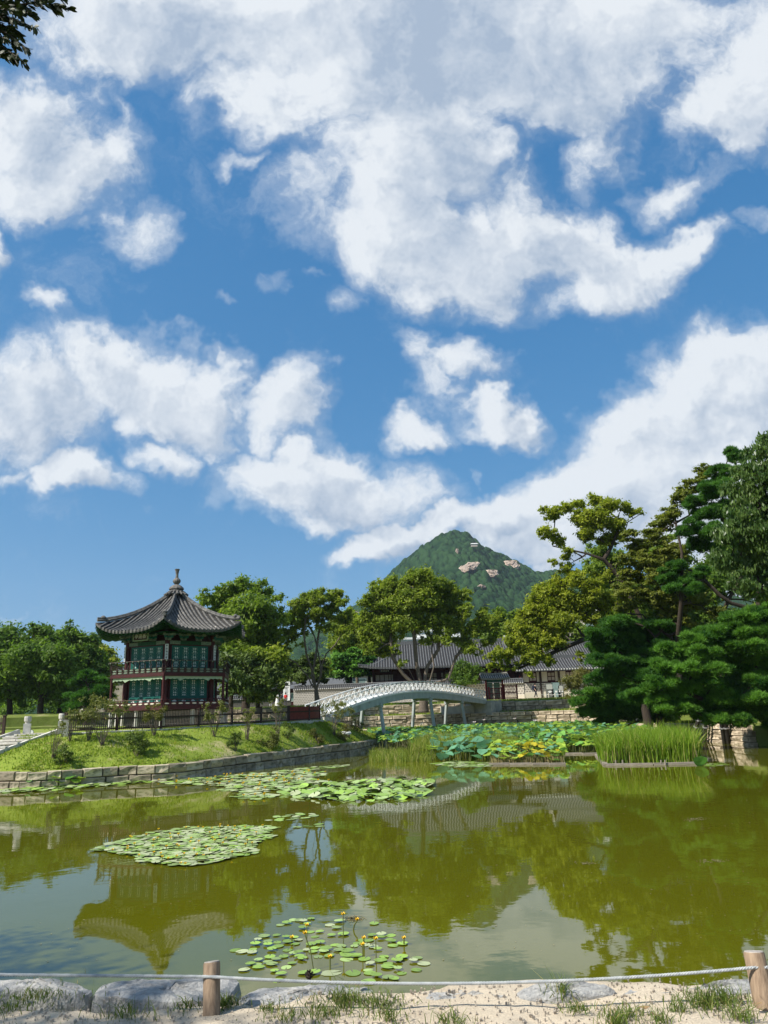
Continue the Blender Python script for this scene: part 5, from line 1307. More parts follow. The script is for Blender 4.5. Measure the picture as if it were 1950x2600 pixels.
# ------------------------------------------------------------------ pines: flat pads of needle tufts
def pine(label, base, fork, pads, Y, n_t, needle, seed, mat, depth=1.0, r0=.28, name='pine_tree', nmain=6):
    """pads: (x, y, half width, half height) survey pixels"""
    r = np.random.default_rng(seed); b = P(base[0], base[1], Y); t = thing(name, label, 'pine tree', tuple(b)); f_ = P(*fork, Y)
    C = []; W = []
    for pd in pads:
        x, y, w, h = pd[:4]
        yy = (pd[4] if len(pd) > 4 else Y) + r.uniform(-1, 1) * w * Y * KD / FPX * .9 * depth; q = P(x, y, yy); C.append(q); W.append((w * yy * KD / FPX, h * yy * KD / FPX))
    C = np.array(C); W = np.array(W)
    # every pad is a cluster of small cushions
    cc, cw, tb = [], [], []
    for c, (w, h) in zip(C, W):
        k = 16
        for _ in range(k):
            d = r.normal(size=3); d /= np.linalg.norm(d); rr = r.uniform(.2, 1.0)
            cc.append(c + d * rr * np.array([w, w * .8, h * 1.25])); cw.append(w * r.uniform(.20, .42)); tb.append(r.random())
    cc = np.array(cc); cw = np.array(cw); tb = np.array(tb)
    pr = cw ** 2 / (cw ** 2).sum(); s_ = r.choice(len(cc), n_t, p=pr)
    d = r.normal(size=(n_t, 3)); d /= np.linalg.norm(d, axis=1)[:, None]; d[:, 2] = np.where(r.random(n_t) < .8, np.abs(d[:, 2]), d[:, 2])
    pos = cc[s_] + d * cw[s_][:, None] * np.array([1, 1, .55]) * (r.random(n_t) ** .3)[:, None]
    nd = 7
    ax = d * .6 + np.array([0, 0, .8]) + r.normal(size=(n_t, 3)) * .2; ax /= np.linalg.norm(ax, axis=1)[:, None]
    dirs = ax[:, None] * 1.0 + r.normal(size=(n_t, nd, 3)) * .62; dirs /= np.linalg.norm(dirs, axis=2)[..., None]
    ln = needle * r.uniform(.7, 1.2, (n_t, nd))[..., None]
    side = np.cross(dirs, r.normal(size=(n_t, nd, 3))); side /= np.linalg.norm(side, axis=2)[..., None]
    wv_ = side * needle * .16
    p0 = pos[:, None]
    V = np.stack([p0 - wv_ * .6, p0 + wv_ * .6, p0 + dirs * ln], 2).reshape(-1, 3)
    ti = np.repeat(np.clip(.55 * tb[s_] + .45 * r.random(n_t), 0, 1), nd * 3)
    link('crown', mesh_of('crown', V - b, np.arange(len(V)).reshape(-1, 3), mat, tint=ti), t)
    mb = MB(); limb_mesh(mb, (0, 0, 0), f_ - b, np.concatenate([C, cc[::4]]) - b, r0, seed, nmain)
    mb.build('trunk', m_pinebark if name == 'red_pine_tree' else m_barkdark, t, smooth=True)
    return t
pine('tall dark pine with heavy needle pads between maple and broadleaf', (1700, 1640), (1640, 1320), [(1505, 1085, 34, 14), (1545, 1060, 38, 16), (1560, 1020, 34, 16), (1590, 985, 32, 14), (1520, 1115, 40, 15), (1560, 1100, 36, 15), (1498, 1145, 34, 13), (1540, 1150, 40, 15), (1510, 1178, 32, 11), (1555, 1185, 30, 12), (1470, 1225, 24, 10), (1440, 1245, 26, 10), (1480, 1255, 34, 11), (1520, 1235, 22, 9), (1600, 1030, 28, 14), (1450, 1272, 20, 8), (1500, 1275, 26, 9)], 53, 24000, .27, 31, L_pine)
padA = [(1330, 1345, 34, 10), (1375, 1352, 38, 11), (1420, 1350, 30, 10), (1300, 1372, 34, 11), (1345, 1378, 40, 12), (1395, 1378, 36, 12), (1285, 1400, 28, 10), (1325, 1405, 38, 12), (1375, 1408, 40, 12), (1425, 1395, 26, 11), (1310, 1432, 38, 12), (1360, 1436, 42, 12), (1410, 1430, 34, 12), (1330, 1460, 40, 12), (1385, 1462, 40, 12), (1300, 1462, 24, 10)]
pine('rounded layered pine left of the pair leaning over the pond', (1400, 1560), (1390, 1480), padA, 56, 26000, .32, 32, L_pine)
padB = [(1590, 1340, 40, 12), (1640, 1325, 40, 14), (1680, 1330, 40, 14), (1500, 1385, 40, 12), (1550, 1372, 44, 14), (1610, 1365, 46, 14), (1660, 1360, 40, 14), (1460, 1410, 40, 12), (1510, 1415, 46, 14), (1570, 1405, 46, 14), (1630, 1405, 46, 14), (1680, 1400, 40, 14), (1440, 1445, 40, 12), (1490, 1450, 46, 14), (1545, 1445, 46, 13), (1610, 1440, 44, 12), (1665, 1440, 40, 12), (1420, 1480, 40, 12), (1475, 1485, 44, 13), (1650, 1475, 46, 14), (1690, 1490, 40, 14), (1530, 1480, 30, 10), (1380, 1505, 38, 12), (1430, 1515, 44, 13), (1500, 1520, 46, 13), (1560, 1510, 44, 12), (1620, 1515, 44, 13), (1680, 1530, 40, 14), (1470, 1534, 44, 11), (1530, 1538, 44, 11), (1590, 1536, 44, 12), (1640, 1545, 40, 12), (1600, 1558, 36, 9), (1550, 1556, 30, 8), (1690, 1560, 40, 12)]
pine('wide low pine spreading over the water at the right', (1730, 1630), (1640, 1470), padB, 47, 60000, .29, 33, L_pinel, nmain=9)
padC = [(1290, 1500, 32, 10), (1330, 1495, 38, 12), (1262, 1515, 26, 9), (1300, 1525, 36, 11), (1345, 1525, 40, 12), (1280, 1540, 28, 9), (1325, 1548, 36, 10), (1370, 1548, 40, 10), (1390, 1528, 34, 10), (1305, 1562, 26, 6), (1420, 1552, 34, 9)]
pine('lowest pine bough mass trailing over the terrace wall beside the lotus', (1440, 1590), (1420, 1540), padC, 60, 15000, .32, 34, L_pinel, nmain=4)
pine('small layered pine left of the pavilion behind the left newel posts', (186, 1560), (184, 1520), [(185, 1458, 22, 7), (205, 1470, 24, 7), (170, 1475, 26, 7), (195, 1490, 30, 7), (218, 1492, 22, 7), (175, 1505, 32, 7), (210, 1510, 30, 7), (190, 1524, 34, 7), (160, 1530, 24, 6), (225, 1524, 20, 6)], 84, 9000, .36, 35, L_pine, nmain=4)
pads_back = [(x, y, rr * 1.5, rr * .55) for x, y, rr in fill_masses([(1300, 1350), (1440, 1350), (1480, 1400), (1560, 1355), (1700, 1330), (1700, 1550), (1480, 1545), (1330, 1540), (1255, 1515), (1300, 1460)], 90, 22, 30, 5)]
pine('dense dark pine layer added as backing behind the wide low pine', (1560, 1600), (1550, 1480), pads_back, 60, 42000, .31, 36, L_pine, depth=.6, nmain=8)  # second layer of pads, added as dark backing for the pines in front
# props in the water under the pine
m_band = M('steel_band', (.30, .30, .30), (.2, .2, .2), 9, .4)
for (x0, y0, x1, y1, lab) in [(1494, 1604, 1512, 1545, 'leaning dark prop pole leftmost under the wide pine'), (1522, 1604, 1525, 1545, 'upright dark prop pole second from the left under the wide pine'), (1566, 1607, 1556, 1545, 'dark prop pole third from the left under the wide pine'), (1574, 1607, 1564, 1545, 'dark prop pole rightmost of the four under the wide pine')]:
    a = Z(x0, y0, 0); a = a + (a - np.array([0, 0, CH])) * 0; b = P(x1, y1, a[1] - 1.0); t = thing('prop_pole', lab, 'pole', (a[0], a[1], 0), group='poles propping the pine'); d = b - a
    mb = MB(); mb.tube([-d * .45, d * 1.25], [.16, .15], 8); mb.build('shaft', m_pole, t)
    for f_ in (.55, .8): mb = MB(); mb.tube([d * f_, d * (f_ + .04)], [.20, .20], 8); mb.build('band', m_band, t)

# ------------------------------------------------------------------ shrubs on the island slope
def bush(label, x, y, w, h, mat, n, size, seed, stem=0.0, name='shrub', cat='shrub', at=None):
    q = at if at is not None else lawn_at(x, y)
    if q is None: q = P(x, y, 40)
    s_ = q[1] * KD / FPX; W_2, H_ = w * s_ * 1.2, h * s_ * 1.0; t = thing(name, label, cat, tuple(q)); r = np.random.default_rng(seed)
    cl = []; nb_ = 9 if stem < .2 else 20
    for i in range(nb_):
        a = r.uniform(0, 2 * pi); rr = r.random() ** .5 * (.7 if stem < .2 else 1.0); zz_ = stem * H_ + (1 - stem) * H_ * r.uniform(.12, .95)
        if stem >= .2: rr *= .35 + .65 * (zz_ / H_)
        cl.append((cos(a) * rr * W_2, sin(a) * rr * W_2, zz_, W_2 * (r.uniform(.30, .46) if stem < .2 else r.uniform(.14, .26))))
    V, F, ti, C, Rr = leaf_cloud(cl, int(n * 1.5), size, seed=seed, sub=4, subr=.6, shell=.2)
    link('foliage', mesh_of('foliage', V, F, mat, tint=ti), t)
    mb = MB()
    for i in range(8 if stem < .2 else 14):
        tip = np.array(cl[i % nb_][:3]); b0 = np.array([*r.normal(0, .04, 2), -.05]); mid = b0 * .5 + tip * np.array([.42, .42, .5]) + np.array([*r.normal(0, .03, 2), 0]); mb.tube([b0, mid, tip], [.014, .010, .004], 4)
    mb.build('stems', m_bark, t)
    return t
bl = [(137, 1646, 20, 34, 'round clipped green shrub low on the lawn near the stairs', L_green, 0, 1500), (290, 1632, 25, 44, 'dense dark green shrub on the lawn below the pavilion', L_green, 0, 2600),
 (512, 1622, 18, 34, 'dark leafed shrub on the lawn below the fence middle, left of its pair', L_green, 0, 1500), (578, 1614, 22, 44, 'yellowish spreading shrub near the middle of the lawn', L_rose, 0, 1900),
 (622, 1592, 17, 26, 'small dark shrub beside the boarded fence section', L_green, 0, 1300), (688, 1602, 15, 28, 'low yellow green shrub below the boarded fence', L_shrub, 0, 1100),
 (745, 1600, 18, 28, 'bronze tinted shrub near the right tip of the lawn', L_shrub, 0, 1300), (768, 1580, 18, 26, 'reddish green shrub at the far right tip of the island', L_shrub, 0, 1300),
 (700, 1540, 20, 22, 'thin grey stemmed shrub in front of the bridge foot', L_rose, .3, 500)]
for i, (x, y, w, h, lab, m_, stem, n_) in enumerate(bl): bush(lab, x, y, w, h, m_, n_, .045, 50 + i, stem)
sl = [(190, 1598, 30, 82, 'airy rose bush with pale dry leaves nearest the stairs', L_rose, 900), (220, 1610, 44, 100, 'tall thin stemmed rose bush with brown leaves left of the pavilion', L_rose, 1500), (152, 1600, 22, 66, 'small pale leaved rose bush by the square granite post', L_rose, 700),
 (330, 1590, 26, 66, 'orange brown leaved rose tree directly in front of the pavilion', L_shrub, 1500), (462, 1592, 26, 70, 'spindly pale leaved rose tree below the right corner of the pavilion', L_rose, 1000), (532, 1598, 16, 62, 'narrow upright yellow leaved sapling on the lawn', L_rose, 700),
 (595, 1600, 20, 88, 'wispy tall stemmed rose tree beside the boarded fence', L_rose, 700), (722, 1592, 26, 70, 'feathery grey branched bush before the bridge railing', L_rose, 900), (752, 1590, 26, 72, 'twiggy olive bush overlapping the left end of the bridge', L_rose, 1100), (117, 1640, 22, 62, 'nearly bare twiggy bush beside the stone steps', L_rose, 120)]
for i, (x, y, w, h, lab, m_, n_) in enumerate(sl): bush(lab, x, y, w, h, m_, n_, .05, 70 + i, .42, 'rose_bush')
bush('brownish round shrub on the upper terrace below the palace wing', 1255, 1522, 36, 66, L_shrub, 5200, .10, 90, 0, at=P(1255, 1520, 84))
bush('low bushes on the ledge of the middle terrace', 1190, 1548, 26, 10, L_green, 1600, .09, 91, 0, at=P(1190, 1547, 84))
# white landscape rock and bollard
q = lawn_at(742, 1586); r = np.random.default_rng(5); mb = MB()
V = [(cos(a) * .52 * (1 + r.normal(0, .06)), sin(a) * .3 * (1 + r.normal(0, .06)), z) for z in (0, .12, .2) for a in np.linspace(0, 2 * pi, 9)[:-1]]
V = [(v[0] * (1 if i < 16 else .8), v[1] * (1 if i < 16 else .8), v[2] + (r.normal(0, .015) if i > 15 else 0)) for i, v in enumerate(V)]
F = [(j * 8 + i, j * 8 + (i + 1) % 8, (j + 1) * 8 + (i + 1) % 8, (j + 1) * 8 + i) for j in range(2) for i in range(8)] + [tuple(range(16, 24))]
o = link('flat_rock', mesh_of('flat_rock', V, F, m_white), None, tuple(q)); meta(o, 'flat white rock on the lawn below the bridge foot', 'rock')
q = lawn_at(766, 1572); t = thing('light_bollard', 'short white and black light bollard at the tip of the island', 'bollard', tuple(q)); mb = MB(); mb.tube([(0, 0, 0), (0, 0, .75)], .09, 8); mb.build('post', m_blackmetal, t); mb = MB(); mb.tube([(-.06, -.05, .2), (-.06, -.05, .82)], .1, 8); mb.build('light_panel', m_white, t)
for i, (x, y, Yq, lab) in enumerate([(1100, 1548, 83.5, 'black garden spotlight on the terrace behind the third bridge leg'), (1125, 1548, 83.5, 'black garden spotlight on the terrace beside the concrete wing wall'), (1333, 1598, 80, ''), ]):
    pass
spot(1096.5 - 8 - 0, 1547, 84.5, 'black garden spotlight on the terrace left of the concrete abutment', 1.1)
spot(1112 - 2, 1547, 84.2, 'black garden spotlight on the terrace against the abutment wing', 1.1)
spot(1135 + 0, 1548, 86.2, 'black garden spotlight on the ledge right of the abutment block', 1.2)

# ------------------------------------------------------------------ grass blades and reeds
def blades(name, label, cat, pts, h, w, mat, seed, lean=.25, nseg=2, kind='stuff', parent=None, hvar=.35):
    r = np.random.default_rng(seed); pts = np.array(pts, float); n = len(pts)
    a = r.uniform(0, 2 * pi, n); hh_ = (h if np.isscalar(h) else np.array(h)) * r.uniform(1 - hvar, 1 + hvar, n)
    side = np.stack([np.cos(a), np.sin(a), np.zeros(n)], 1) * (w * r.uniform(.6, 1.3, n))[:, None]
    la = r.uniform(0, 2 * pi, n); ld = np.stack([np.cos(la), np.sin(la), np.zeros(n)], 1) * (lean * r.random(n) * hh_)[:, None]
    up = np.zeros((n, 3)); up[:, 2] = hh_
    p0 = pts; p1 = pts + up * .55 + ld * .3; p2 = pts + up * r.uniform(.85, 1, n)[:, None] + ld * 1.1
    V = np.stack([p0 - side * .5, p0 + side * .5, p1 + side * .45, p1 - side * .45, p2], 1).reshape(-1, 3)
    b = np.arange(n)[:, None] * 5
    F1 = np.concatenate([b + [0, 1, 2], b + [0, 2, 3], b + [3, 2, 4]], 0)
    ti = np.repeat(r.random(n), 5)
    o = link(name, mesh_of(name, V, F1, mat, tint=ti), parent); 
    if kind: o['kind'] = kind
    if label: o['label'] = label
    if cat: o['category'] = cat
    return o
G_lawn = leaf_mat('lawn_blade', (.13, .22, .014), (.27, .33, .035), (.42, .36, .14), trans=.4)
G_reed = leaf_mat('reed_blade', (.130, .240, .016), (.250, .350, .032), (.40, .36, .12), trans=.4)
G_wild = leaf_mat('wild_grass_blade', (.13, .20, .020), (.25, .28, .045), (.45, .38, .18), trans=.4)
G_dry = leaf_mat('dry_stem', (.30, .24, .11), (.42, .35, .18), trans=.2)
G_near = leaf_mat('shore_grass_blade', (.075, .125, .018), (.15, .19, .035), (.34, .27, .13), trans=.3)
# tufts over the island slope
r = np.random.default_rng(77); pts = []
for _ in range(26000):
    s_, t_ = r.uniform(-.6, 8.6), r.uniform(.01, 1.0); q = lawn_point(s_, t_)
    v = value_noise(np.array([q[0] * .8 + 40]), np.array([q[1] * .8]), 9)[0]
    if v < .62 or r.random() < .25: pts.append(q - [0, 0, .02])
blades('grass', None, None, pts, .12, .035, G_lawn, 1, .6)
# reed bed in its timber frame
reed = thing('reed_bed', 'tall bright green reeds growing in a floating timber frame', 'reeds')
def in_quad(q, n, r):
    q = np.array(q, float); u, v = r.random(n), r.random(n)
    return (q[0] * (1 - u)[:, None] + q[1] * u[:, None]) * (1 - v)[:, None] + (q[3] * (1 - u)[:, None] + q[2] * u[:, None]) * v[:, None]
RQ = [Z(1308, 1651)[:2], Z(1508, 1648)[:2], Z(1500, 1634)[:2] , Z(1296, 1634)[:2]]
p2 = in_quad(RQ, 9500, r); cq = np.mean(RQ, 0); p2 = p2 + r.normal(0, .12, p2.shape)
hq = 1.08 + .55 * value_noise(p2[:, 0] * 1.1 + 60, p2[:, 1] * 1.1, 14) + .25 * value_noise(p2[:, 0] * 4 + 60, p2[:, 1] * 4, 15) - .25 * np.clip(np.abs(p2[:, 0] - cq[0]) / 2.2, 0, 1) ** 3
pts = np.column_stack([p2, np.zeros(len(p2))]); blades('reed', None, None, pts, hq, .036, G_reed, 2, .6, parent=reed, hvar=.30)
p2 = in_quad(RQ, 2600, r); pts = np.column_stack([p2, np.zeros(len(p2))]); blades('dry_stem', None, None, pts, .75, .028, G_dry, 3, .12, parent=reed)
m_log = M('weathered_frame_timber', (.30, .26, .21), (.18, .155, .125), 4, .9, .01, 20, stretch=(.6, 5, 5))
def frame_log(parent, a, b, rad=.11):
    a, b = np.array([*a, .02]), np.array([*b, .02]); mb = MB(); mb.beam(a, b, rad * 2.0, rad * 1.3); mb.build('frame_beam', m_log, parent)
frame_log(reed, Z(1310, 1654)[:2], Z(1410, 1652.5)[:2]); frame_log(reed, Z(1412, 1652.6)[:2], Z(1512, 1650)[:2]); frame_log(reed, Z(1289, 1632)[:2], Z(1308, 1653)[:2])
for x in (1330, 1345, 1428, 1437): q = Z(x, 1652.5); mb = MB(); mb.tube([(q[0], q[1], -.1), (q[0] + .02, q[1], .22)], .035, 5); mb.build('stake', m_log, reed)

# ------------------------------------------------------------------ lotus
Lt_blue = M('blue_green_lotus_leaf', (.165, .370, .215), (.110, .290, .150), 3, .55, rand=.25)
Lt_green = M('fresh_green_lotus_leaf', (.170, .370, .070), (.120, .280, .050), 3, .55, rand=.25)
Lt_lime = M('lime_lotus_leaf', (.330, .460, .050), (.240, .370, .045), 3, .55, rand=.25)
Lt_yellow = M('yellow_lotus_leaf', (.560, .500, .035), (.420, .340, .030), 3, .55, rand=.2)
m_stem = M('lotus_stem', (.14, .16, .05), (.09, .10, .03), 5, .8)
def lotus_leaf_mesh(name, mat, seed):
    r = np.random.default_rng(seed); n = 14; V = [(0, 0, -.12)]
    for k, (rr, z) in enumerate(((.42, -.05), (.80, .02), (1.0, .0))):
        for i in range(n):
            a = 2 * pi * i / n; w = 1 + .06 * sin(3 * a + seed) + r.normal(0, .03)
            V.append((cos(a) * rr * w, sin(a) * rr * w, z + (.0, .05, .12)[k] * sin(2 * a + seed * 2) + (.0, .02, .07)[k] * sin(5 * a + seed)))
    F = [(0, 1 + i, 1 + (i + 1) % n) for i in range(n)]
    for k in range(2): F += [(1 + k * n + i, 1 + (k + 1) * n + i, 1 + (k + 1) * n + (i + 1) % n, 1 + k * n + (i + 1) % n) for i in range(n)]
    return mesh_of(name, V, F, mat, True)
for m__ in (Lt_blue, Lt_green, Lt_lime, Lt_yellow):
    n, l = m__.node_tree.nodes, m__.node_tree.links; p = n['Principled BSDF']; src = p.inputs['Base Color'].links[0].from_socket
    tr = n.new('ShaderNodeBsdfTranslucent'); l.new(src, tr.inputs['Color']); mx = n.new('ShaderNodeMixShader'); mx.inputs[0].default_value = .35
    l.new(p.outputs[0], mx.inputs[1]); l.new(tr.outputs[0], mx.inputs[2]); l.new(mx.outputs[0], n['Material Output'].inputs['Surface'])
LM = {k: [lotus_leaf_mesh('leaf', m_, 10 * j + i) for i in range(3)] for j, (k, m_) in enumerate((('b', Lt_blue), ('g', Lt_green), ('l', Lt_lime), ('y', Lt_yellow)))}
def lotus_bed(label, n, area, zr, size, mix, seed, flowers=0):
    r = random.Random(seed); t = thing('lotus_bed', label, 'lotus plants'); S = []
    P4 = np.array(area, float)
    spots = []
    tries = 0
    while len(spots) < n and tries < n * 20:
        tries += 1
        u, v = r.random(), r.random(); q = (P4[0] * (1 - u) + P4[1] * u) * (1 - v) + (P4[3] * (1 - u) + P4[2] * u) * v
        if all((q[0] - a[0]) ** 2 + (q[1] - a[1]) ** 2 > (size * .55) ** 2 for a in spots[-400:]): spots.append((q[0], q[1], u, v))
    spots.sort(key=lambda a: a[1]); st_ = MB(); rest_V, rest_F, rest_m = [], [], []
    for i, (x, y, u, v) in enumerate(spots):
        z = zr[0] + (zr[1] - zr[0]) * (r.random() * .5 + .5 * min(1, v * 2.2)); k = mix(u, v, r); s_ = size * r.uniform(.6, 1.15) * .5
        tilt = (r.uniform(-.2, .62), r.uniform(-.45, .3), r.uniform(0, 6.28))
        me = r.choice(LM[k])
        if i < 290:
            o = link('leaf', me, t, (x, y, z)); o.rotation_euler = tilt; o.scale = (s_, s_, s_)
        else:
            o = bpy.data.objects.new('tmp', me); Mx = Matrix.LocRotScale(Vector((x, y, z)), __import__('mathutils').Euler(tilt), Vector((s_,) * 3)); co = [Mx @ v_.co for v_ in me.vertices]; b0 = len(rest_V)
            rest_V += [tuple(c) for c in co]; rest_F += [tuple(b0 + q for q in p_.vertices) for p_ in me.polygons]; rest_m += ['bgly'.index(k)] * len(me.polygons); bpy.data.objects.remove(o)
        st_.tube([(x, y, -.1), (x + r.uniform(-.08, .08), y + r.uniform(-.08, .08), z * .6), (x, y, z - .12 * s_)], .014, 4, cap=False)
    if rest_V: o = link('far_leaf', mesh_of('leaf_mass', rest_V, rest_F, [Lt_blue, Lt_green, Lt_lime, Lt_yellow], True, fmat=rest_m), t); o['kind'] = 'stuff'
    o = st_.build('stem', m_stem, t); o['kind'] = 'stuff'
    for i in range(flowers):
        u, v = r.random(), r.uniform(.1, .9); q = (P4[0] * (1 - u) + P4[1] * u) * (1 - v) + (P4[3] * (1 - u) + P4[2] * u) * v
        mb = MB(); 
        for a in np.linspace(0, 2 * pi, 8)[:-1]:
            c_, s2 = cos(a), sin(a); mb.add([(0, 0, 0), (c_ * .09 - s2 * .05, s2 * .09 + c_ * .05, .09), (c_ * .16, s2 * .16, .18), (c_ * .09 + s2 * .05, s2 * .09 - c_ * .05, .09)], [(0, 1, 2, 3)])
        mb.build('flower', m_petal, t, (q[0], q[1], zr[1] + .28))
        mb = MB(); mb.tube([(q[0], q[1], 0), (q[0], q[1], zr[1] + .28)], .012, 4); mb.build('flower_stem', m_stem, t)
    return t
m_petal = M('lotus_petal', (.80, .74, .74), (.78, .62, .66), 5, .6)
A1_ = Z(1062, 1650)[:2]; A2_ = Z(1222, 1649)[:2]
lotus_bed('yellowing lotus leaves in the timber framed bed nearest the viewer', 420, [A1_, A2_, A2_ + [1.2, 6], A1_ + [.4, 6]], (.18, 1.0), .42, lambda u, v, r: ('y' if r.random() < (.42 if .45 < u < .85 and v < .5 else .08) else ('l' if r.random() < .65 else ('b' if r.random() < .4 else 'g'))), 3)
q0, q1 = Z(930, 1645)[:2], Z(1062, 1650)[:2]
lotus_bed('large blue green lotus leaves at the left of the yellow bed', 60, [q0, q1, q1 + [.6, 7], q0 + [.6, 6]], (.25, 1.2), .70, lambda u, v, r: 'b' if r.random() < .72 else 'l', 4)
lotus_bed('wide bed of tall green lotus in front of the terrace wall', 1700, [(4.5, 49), (17.0, 47), (18.8, 72), (3.5, 76)], (.8, 1.55), .47, lambda u, v, r: 'b' if r.random() < .34 else ('g' if r.random() < .6 else 'l'), 5, 5)
lotus_bed('lotus bed under the bridge beside the tip of the island', 760, [(-.9, 57), (5.5, 54.5), (7, 74), (-2.5, 78)], (.7, 1.45), .48, lambda u, v, r: 'b' if r.random() < .36 else ('g' if r.random() < .6 else 'l'), 6, 3)
lotus_bed('narrow strip of lime green lotus leaves behind the right timber beam', 120, [Z(1212, 1628)[:2], Z(1300, 1627)[:2], Z(1300, 1618)[:2], Z(1205, 1620)[:2]], (.35, 1.0), .55, lambda u, v, r: 'l' if r.random() < .75 else 'g', 8)
fr = thing('timber_frame', 'floating timber beams edging the yellow lotus bed', 'planter')
xs_ = [1056, 1100, 1150, 1186, 1222]
for a, b in zip(xs_[:-1], xs_[1:]): frame_log(fr, Z(a + .5, 1652.5)[:2], Z(b - .5, 1651.5)[:2])
fr2 = thing('timber_frame', 'floating timber beams between the lotus and the reed bed', 'planter')
for a, b in ((1208, 1258), (1259, 1292)): frame_log(fr2, Z(a, 1630)[:2], Z(b, 1629)[:2])
# wild grass between the lotus and along the front
def quadpts(q, n, seed): r = np.random.default_rng(seed); p_ = in_quad(q, n, r); return np.column_stack([p_, np.zeros(len(p_))])
blades('water_grass', 'bright tall water grass growing between the lotus leaves', 'grass', quadpts([(1.0, 46), (7.0, 44.5), (11, 60), (3.0, 62)], 12000, 5), 1.15, .030, G_wild, 6, .5)
blades('water_grass', 'sparse grey green water grass at the end of the island wall', 'grass', quadpts([(-1.3, 44.5), (2.4, 43.5), (2.8, 53), (-1.5, 54)], 2600, 6), .52, .020, G_wild, 7, .9)
blades('water_grass', 'short green water plants along the foot of the terrace wall', 'grass', quadpts([(9, 58), (18, 56), (18.5, 62), (9, 64)], 3500, 9), .9, .03, G_wild, 8, .6)
blades('dry_stem', 'dead brown stems at the foot of the yellow lotus', 'stems', quadpts([A1_, A2_, A2_ + [0, 1.2], A1_ + [0, 1.2]], 900, 10), .42, .02, G_dry, 9, .3)
# grass on the ledges of the terraces, and under the palace wall
def ledge(o0, o1, zz, n, seed, a=6 * 10, b=6 * 18):
    r = np.random.default_rng(seed); out = []
    for _ in range(n):
        f_ = r.uniform(a, b - 1); i = int(f_); t = f_ - i; base = POND[i] * (1 - t) + POND[i + 1] * t; nn = PN[i] * (1 - t) + PN[i + 1] * t; o_ = r.uniform(o0, o1); q = base + nn * o_; out.append((q[0], q[1], zz))
    return out
blades('ledge_grass', 'grass strip on the lower ledge of the terraces', 'grass', ledge(.5, 2.2, 1.24, 5000, 1), .22, .05, G_lawn, 11, .6)
blades('ledge_grass', 'grass strip on the middle ledge of the terraces', 'grass', ledge(3.1, 5.2, 2.54, 6000, 2), .22, .05, G_lawn, 12, .6)
blades('ledge_grass', 'grass along the top edge of the stone terraces', 'grass', ledge(6.0, 9.0, 3.75, 9000, 3), .26, .05, G_lawn, 13, .6)

# ------------------------------------------------------------------ water lilies
Lp = [M('pad_pale_green', (.300, .400, .130), (.220, .320, .090), 6, .35, spec=.5, rand=.34, third=(.34, .27, .10, .66)), M('pad_green', (.260, .400, .060), (.190, .320, .045), 6, .35, spec=.5, rand=.34), M('pad_dusty', (.400, .440, .240), (.310, .360, .190), 6, .45, spec=.4, rand=.15)]
m_yflower = M('yellow_flower', (.85, .55, .02), (.75, .42, .02), 5, .6)
def pad_mesh(name, mat, seed):
    r = np.random.default_rng(seed); n = 13; V = [(0, 0, 0)]
    for i in range(n + 1):
        a = .17 + (2 * pi - .34) * i / n; w = 1 + r.normal(0, .025); V.append((cos(a) * w, sin(a) * w * .88, .012 * sin(3 * a + seed)))
    V2 = [(v[0] * .97, v[1] * .97, v[2] - .03) for v in V]
    F = [(0, 1 + i, 2 + i) for i in range(n)]; m_ = n + 2; F += [(1 + i, m_ + 1 + i, m_ + 2 + i, 2 + i) for i in range(n)]
    return mesh_of(name, V + V2, F, mat, False)
PMs = [[pad_mesh('lily_pad', m_, 7 * j + i) for i in range(2)] for j, m_ in enumerate(Lp)]
def flower(parent, q, h, s=.05, lean=(0, 0)):
    f_ = MB()
    for a in np.linspace(0, 2 * pi, 6)[:-1]:
        c_, s2 = cos(a), sin(a); f_.add([(0, 0, 0), (c_ * .5 - s2 * .45, s2 * .5 + c_ * .45, .5), (c_ * .75, s2 * .75, 1.1), (c_ * .5 + s2 * .45, s2 * .5 - c_ * .45, .5)], [(0, 1, 2, 3)])
    f_.V = [(v[0] * s, v[1] * s, v[2] * s) for v in f_.V]; o = f_.build('flower', m_yflower, parent, (q[0] + lean[0], q[1] + lean[1], h))
    mb = MB(); mb.tube([(q[0], q[1], -.05), (q[0] + lean[0] * .4, q[1] + lean[1] * .4, h * .55), (q[0] + lean[0], q[1] + lean[1], h)], .006 if h > .1 else .01, 5); mb.build('flower_stem', m_stem, parent)
def pads(t, spots, sizes, mixw, r, tiltmax=.05, limit=290, lift=.0):
    rest_V, rest_F, rest_m = [], [], []
    order = sorted(range(len(spots)), key=lambda i: -sizes[i] / spots[i][1])
    for c_, i in enumerate(order):
        x, y = spots[i]; k = r.choices(range(3), mixw)[0]; me = r.choice(PMs[k]); s_ = sizes[i]; rot = (r.uniform(-tiltmax, tiltmax), r.uniform(-tiltmax, tiltmax), r.uniform(0, 6.28)); z = .004 + .004 * (c_ % 6) + lift * r.random()
        if c_ < limit: o = link('lily_pad', me, t, (x, y, z)); o.rotation_euler = rot; o.scale = (s_, s_, min(s_, .3))
        else:
            Mx = Matrix.LocRotScale(Vector((x, y, z)), __import__('mathutils').Euler(rot), Vector((s_, s_, min(s_, .3)))); b0 = len(rest_V); rest_V += [tuple(Mx @ v_.co) for v_ in me.vertices]; rest_F += [tuple(b0 + q for q in p_.vertices) for p_ in me.polygons]; rest_m += [k] * len(me.polygons)
    if rest_V: o = link('far_lily_pad', mesh_of('pad_mass', rest_V, rest_F, Lp, fmat=rest_m), t); o['kind'] = 'stuff'
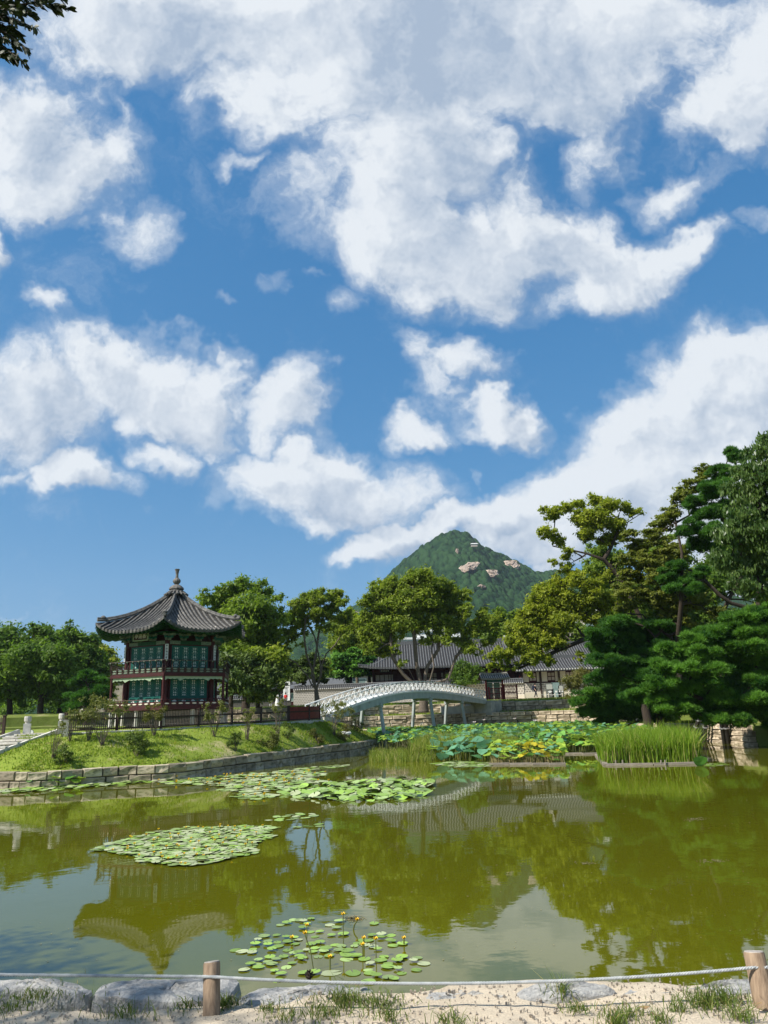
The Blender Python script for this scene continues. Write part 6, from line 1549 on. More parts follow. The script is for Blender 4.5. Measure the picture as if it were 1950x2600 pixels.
def fill(poly_px, n, mind, r, tries=40):
    """random spots inside a polygon given on the survey picture, on the water"""
    W = np.array([Z(x, y)[:2] for x, y in poly_px]); lo, hi = W.min(0), W.max(0); out = []; k = 0; cell = {}
    def inside(p_):
        c = False; j = len(W) - 1
        for i in range(len(W)):
            if (W[i][1] > p_[1]) != (W[j][1] > p_[1]) and p_[0] < (W[j][0] - W[i][0]) * (p_[1] - W[i][1]) / (W[j][1] - W[i][1]) + W[i][0]: c = not c
            j = i
        return c
    while len(out) < n and k < n * tries:
        k += 1; p_ = (r.uniform(lo[0], hi[0]), r.uniform(lo[1], hi[1]))
        if not inside(p_): continue
        g = (int(p_[0] / mind), int(p_[1] / mind)); ok = True
        for a in (-1, 0, 1):
            for b in (-1, 0, 1):
                for q in cell.get((g[0] + a, g[1] + b), ()): 
                    if (q[0] - p_[0]) ** 2 + (q[1] - p_[1]) ** 2 < mind ** 2: ok = False
        if ok: out.append(p_); cell.setdefault(g, []).append(p_)
    return out
# nearest patch: pads measured on the photograph
near_px = [(745,2337),(760,2338),(728,2345),(712,2350),(780,2347),(770,2340),(790,2334),(862,2341),(950,2346),(770,2358),(855,2357),(838,2350),(812,2367),(787,2367),(842,2376),(872,2374),(800,2379),(670,2379),(655,2388),(648,2399),(680,2392),(680,2401),(705,2404),(702,2376),(726,2382),(732,2393),(745,2382),(704,2393),(600,2413),(615,2418),(642,2411),(640,2420),(758,2387),(750,2398),(790,2399),(800,2408),(812,2395),(780,2413),(795,2418),(828,2411),(822,2418),(852,2400),(866,2404),(860,2414),(875,2420),(900,2403),(910,2396),(882,2418),(924,2388),(936,2389),(928,2400),(945,2376),(968,2374),(992,2376),(968,2383),(990,2386),(995,2391),(998,2402),(1022,2397),(948,2405),(960,2412),(905,2429),(690,2413),(730,2413),(745,2423),(760,2431),(768,2437),(685,2432),(656,2440),(650,2450),(635,2451),(657,2457),(680,2445),(702,2438),(720,2430),(690,2450),(741,2447),(727,2457),(758,2421),(808,2430),(836,2428),(880,2437),(902,2429),(925,2436),(940,2449),(966,2440),(975,2430),(985,2449),(1008,2441),(1021,2432),(1050,2442),(1060,2433),(1076,2448),(1058,2464),(1020,2472),(1010,2462),(935,2464),(940,2472),(985,2457),(880,2429),(620,2464),(697,2467),(714,2475),(773,2472),(797,2472),(841,2471),(896,2472),(706,2490),(955,2480),(985,2484),(1000,2487),(935,2494)]
t = thing('water_lily', 'nearest patch of water lilies with yellow flowers behind the rope', 'water lilies'); r = random.Random(12)
sp = [tuple(Z(x / KD, y / KD)[:2]) for x, y in near_px]; sz = [r.uniform(.052, .080) * (1.6 if (x, y) in ((841, 2471), (896, 2472)) else 1) for x, y in near_px]
pads(t, sp, sz, (3, 6, 1.2), r, .03)
for (x, y, h, lx) in [(872, 2396, .30, 0), (779, 2390, .16, .0), (798, 2463, .34, -.10), (838, 2460, .10, 0), (921, 2430, .11, 0), (955, 2431, .17, 0), (924, 2410, .10, 0), (1026, 2400, .06, 0), (741, 2393, .04, 0), (895, 2361, .10, .06)]:
    flower(t, Z(x / KD, y / KD), h, .036, (lx, 0))
# middle patch
t = thing('water_lily', 'oval patch of pale water lily pads in the middle of the pond at left', 'water lilies'); r = random.Random(13)
poly = [(201,1838),(235,1826),(280,1812),(330,1800),(400,1790),(450,1789),(505,1787),(560,1786),(602,1790),(570,1800),(596,1808),(560,1818),(545,1832),(560,1842),(520,1850),(480,1860),(440,1868),(392,1873),(350,1868),(296,1864),(300,1852),(262,1845)]
sp = fill(poly, 1100, .115, r); sz = [r.uniform(.07, .13) for _ in sp]; pads(t, sp, sz, (5, 2, 4), r, .10, lift=.03)
for _ in range(60): q = r.choice(sp); flower(t, q, r.uniform(.03, .08), .035)
for (px_, lab, n_, md, sz_, sd_) in [
    ([(640,1803),(600,1806),(612,1798),(640,1797)], None, 0, 0, 0, 0),
    ([(575,1772),(600,1762),(650,1757),(690,1757),(685,1764),(640,1770),(600,1775)], 'small loose group of lily pads right of the oval patch', 40, .26, (.10, .17), 15),
    ([(640,1788),(680,1780),(710,1783),(690,1788)], 'few stray lily pads between the two patches', 12, .3, (.10, .16), 16)]:
    if not lab: continue
    t = thing('water_lily', lab, 'water lilies'); r = random.Random(sd_); sp = fill(px_, n_, md, r); pads(t, sp, [r.uniform(*sz_) for _ in sp], (5, 3, 3), r, .06)
t = thing('water_lily', 'long band of lily pads below the middle of the island wall', 'water lilies'); r = random.Random(17)
poly = [(335,1688),(400,1682),(440,1680),(520,1673),(620,1670),(700,1668),(705,1676),(660,1683),(720,1690),(640,1700),(560,1712),(600,1720),(560,1728),(500,1722),(525,1712),(470,1708),(500,1700),(420,1696),(350,1693)]
sp = fill(poly, 900, .27, r); pads(t, sp, [r.uniform(.15, .24) for _ in sp], (4, 2, 5), r, .10, lift=.04)
for _ in range(70): q = r.choice(sp); flower(t, q, r.uniform(.05, .12), .06)
t = thing('water_lily', 'dense green patch of crowded lily pads in front of the bridge', 'water lilies'); r = random.Random(18)
poly = [(600,1712),(660,1700),(720,1695),(790,1690),(860,1687),(925,1688),(935,1698),(900,1708),(930,1716),(880,1725),(800,1731),(720,1730),(650,1725)]
sp = fill(poly, 620, .24, r); pads(t, sp, [r.uniform(.15, .24) for _ in sp], (3, 6, 1.5), r, .35, lift=.12)
t = thing('water_lily', 'thin drifting line of lily pads nearest the right end of the island wall', 'water lilies'); r = random.Random(19)
sp = fill([(590,1668),(640,1660),(700,1655),(750,1652),(740,1657),(680,1663),(620,1671)], 120, .34, r); pads(t, sp, [r.uniform(.16, .26) for _ in sp], (3, 3, 5), r, .05)
t = thing('water_lily', 'strip of lily pads along the foot of the island wall at left', 'water lilies'); r = random.Random(20)
sp = fill([(0,1708),(60,1700),(140,1698),(210,1692),(270,1688),(340,1683),(330,1690),(250,1696),(160,1704),(90,1710),(0,1714)], 420, .23, r); pads(t, sp, [r.uniform(.14, .23) for _ in sp], (3, 6, 3), r, .18, lift=.05)
for i in range(9):
    q = Z(62 + 14 * i + r.uniform(-6, 6), 1702 - i * .7); o = link('leaf', r.choice(LM['l' if i % 3 else 'g']), t, (q[0], q[1], r.uniform(.10, .45))); s_ = r.uniform(.16, .30); o.scale = (s_,) * 3; o.rotation_euler = (r.uniform(-.7, .2), r.uniform(-.5, .5), r.random() * 6)
    mb = MB(); mb.tube([(q[0], q[1], -.05), tuple(np.array(o.location) - [0, 0, .02])], .012, 4); mb.build('leaf_stem', m_stem, t)
t = thing('water_lily', 'flat pads floating at the water edge left of the timber bed', 'water lilies'); r = random.Random(22)
sp = fill([(930,1650),(980,1644),(1060,1648),(1056,1656),(990,1658)], 90, .27, r); pads(t, sp, [r.uniform(.15, .28) for _ in sp], (5, 3, 3), r, .04)
t = thing('water_lily', 'single lotus leaf and thin pads right of the reed frame', 'water lilies'); r = random.Random(23)
q = Z(1515, 1655); o = link('leaf', LM['g'][0], t, (q[0], q[1], .22)); o.scale = (.30,) * 3; o.rotation_euler = (-.9, .1, 0)
sp = fill([(1515,1652),(1560,1648),(1575,1652),(1530,1656)], 14, .25, r); pads(t, sp, [r.uniform(.12, .2) for _ in sp], (3, 5, 1), r, .04)
# bits of floating debris
m_deb = M('floating_debris', (.24, .21, .11), (.16, .14, .06), 9, .9)
r = np.random.default_rng(31); V, F = [], []
def flake(q, s):
    b = len(V); a0 = r.uniform(0, 6); k = 5
    for i in range(k): a = a0 + 2 * pi * i / k; V.append((q[0] + cos(a) * s * r.uniform(.5, 1.3), q[1] + sin(a) * s * r.uniform(.5, 1.3), .006))
    F.append(tuple(range(b, b + k)))
for _ in range(420): q = Z(r.uniform(0, 1659), 1700 + 380 * r.random() ** 1.5); flake(q, q[1] * r.uniform(.0004, .0014))
for (cx, cy, n_, sx_, sy_) in [(765, 1985, 260, 19, 6), (1500, 1770, 60, 25, 4), (1540, 1860, 60, 35, 4), (1270, 1865, 40, 22, 3)]:
    for _ in range(n_):
        q = Z(cx + r.normal() * sx_ * .5, cy + r.normal() * sy_ * .5); flake(q, q[1] * .0011)
o = link('floating_debris', mesh_of('floating_debris', V, F, m_deb)); meta(o, 'specks of leaf litter and scum floating on the pond', 'debris', kind='stuff')

# ------------------------------------------------------------------ the near shore
m_sand, n, l, p = mat_new('gravelly_sand')
f1 = noise(n, l, 90, 3, .7); f2 = noise(n, l, 14, 4, .6); f3 = noise(n, l, 2.0, 3, .5)
col = mix_rgb(n, l, ramp(n, l, f1, .35, .65), (.60, .51, .38), (.40, .33, .25)); col = mix_rgb(n, l, ramp(n, l, f2, .4, .7, 0, .6), col, (.56, .48, .36)); col = mix_rgb(n, l, ramp(n, l, f3, .52, .7, 0, .4), col, (.26, .21, .15))
l.new(col, p.inputs['Base Color']); p.inputs['Roughness'].default_value = .95; p.inputs['Specular IOR Level'].default_value = .1
bp = n.new('ShaderNodeBump'); bp.inputs['Distance'].default_value = .007; l.new(f1, bp.inputs['Height']); l.new(bp.outputs[0], p.inputs['Normal'])
gx = np.linspace(-9, 9, 260); gy = np.concatenate([np.linspace(-2, 4.0, 25), np.linspace(4.05, 5.42, 60)])
Xs, Ys = np.meshgrid(gx, gy); edge_ = 5.02 + .06 * np.sin(Xs * 1.3) + .30 * (value_noise(Xs * 1.1 + 30, Ys * 0 + 5, 4) - .5)
Hs = .985 + .035 * (value_noise(Xs * 2 + 20, Ys * 2 + 20, 6) - .5) + .02 * (value_noise(Xs * 7 + 20, Ys * 7 + 20, 7) - .5) + .012 * (value_noise(Xs * 25 + 20, Ys * 25 + 20, 8) - .5)
dd = np.clip((Ys - edge_) / .25, 0, 1); Hs = Hs - dd ** 1.3 * .5
ny3, nx3 = Xs.shape; ii = (np.arange(ny3 - 1)[:, None] * nx3 + np.arange(nx3 - 1)[None]).ravel()
meta(link('shore_ground', mesh_of('shore_ground', np.stack([Xs, Ys, Hs], -1).reshape(-1, 3), np.stack([ii, ii + 1, ii + nx3 + 1, ii + nx3], 1), m_sand, True)), kind='structure')
def shore_h(x, y):
    return .985 + .035 * (value_noise(np.array([x * 2 + 20.]), np.array([y * 2 + 20.]), 6)[0] - .5)
def boulder(label, top_px, depth_y, thick, seed):
    """flat topped granite edging stone: outline of its top given on the survey picture at z about 1"""
    r = np.random.default_rng(seed); out = catmull([Z(x, y, 1.0)[:2] for x, y in top_px], 5, True); n_ = len(out); c = out.mean(0)
    V, rings = [], []
    for k, (f_, z) in enumerate(((1.03, -.62), (1.05, -.25), (1.03, -.07), (.985, -.01), (.86, .012), (.62, .02), (.36, .024), (.14, .024))):
        for i in range(n_):
            q = c + (out[i] - c) * f_; jit = r.normal(0, .0045) if k in (2, 3, 4, 5, 6) else r.normal(0, .012)
            q = q + r.normal(0, .003, 2); V.append((q[0], q[1], .985 + z * (.45 if k > 3 else 1) + jit + .05 * (value_noise(np.array([q[0] * 3 + 9]), np.array([q[1] * 3 + 9]), seed)[0] - .5)))
    K = 8; V.append((c[0], c[1], .997)); F = [(k * n_ + i, k * n_ + (i + 1) % n_, (k + 1) * n_ + (i + 1) % n_, (k + 1) * n_ + i) for k in range(K - 1) for i in range(n_)] + [((K - 1) * n_ + i, (K - 1) * n_ + (i + 1) % n_, K * n_) for i in range(n_)]
    o = link('edging_stone', mesh_of('edging_stone', V, F, m_granite, False)); return meta(o, label, 'stone')
boulder('grey edging stone at the left edge of the picture below the rope', [(-60, 2112), (40, 2112), (130, 2114), (200, 2124), (170, 2136), (60, 2136), (-60, 2140)], 0, 0, 1)
boulder('broad flat pale granite stone left of the wooden post', [(205, 2142), (232, 2116), (330, 2110), (430, 2110), (508, 2110), (512, 2124), (480, 2148), (400, 2158), (330, 2160), (260, 2152)], 0, 0, 2)
boulder('rough long granite stone between the post and the grass tuft', [(515, 2150), (545, 2128), (620, 2120), (700, 2116), (760, 2122), (805, 2130), (800, 2148), (740, 2158), (640, 2160), (560, 2162)], 0, 0, 3)
boulder('low pale stone half buried at the middle of the shore', [(918, 2146), (950, 2136), (1020, 2132), (1090, 2132), (1120, 2146), (1060, 2154), (980, 2158), (930, 2158)], 0, 0, 4)
boulder('small rounded grey stone in the middle right of the shore line', [(1110, 2142), (1150, 2128), (1230, 2120), (1300, 2128), (1330, 2140), (1290, 2150), (1200, 2154), (1130, 2154)], 0, 0, 5)
boulder('long bright flat stone running to the right wooden post', [(1340, 2136), (1400, 2128), (1500, 2118), (1600, 2108), (1690, 2100), (1720, 2118), (1620, 2138), (1500, 2150), (1400, 2154), (1345, 2152)], 0, 0, 6)
# posts and rope
def wood_post(label, x0, y0, Yd, x1, y1, rad):
    top = P(x0, y0, Yd); bot = P(x1, y1, Yd - .06); ax = bot - top; k_ = (top[2] - .7) / -ax[2] ; bot = top + ax * k_
    t = thing('wooden_post', label, 'post', tuple(bot)); d = top - bot
    mb = MB(); pts = [d * 0, d * .5, d * .985, d]; mb.tube(pts, [rad * 1.03, rad * 1.01, rad, rad * .93], 20, cap=False); mb.build('shaft', m_postwood, t, smooth=True)
    mb = MB(); u = d / np.linalg.norm(d); mb.tube([d - u * .002, d + u * .004], [rad * .93, rad * .88], 20); mb.build('cut_end', m_logend, t)
    return top, d
topA, dA = wood_post('round peeled wooden post left of centre holding the rope', 457.5, 2078, 4.86, 457, 2212, .0485)
topB, dB = wood_post('round peeled wooden post leaning at the right edge', 1628, 2056, 4.74, 1660, 2212, .056)
m_rope = M('white_rope', (.46, .47, .46), (.30, .32, .33), 30, .8)
rope = thing('rope', 'twisted white rope strung low between the wooden posts', 'rope')
def rope_span(A, B, sag, n=240, rad=.0072, tw=.05):
    A, B = np.array(A), np.array(B); L = np.linalg.norm(B - A); d = (B - A) / L; s_ = np.cross(d, [0, 0, 1.]); s_ /= np.linalg.norm(s_); u_ = np.cross(s_, d)
    for k in range(3):
        pts = []
        for i in range(n + 1):
            t = i / n; c = A + (B - A) * t - np.array([0, 0, sag * 4 * t * (1 - t)]); ph = 2 * pi * (t * L / tw) + 2 * pi * k / 3; pts.append(c + (s_ * cos(ph) + u_ * sin(ph)) * rad * .62)
        mb = MB(); mb.tube(pts, rad * .68, 5, cap=False); mb.build('strand', m_rope, rope, smooth=True)
ra = P(457, 2110, 4.80); rl = P(-70, 2105, 4.98); rr_ = P(1628, 2090, 4.68)
rope_span(rl, ra + [-.0, .0, 0], .0, 420); rope_span(ra, rr_, .055, 520); rope_span(rr_ + [.0, 0, 0], P(1760, 2088, 4.7), .0, 80)
# ground litter: pebbles, pine cone, dry leaves
r = np.random.default_rng(41); V, F = [], []
for _ in range(3000):
    x, y = r.uniform(-3.2, 3.2), r.uniform(4.1, 5.1); s_ = abs(r.normal(0, .004)) + .0022; b = len(V); z = shore_h(x, y) + .012
    V += [(x + s_, y, z), (x - s_ * .4, y + s_ * .9, z), (x - s_ * .8, y - s_ * .7, z), (x + r.normal() * s_ * .2, y, z + s_ * .8), (x, y, z - .03)]
    F += [(b, b + 1, b + 3), (b + 1, b + 2, b + 3), (b + 2, b, b + 3), (b + 1, b, b + 4), (b + 2, b + 1, b + 4), (b, b + 2, b + 4)]
m_peb = M('pebble', (.58, .50, .40), (.28, .24, .20), 60, .9)
o = link('pebbles', mesh_of('pebbles', V, F, m_peb)); meta(o, 'loose pebbles and grit scattered on the sandy shore', 'pebbles', kind='stuff')
q = Z(692 / 1 , 2119, 1.06); q = P(786 / 1.0 * .85 + 0, 2119, 4.92)
t = thing('pine_cone', 'small dark open pine cone lying on the rough stone', 'pine cone', tuple(P(668, 2119, 4.9)))
for i in range(26):
    a = i * 2.4; z = .008 + .045 * i / 26; rr = .026 * sin(pi * (.15 + .8 * i / 26)); mb = MB(); c_, s2 = cos(a), sin(a)
    mb.add([(c_ * rr * .4, s2 * rr * .4, z - .006), (c_ * rr - s2 * .010, s2 * rr + c_ * .010, z + .004), (c_ * rr * 1.2, s2 * rr * 1.2, z + .010), (c_ * rr + s2 * .010, s2 * rr - c_ * .010, z + .004)], [(0, 1, 2, 3)]); mb.build('scale', m_barkdark, t)
mb = MB(); mb.lathe([(.006, 0), (.014, .02), (.006, .05)], 6); mb.build('core', m_barkdark, t)
m_dl = M('dry_leaf', (.30, .20, .10), (.18, .11, .06), 20, .9)
for i, (x, y, lab) in enumerate([(777, 2131, 'dark dry leaf under the grass tuft by the rough stone'), (1392, 2180, 'brown curled leaf on the sand at right'), (1417, 2196, 'pale curled leaf on the sand near the right post'), (1635, 2172, 'dry leaf beside the right wooden post')]):
    q = Z(x, y, 1.01); mb = MB(); V = []
    for j in range(5): V += [(-.03 + .015 * j, -.012 * sin(pi * (j + .5) / 5) - .003, .004 + .01 * abs(j - 2) / 2), (-.03 + .015 * j, .012 * sin(pi * (j + .5) / 5) + .003, .012)]
    mb.add(V, [(2 * j, 2 * j + 2, 2 * j + 3, 2 * j + 1) for j in range(4)]); o = mb.build('dry_leaf', m_dl, None, tuple(q), rnd.random() * 6); meta(o, lab, 'leaf')
# grass tufts
def tuft(label, x, y, w, n_, h, seed, z=1.0):
    q = Z(x, y, z); r = np.random.default_rng(seed); pts = np.column_stack([r.normal(0, w, n_) * r.choice([.35, 1.0], n_), r.normal(0, w * .75, n_) * r.choice([.35, 1.0], n_), np.zeros(n_)])
    o = blades('grass_tuft', None, None, pts, h, .0050, G_near, seed, 1.6, kind=None, hvar=.6); o.location = tuple(q - np.array([0, 0, .015])); meta(o, label, 'grass tuft', kind='stuff'); return o
for i, a in enumerate([(75, 2150, .20, 420, .055, 'wide thin grass patch at the far left of the shore'), (265, 2190, .12, 120, .10, 'sparse grass tuft below the broad flat stone'), (400, 2172, .07, 90, .07, 'small grass tuft at the foot of the broad flat stone'), (490, 2168, .06, 200, .09, 'grass tuft right beside the wooden post'), (582, 2176, .06, 110, .06, 'small low tuft right of the wooden post'), (620, 2196, .09, 120, .07, 'thin grass patch below the rough long stone'),
    (745, 2160, .12, 420, .10, 'largest grass tuft at the right end of the rough stone'), (700, 2185, .14, 260, .07, 'low spreading grass in front of the rough stone'), (820, 2165, .12, 220, .07, 'dull grass patch left of the middle of the shore'), (845, 2195, .08, 120, .08, 'grass sprig at the bottom middle'), (975, 2205, .08, 120, .08, 'small grass sprig near the bottom edge, right of the middle'),
    (1215, 2150, .05, 90, .17, 'tall pale grass tuft at the water line right of the middle'), (1245, 2178, .06, 110, .07, 'low tuft just below the tall pale one'), (1350, 2190, .10, 160, .08, 'dark low grass patch right of the middle'), (1330, 2208, .06, 130, .11, 'grass tuft at the bottom right third'),
    (1520, 2168, .10, 240, .10, 'feathery grass patch before the long bright stone'), (1560, 2158, .12, 320, .11, 'grass clump between the long stone and the right post'), (1470, 2185, .07, 110, .09, 'small tuft left of the right post'), (1430, 2206, .07, 120, .10, 'grass tuft at the bottom edge near the right corner'), (1600, 2195, .07, 140, .10, 'grass tuft at the foot of the right post'), (20, 2175, .12, 160, .06, 'grass patch in the lower left corner')]):
    tuft(a[5], a[0], a[1], a[2], int(a[3] * .8), a[4] * .62, 200 + i)
r = np.random.default_rng(55); pts = [(x, y, shore_h(x, y) - .01) for x, y in zip(r.uniform(-3, 3, 1500), r.uniform(4.2, 5.05, 1500)) if value_noise(np.array([x * 2.2 + 50]), np.array([y * 2.2 + 50]), 3)[0] > .55]
blades('short_grass', 'short scattered grass blades over the sandy shore', 'grass', pts, .022, .0035, G_near, 60, 1.0)

# ------------------------------------------------------------------ tree whose twigs hang into the upper left corner
m_lf = leaf_mat('hanging_leaf', (.010, .020, .005), (.030, .045, .008), trans=.12)
nt = thing('overhanging_tree', 'tree standing left of the viewer whose leafy twigs hang into the top left corner', 'tree', (-10.2, 2.8, .9))
bo = np.array([-10.2, 2.8, .9]); rg = np.random.default_rng(61)
mb = MB(); mb.tube(catmull([(0, 0, -.3), (.1, .1, 1.6), (-.1, .2, 3.4), (.3, .5, 5.2)], 5), np.linspace(.26, .15, 16), 10)
mb.build('trunk', m_barkdark, nt, smooth=True)
ctr = []
for (ex, ey, ez) in [(2.4, -1.6, 6.4), (-2.4, .6, 6.6), (-1.6, 3.0, 6.4), (-.6, -2.2, 6.4), (.2, -.6, 8.4), (-2.0, 2.4, 7.6), (2.0, -2.6, 7.4)]:
    mb = MB(); mb.tube(catmull([(.2, .4, 4.6), (ex * .45, ey * .5, 5.6), (ex, ey, ez)], 5), np.linspace(.11, .03, 11), 7); mb.build('branch', m_barkdark, nt, smooth=True); ctr.append((ex, ey, ez, 1.35))
V, F, ti, C, Rr = leaf_cloud(ctr, 9000, .075, seed=62, sub=14, subr=.5); link('crown', mesh_of('crown', V, F, m_lf, tint=ti), nt)
# the twigs in view: a bough from the fork to the corner
D_ = 4.3
tips = [((-60, 30), (60, 8), (150, 18)), ((-60, 40), (20, 40), (78, 62)), ((-70, 50), (10, 70), (58, 108)), ((-80, 60), (-5, 95), (52, 135)), ((-60, 10), (60, -10), (118, 14)), ((-70, 20), (10, 14), (70, 30)), ((-70, 60), (-20, 90), (28, 128)), ((-60, 0), (40, -25), (130, -12)), ((-60, 45), (0, 52), (40, 75)),
        ((-50, 20), (20, 8), (60, 22)), ((-50, 60), (5, 60), (30, 95)), ((-50, 30), (0, 30), (38, 48)), ((-60, 80), (-10, 110), (20, 118)), ((-40, 10), (20, 22), (45, 30)), ((-60, 90), (-20, 75), (15, 85)), ((-50, -10), (30, -5), (90, 2))]
A = P(-330, -260, 3.6) - bo; mb = MB(); Bp = P(-60, 20, D_) - bo
mb.tube(catmull([(.25, .45, 4.7), tuple(A * .5 + np.array([.2, .4, 4.7]) * .5 + [0, 0, .2]), tuple(A), tuple(Bp)], 5), np.linspace(.08, .02, 16), 7); mb.build('branch', m_barkdark, nt, smooth=True)
LV, LF, LT = [], [], []
def one_leaf(q, dirv, L):
    dirv = np.array(dirv) / np.linalg.norm(dirv); s_ = np.cross(dirv, rg.normal(size=3)); s_ /= np.linalg.norm(s_); u_ = np.cross(s_, dirv); b = len(LV); w = L * .20
    prof = [(0, 0), (.2, .7), (.45, 1), (.7, .78), (.9, .35), (1, 0)]
    for f_, ww in prof:
        c = q + dirv * L * f_ + u_ * (-.10 * L * f_ * f_); LV.append(c - s_ * w * ww); LV.append(c + u_ * .02 * L); LV.append(c + s_ * w * ww)
    for i in range(5):
        LF.append((b + 3 * i, b + 3 * i + 1, b + 3 * i + 4, b + 3 * i + 3)); LF.append((b + 3 * i + 1, b + 3 * i + 2, b + 3 * i + 5, b + 3 * i + 4))
    LT.extend([rg.random()] * 18)
for tw in tips:
    pts = catmull([P(x, y, D_ + rg.uniform(-.15, .15)) - bo for x, y in tw], 8); mb = MB(); mb.tube(pts, np.linspace(.010, .003, len(pts)), 5); mb.build('twig', m_barkdark, nt)
    for i in range(2, len(pts)):
        d = pts[i] - pts[i - 1]; d /= np.linalg.norm(d) + 1e-9
        for _ in range(4):
            one_leaf(pts[i] + rg.normal(0, .006, 3), d * .55 + np.array([rg.uniform(-.15, .6), rg.uniform(-.5, .5), rg.uniform(-1.1, .15)]), rg.uniform(.05, .085))
link('twig_leaves', mesh_of('twig_leaves', LV, LF, m_lf, tint=LT), nt)['kind'] = 'stuff'

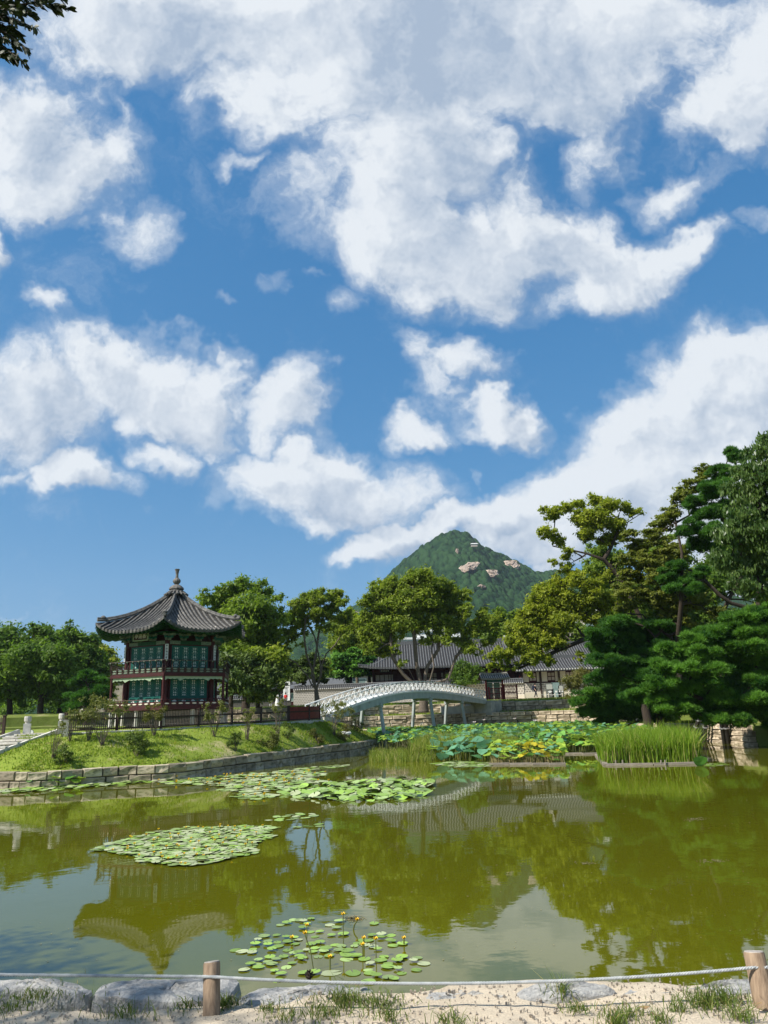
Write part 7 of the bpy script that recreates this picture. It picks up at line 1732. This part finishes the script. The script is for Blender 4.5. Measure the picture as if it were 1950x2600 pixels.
# ------------------------------------------------------------------ people
def skin_body(name, verts, edges, radii, mat, parent, root=0):
    me = bpy.data.meshes.new(name); me.from_pydata([tuple(v) for v in verts], edges, []); o = link(name, me, parent)
    sk = o.modifiers.new('skin', 'SKIN'); sk.use_smooth_shade = True
    for i, rr in enumerate(radii): me.skin_vertices[0].data[i].radius = (rr if np.isscalar(rr) else rr[0], rr if np.isscalar(rr) else rr[1]); me.skin_vertices[0].data[i].use_root = (i == root)
    sb = o.modifiers.new('sub', 'SUBSURF'); sb.levels = 1; sb.render_levels = 1; me.materials.append(mat); return o
m_skin = M('skin', (.55, .36, .27), (.50, .32, .24), 5, .6); m_hair = M('dark_hair', (.015, .012, .010), (.03, .022, .018), 9, .5)
def cloth(name, c): return M(name, c, tuple(.8 * x for x in c), 6, .85)
def person(label, loc, rz, h, top, legs, skirt=False, step=.18, cap=None):
    t = thing('person', label, 'person', loc, rz); k = h / 1.72
    J = dict(pel=(0, 0, .93), chest=(0, -.01, 1.28), neck=(0, 0, 1.46), head=(0, -.02, 1.60), hl=(-.09, 0, .90), kl=(-.10, -step * .6, .50), al=(-.10, -step * .8, .09), fl=(-.10, -step * .8 - .13, .04), hr=(.09, 0, .90), kr=(.10, step * .3, .50), ar=(.10, step, .10), fr=(.10, step - .12, .04),
             sl=(-.18, 0, 1.39), el=(-.23, .04, 1.12), wl=(-.22, -.10, .90), gl=(-.22, -.14, .83), sr=(.18, 0, 1.39), er=(.23, -.02, 1.12), wr=(.22, -.16, .92), gr=(.21, -.20, .86))
    nm = list(J); V = [np.array(J[a]) * k for a in nm]; E = [(nm.index(a), nm.index(b)) for a, b in (('pel', 'chest'), ('chest', 'neck'), ('neck', 'head'), ('pel', 'hl'), ('hl', 'kl'), ('kl', 'al'), ('al', 'fl'), ('pel', 'hr'), ('hr', 'kr'), ('kr', 'ar'), ('ar', 'fr'), ('chest', 'sl'), ('sl', 'el'), ('el', 'wl'), ('wl', 'gl'), ('chest', 'sr'), ('sr', 'er'), ('er', 'wr'), ('wr', 'gr'))]
    R = dict(pel=.13, chest=.14, neck=.055, head=.10, hl=.085, kl=.06, al=.042, fl=.038, hr=.085, kr=.06, ar=.042, fr=.038, sl=.055, el=.042, wl=.03, gl=.035, sr=.055, er=.042, wr=.03, gr=.035)
    skin_body('body', V, E, [R[a] * k for a in nm], m_skin, t)
    def garment(name, js, es, rad, mat): skin_body(name, [np.array(J[a]) * k for a in js], [(js.index(a), js.index(b)) for a, b in es], [r_ * k for r_ in rad], mat, t)
    garment('jacket', ['pel', 'chest', 'neck', 'sl', 'el', 'sr', 'er'], [('pel', 'chest'), ('chest', 'neck'), ('chest', 'sl'), ('sl', 'el'), ('chest', 'sr'), ('sr', 'er')], [.155, .165, .075, .075, .058, .075, .058], top)
    if skirt: mb = MB(); mb.lathe([(.30, .10), (.27, .5), (.16, .95), (.13, 1.1)], 12); mb.V = [(v[0] * k, v[1] * k, v[2] * k) for v in mb.V]; mb.build('skirt', legs, t)
    else: garment('trousers', ['pel', 'hl', 'kl', 'al', 'hr', 'kr', 'ar'], [('pel', 'hl'), ('hl', 'kl'), ('kl', 'al'), ('pel', 'hr'), ('hr', 'kr'), ('kr', 'ar')], [.15, .10, .075, .06, .10, .075, .06], legs)
    mb = MB(); mb.lathe([(.085, -.02), (.115, .04), (.11, .10), (.07, .145), (.02, .16)], 10); mb.V = [(v[0] * k, (v[1] + .015) * k, (v[2] + 1.60) * k) for v in mb.V]; mb.build('hair', cap or m_hair, t, smooth=True)
    return t
q = P(1158, 1508, 93.2)
person('person in dark clothes walking with a backpack along the sand path by the palace wing', (q[0], q[1], 4.06), radians(65), 1.74, cloth('black_cloth', (.02, .022, .035)), cloth('charcoal_cloth', (.035, .035, .04)), step=.22)
bpk = thing('backpack', 'dark backpack worn by the walking person by the palace wing', 'backpack', (q[0] - .22, q[1] + .1, 5.18)); mb = MB(); mb.box((0, 0, .12), (.26, .36, .5), 0, 0, .8); mb.build('bag', cloth('navy_bag', (.015, .02, .045)), bpk); mb = MB(); mb.box((-.13, 0, .05), (.08, .26, .24)); mb.build('front_pocket', cloth('navy_pocket', (.03, .035, .07)), bpk)
for (x, y, lab, tp, lg, sk_, hh) in [(704 / KD, 1795 / KD, 'person in white dress standing near the shaded palace wall', (.75, .74, .72), (.72, .72, .72), True, 1.7), (725 / KD, 1798 / KD, 'person in a red top near the shaded palace wall', (.55, .03, .03), (.06, .06, .07), False, 1.66), (687 / KD, 1800 / KD, 'person with dark hair and grey white clothes left of the one in the white dress', (.5, .5, .52), (.3, .3, .32), False, 1.7), (714 / KD, 1794 / KD, 'person in dark clothes between the white dress and the red top', (.03, .03, .04), (.05, .05, .06), False, 1.68)]:
    q = P(x, y, 94); person(lab, (q[0], 94.0, 4.0), rnd.uniform(2.5, 3.8), hh, cloth('top_cloth', tp), cloth('lower_cloth', lg), sk_, .05)

# ------------------------------------------------------------------ the air
hz = bpy.data.materials.new('haze_air'); hz.use_nodes = True; n, l = hz.node_tree.nodes, hz.node_tree.links; n.clear()
pv_ = n.new('ShaderNodeVolumePrincipled'); pv_.inputs['Color'].default_value = (.72, .84, 1.0, 1); pv_.inputs['Density'].default_value = .00009; pv_.inputs['Anisotropy'].default_value = .2
ho = n.new('ShaderNodeOutputMaterial'); l.new(pv_.outputs[0], ho.inputs['Volume'])
mb = MB(); mb.box((0, 700, 180), (4200, 2400, 364)); o = mb.build('haze', hz); meta(o, kind='stuff')
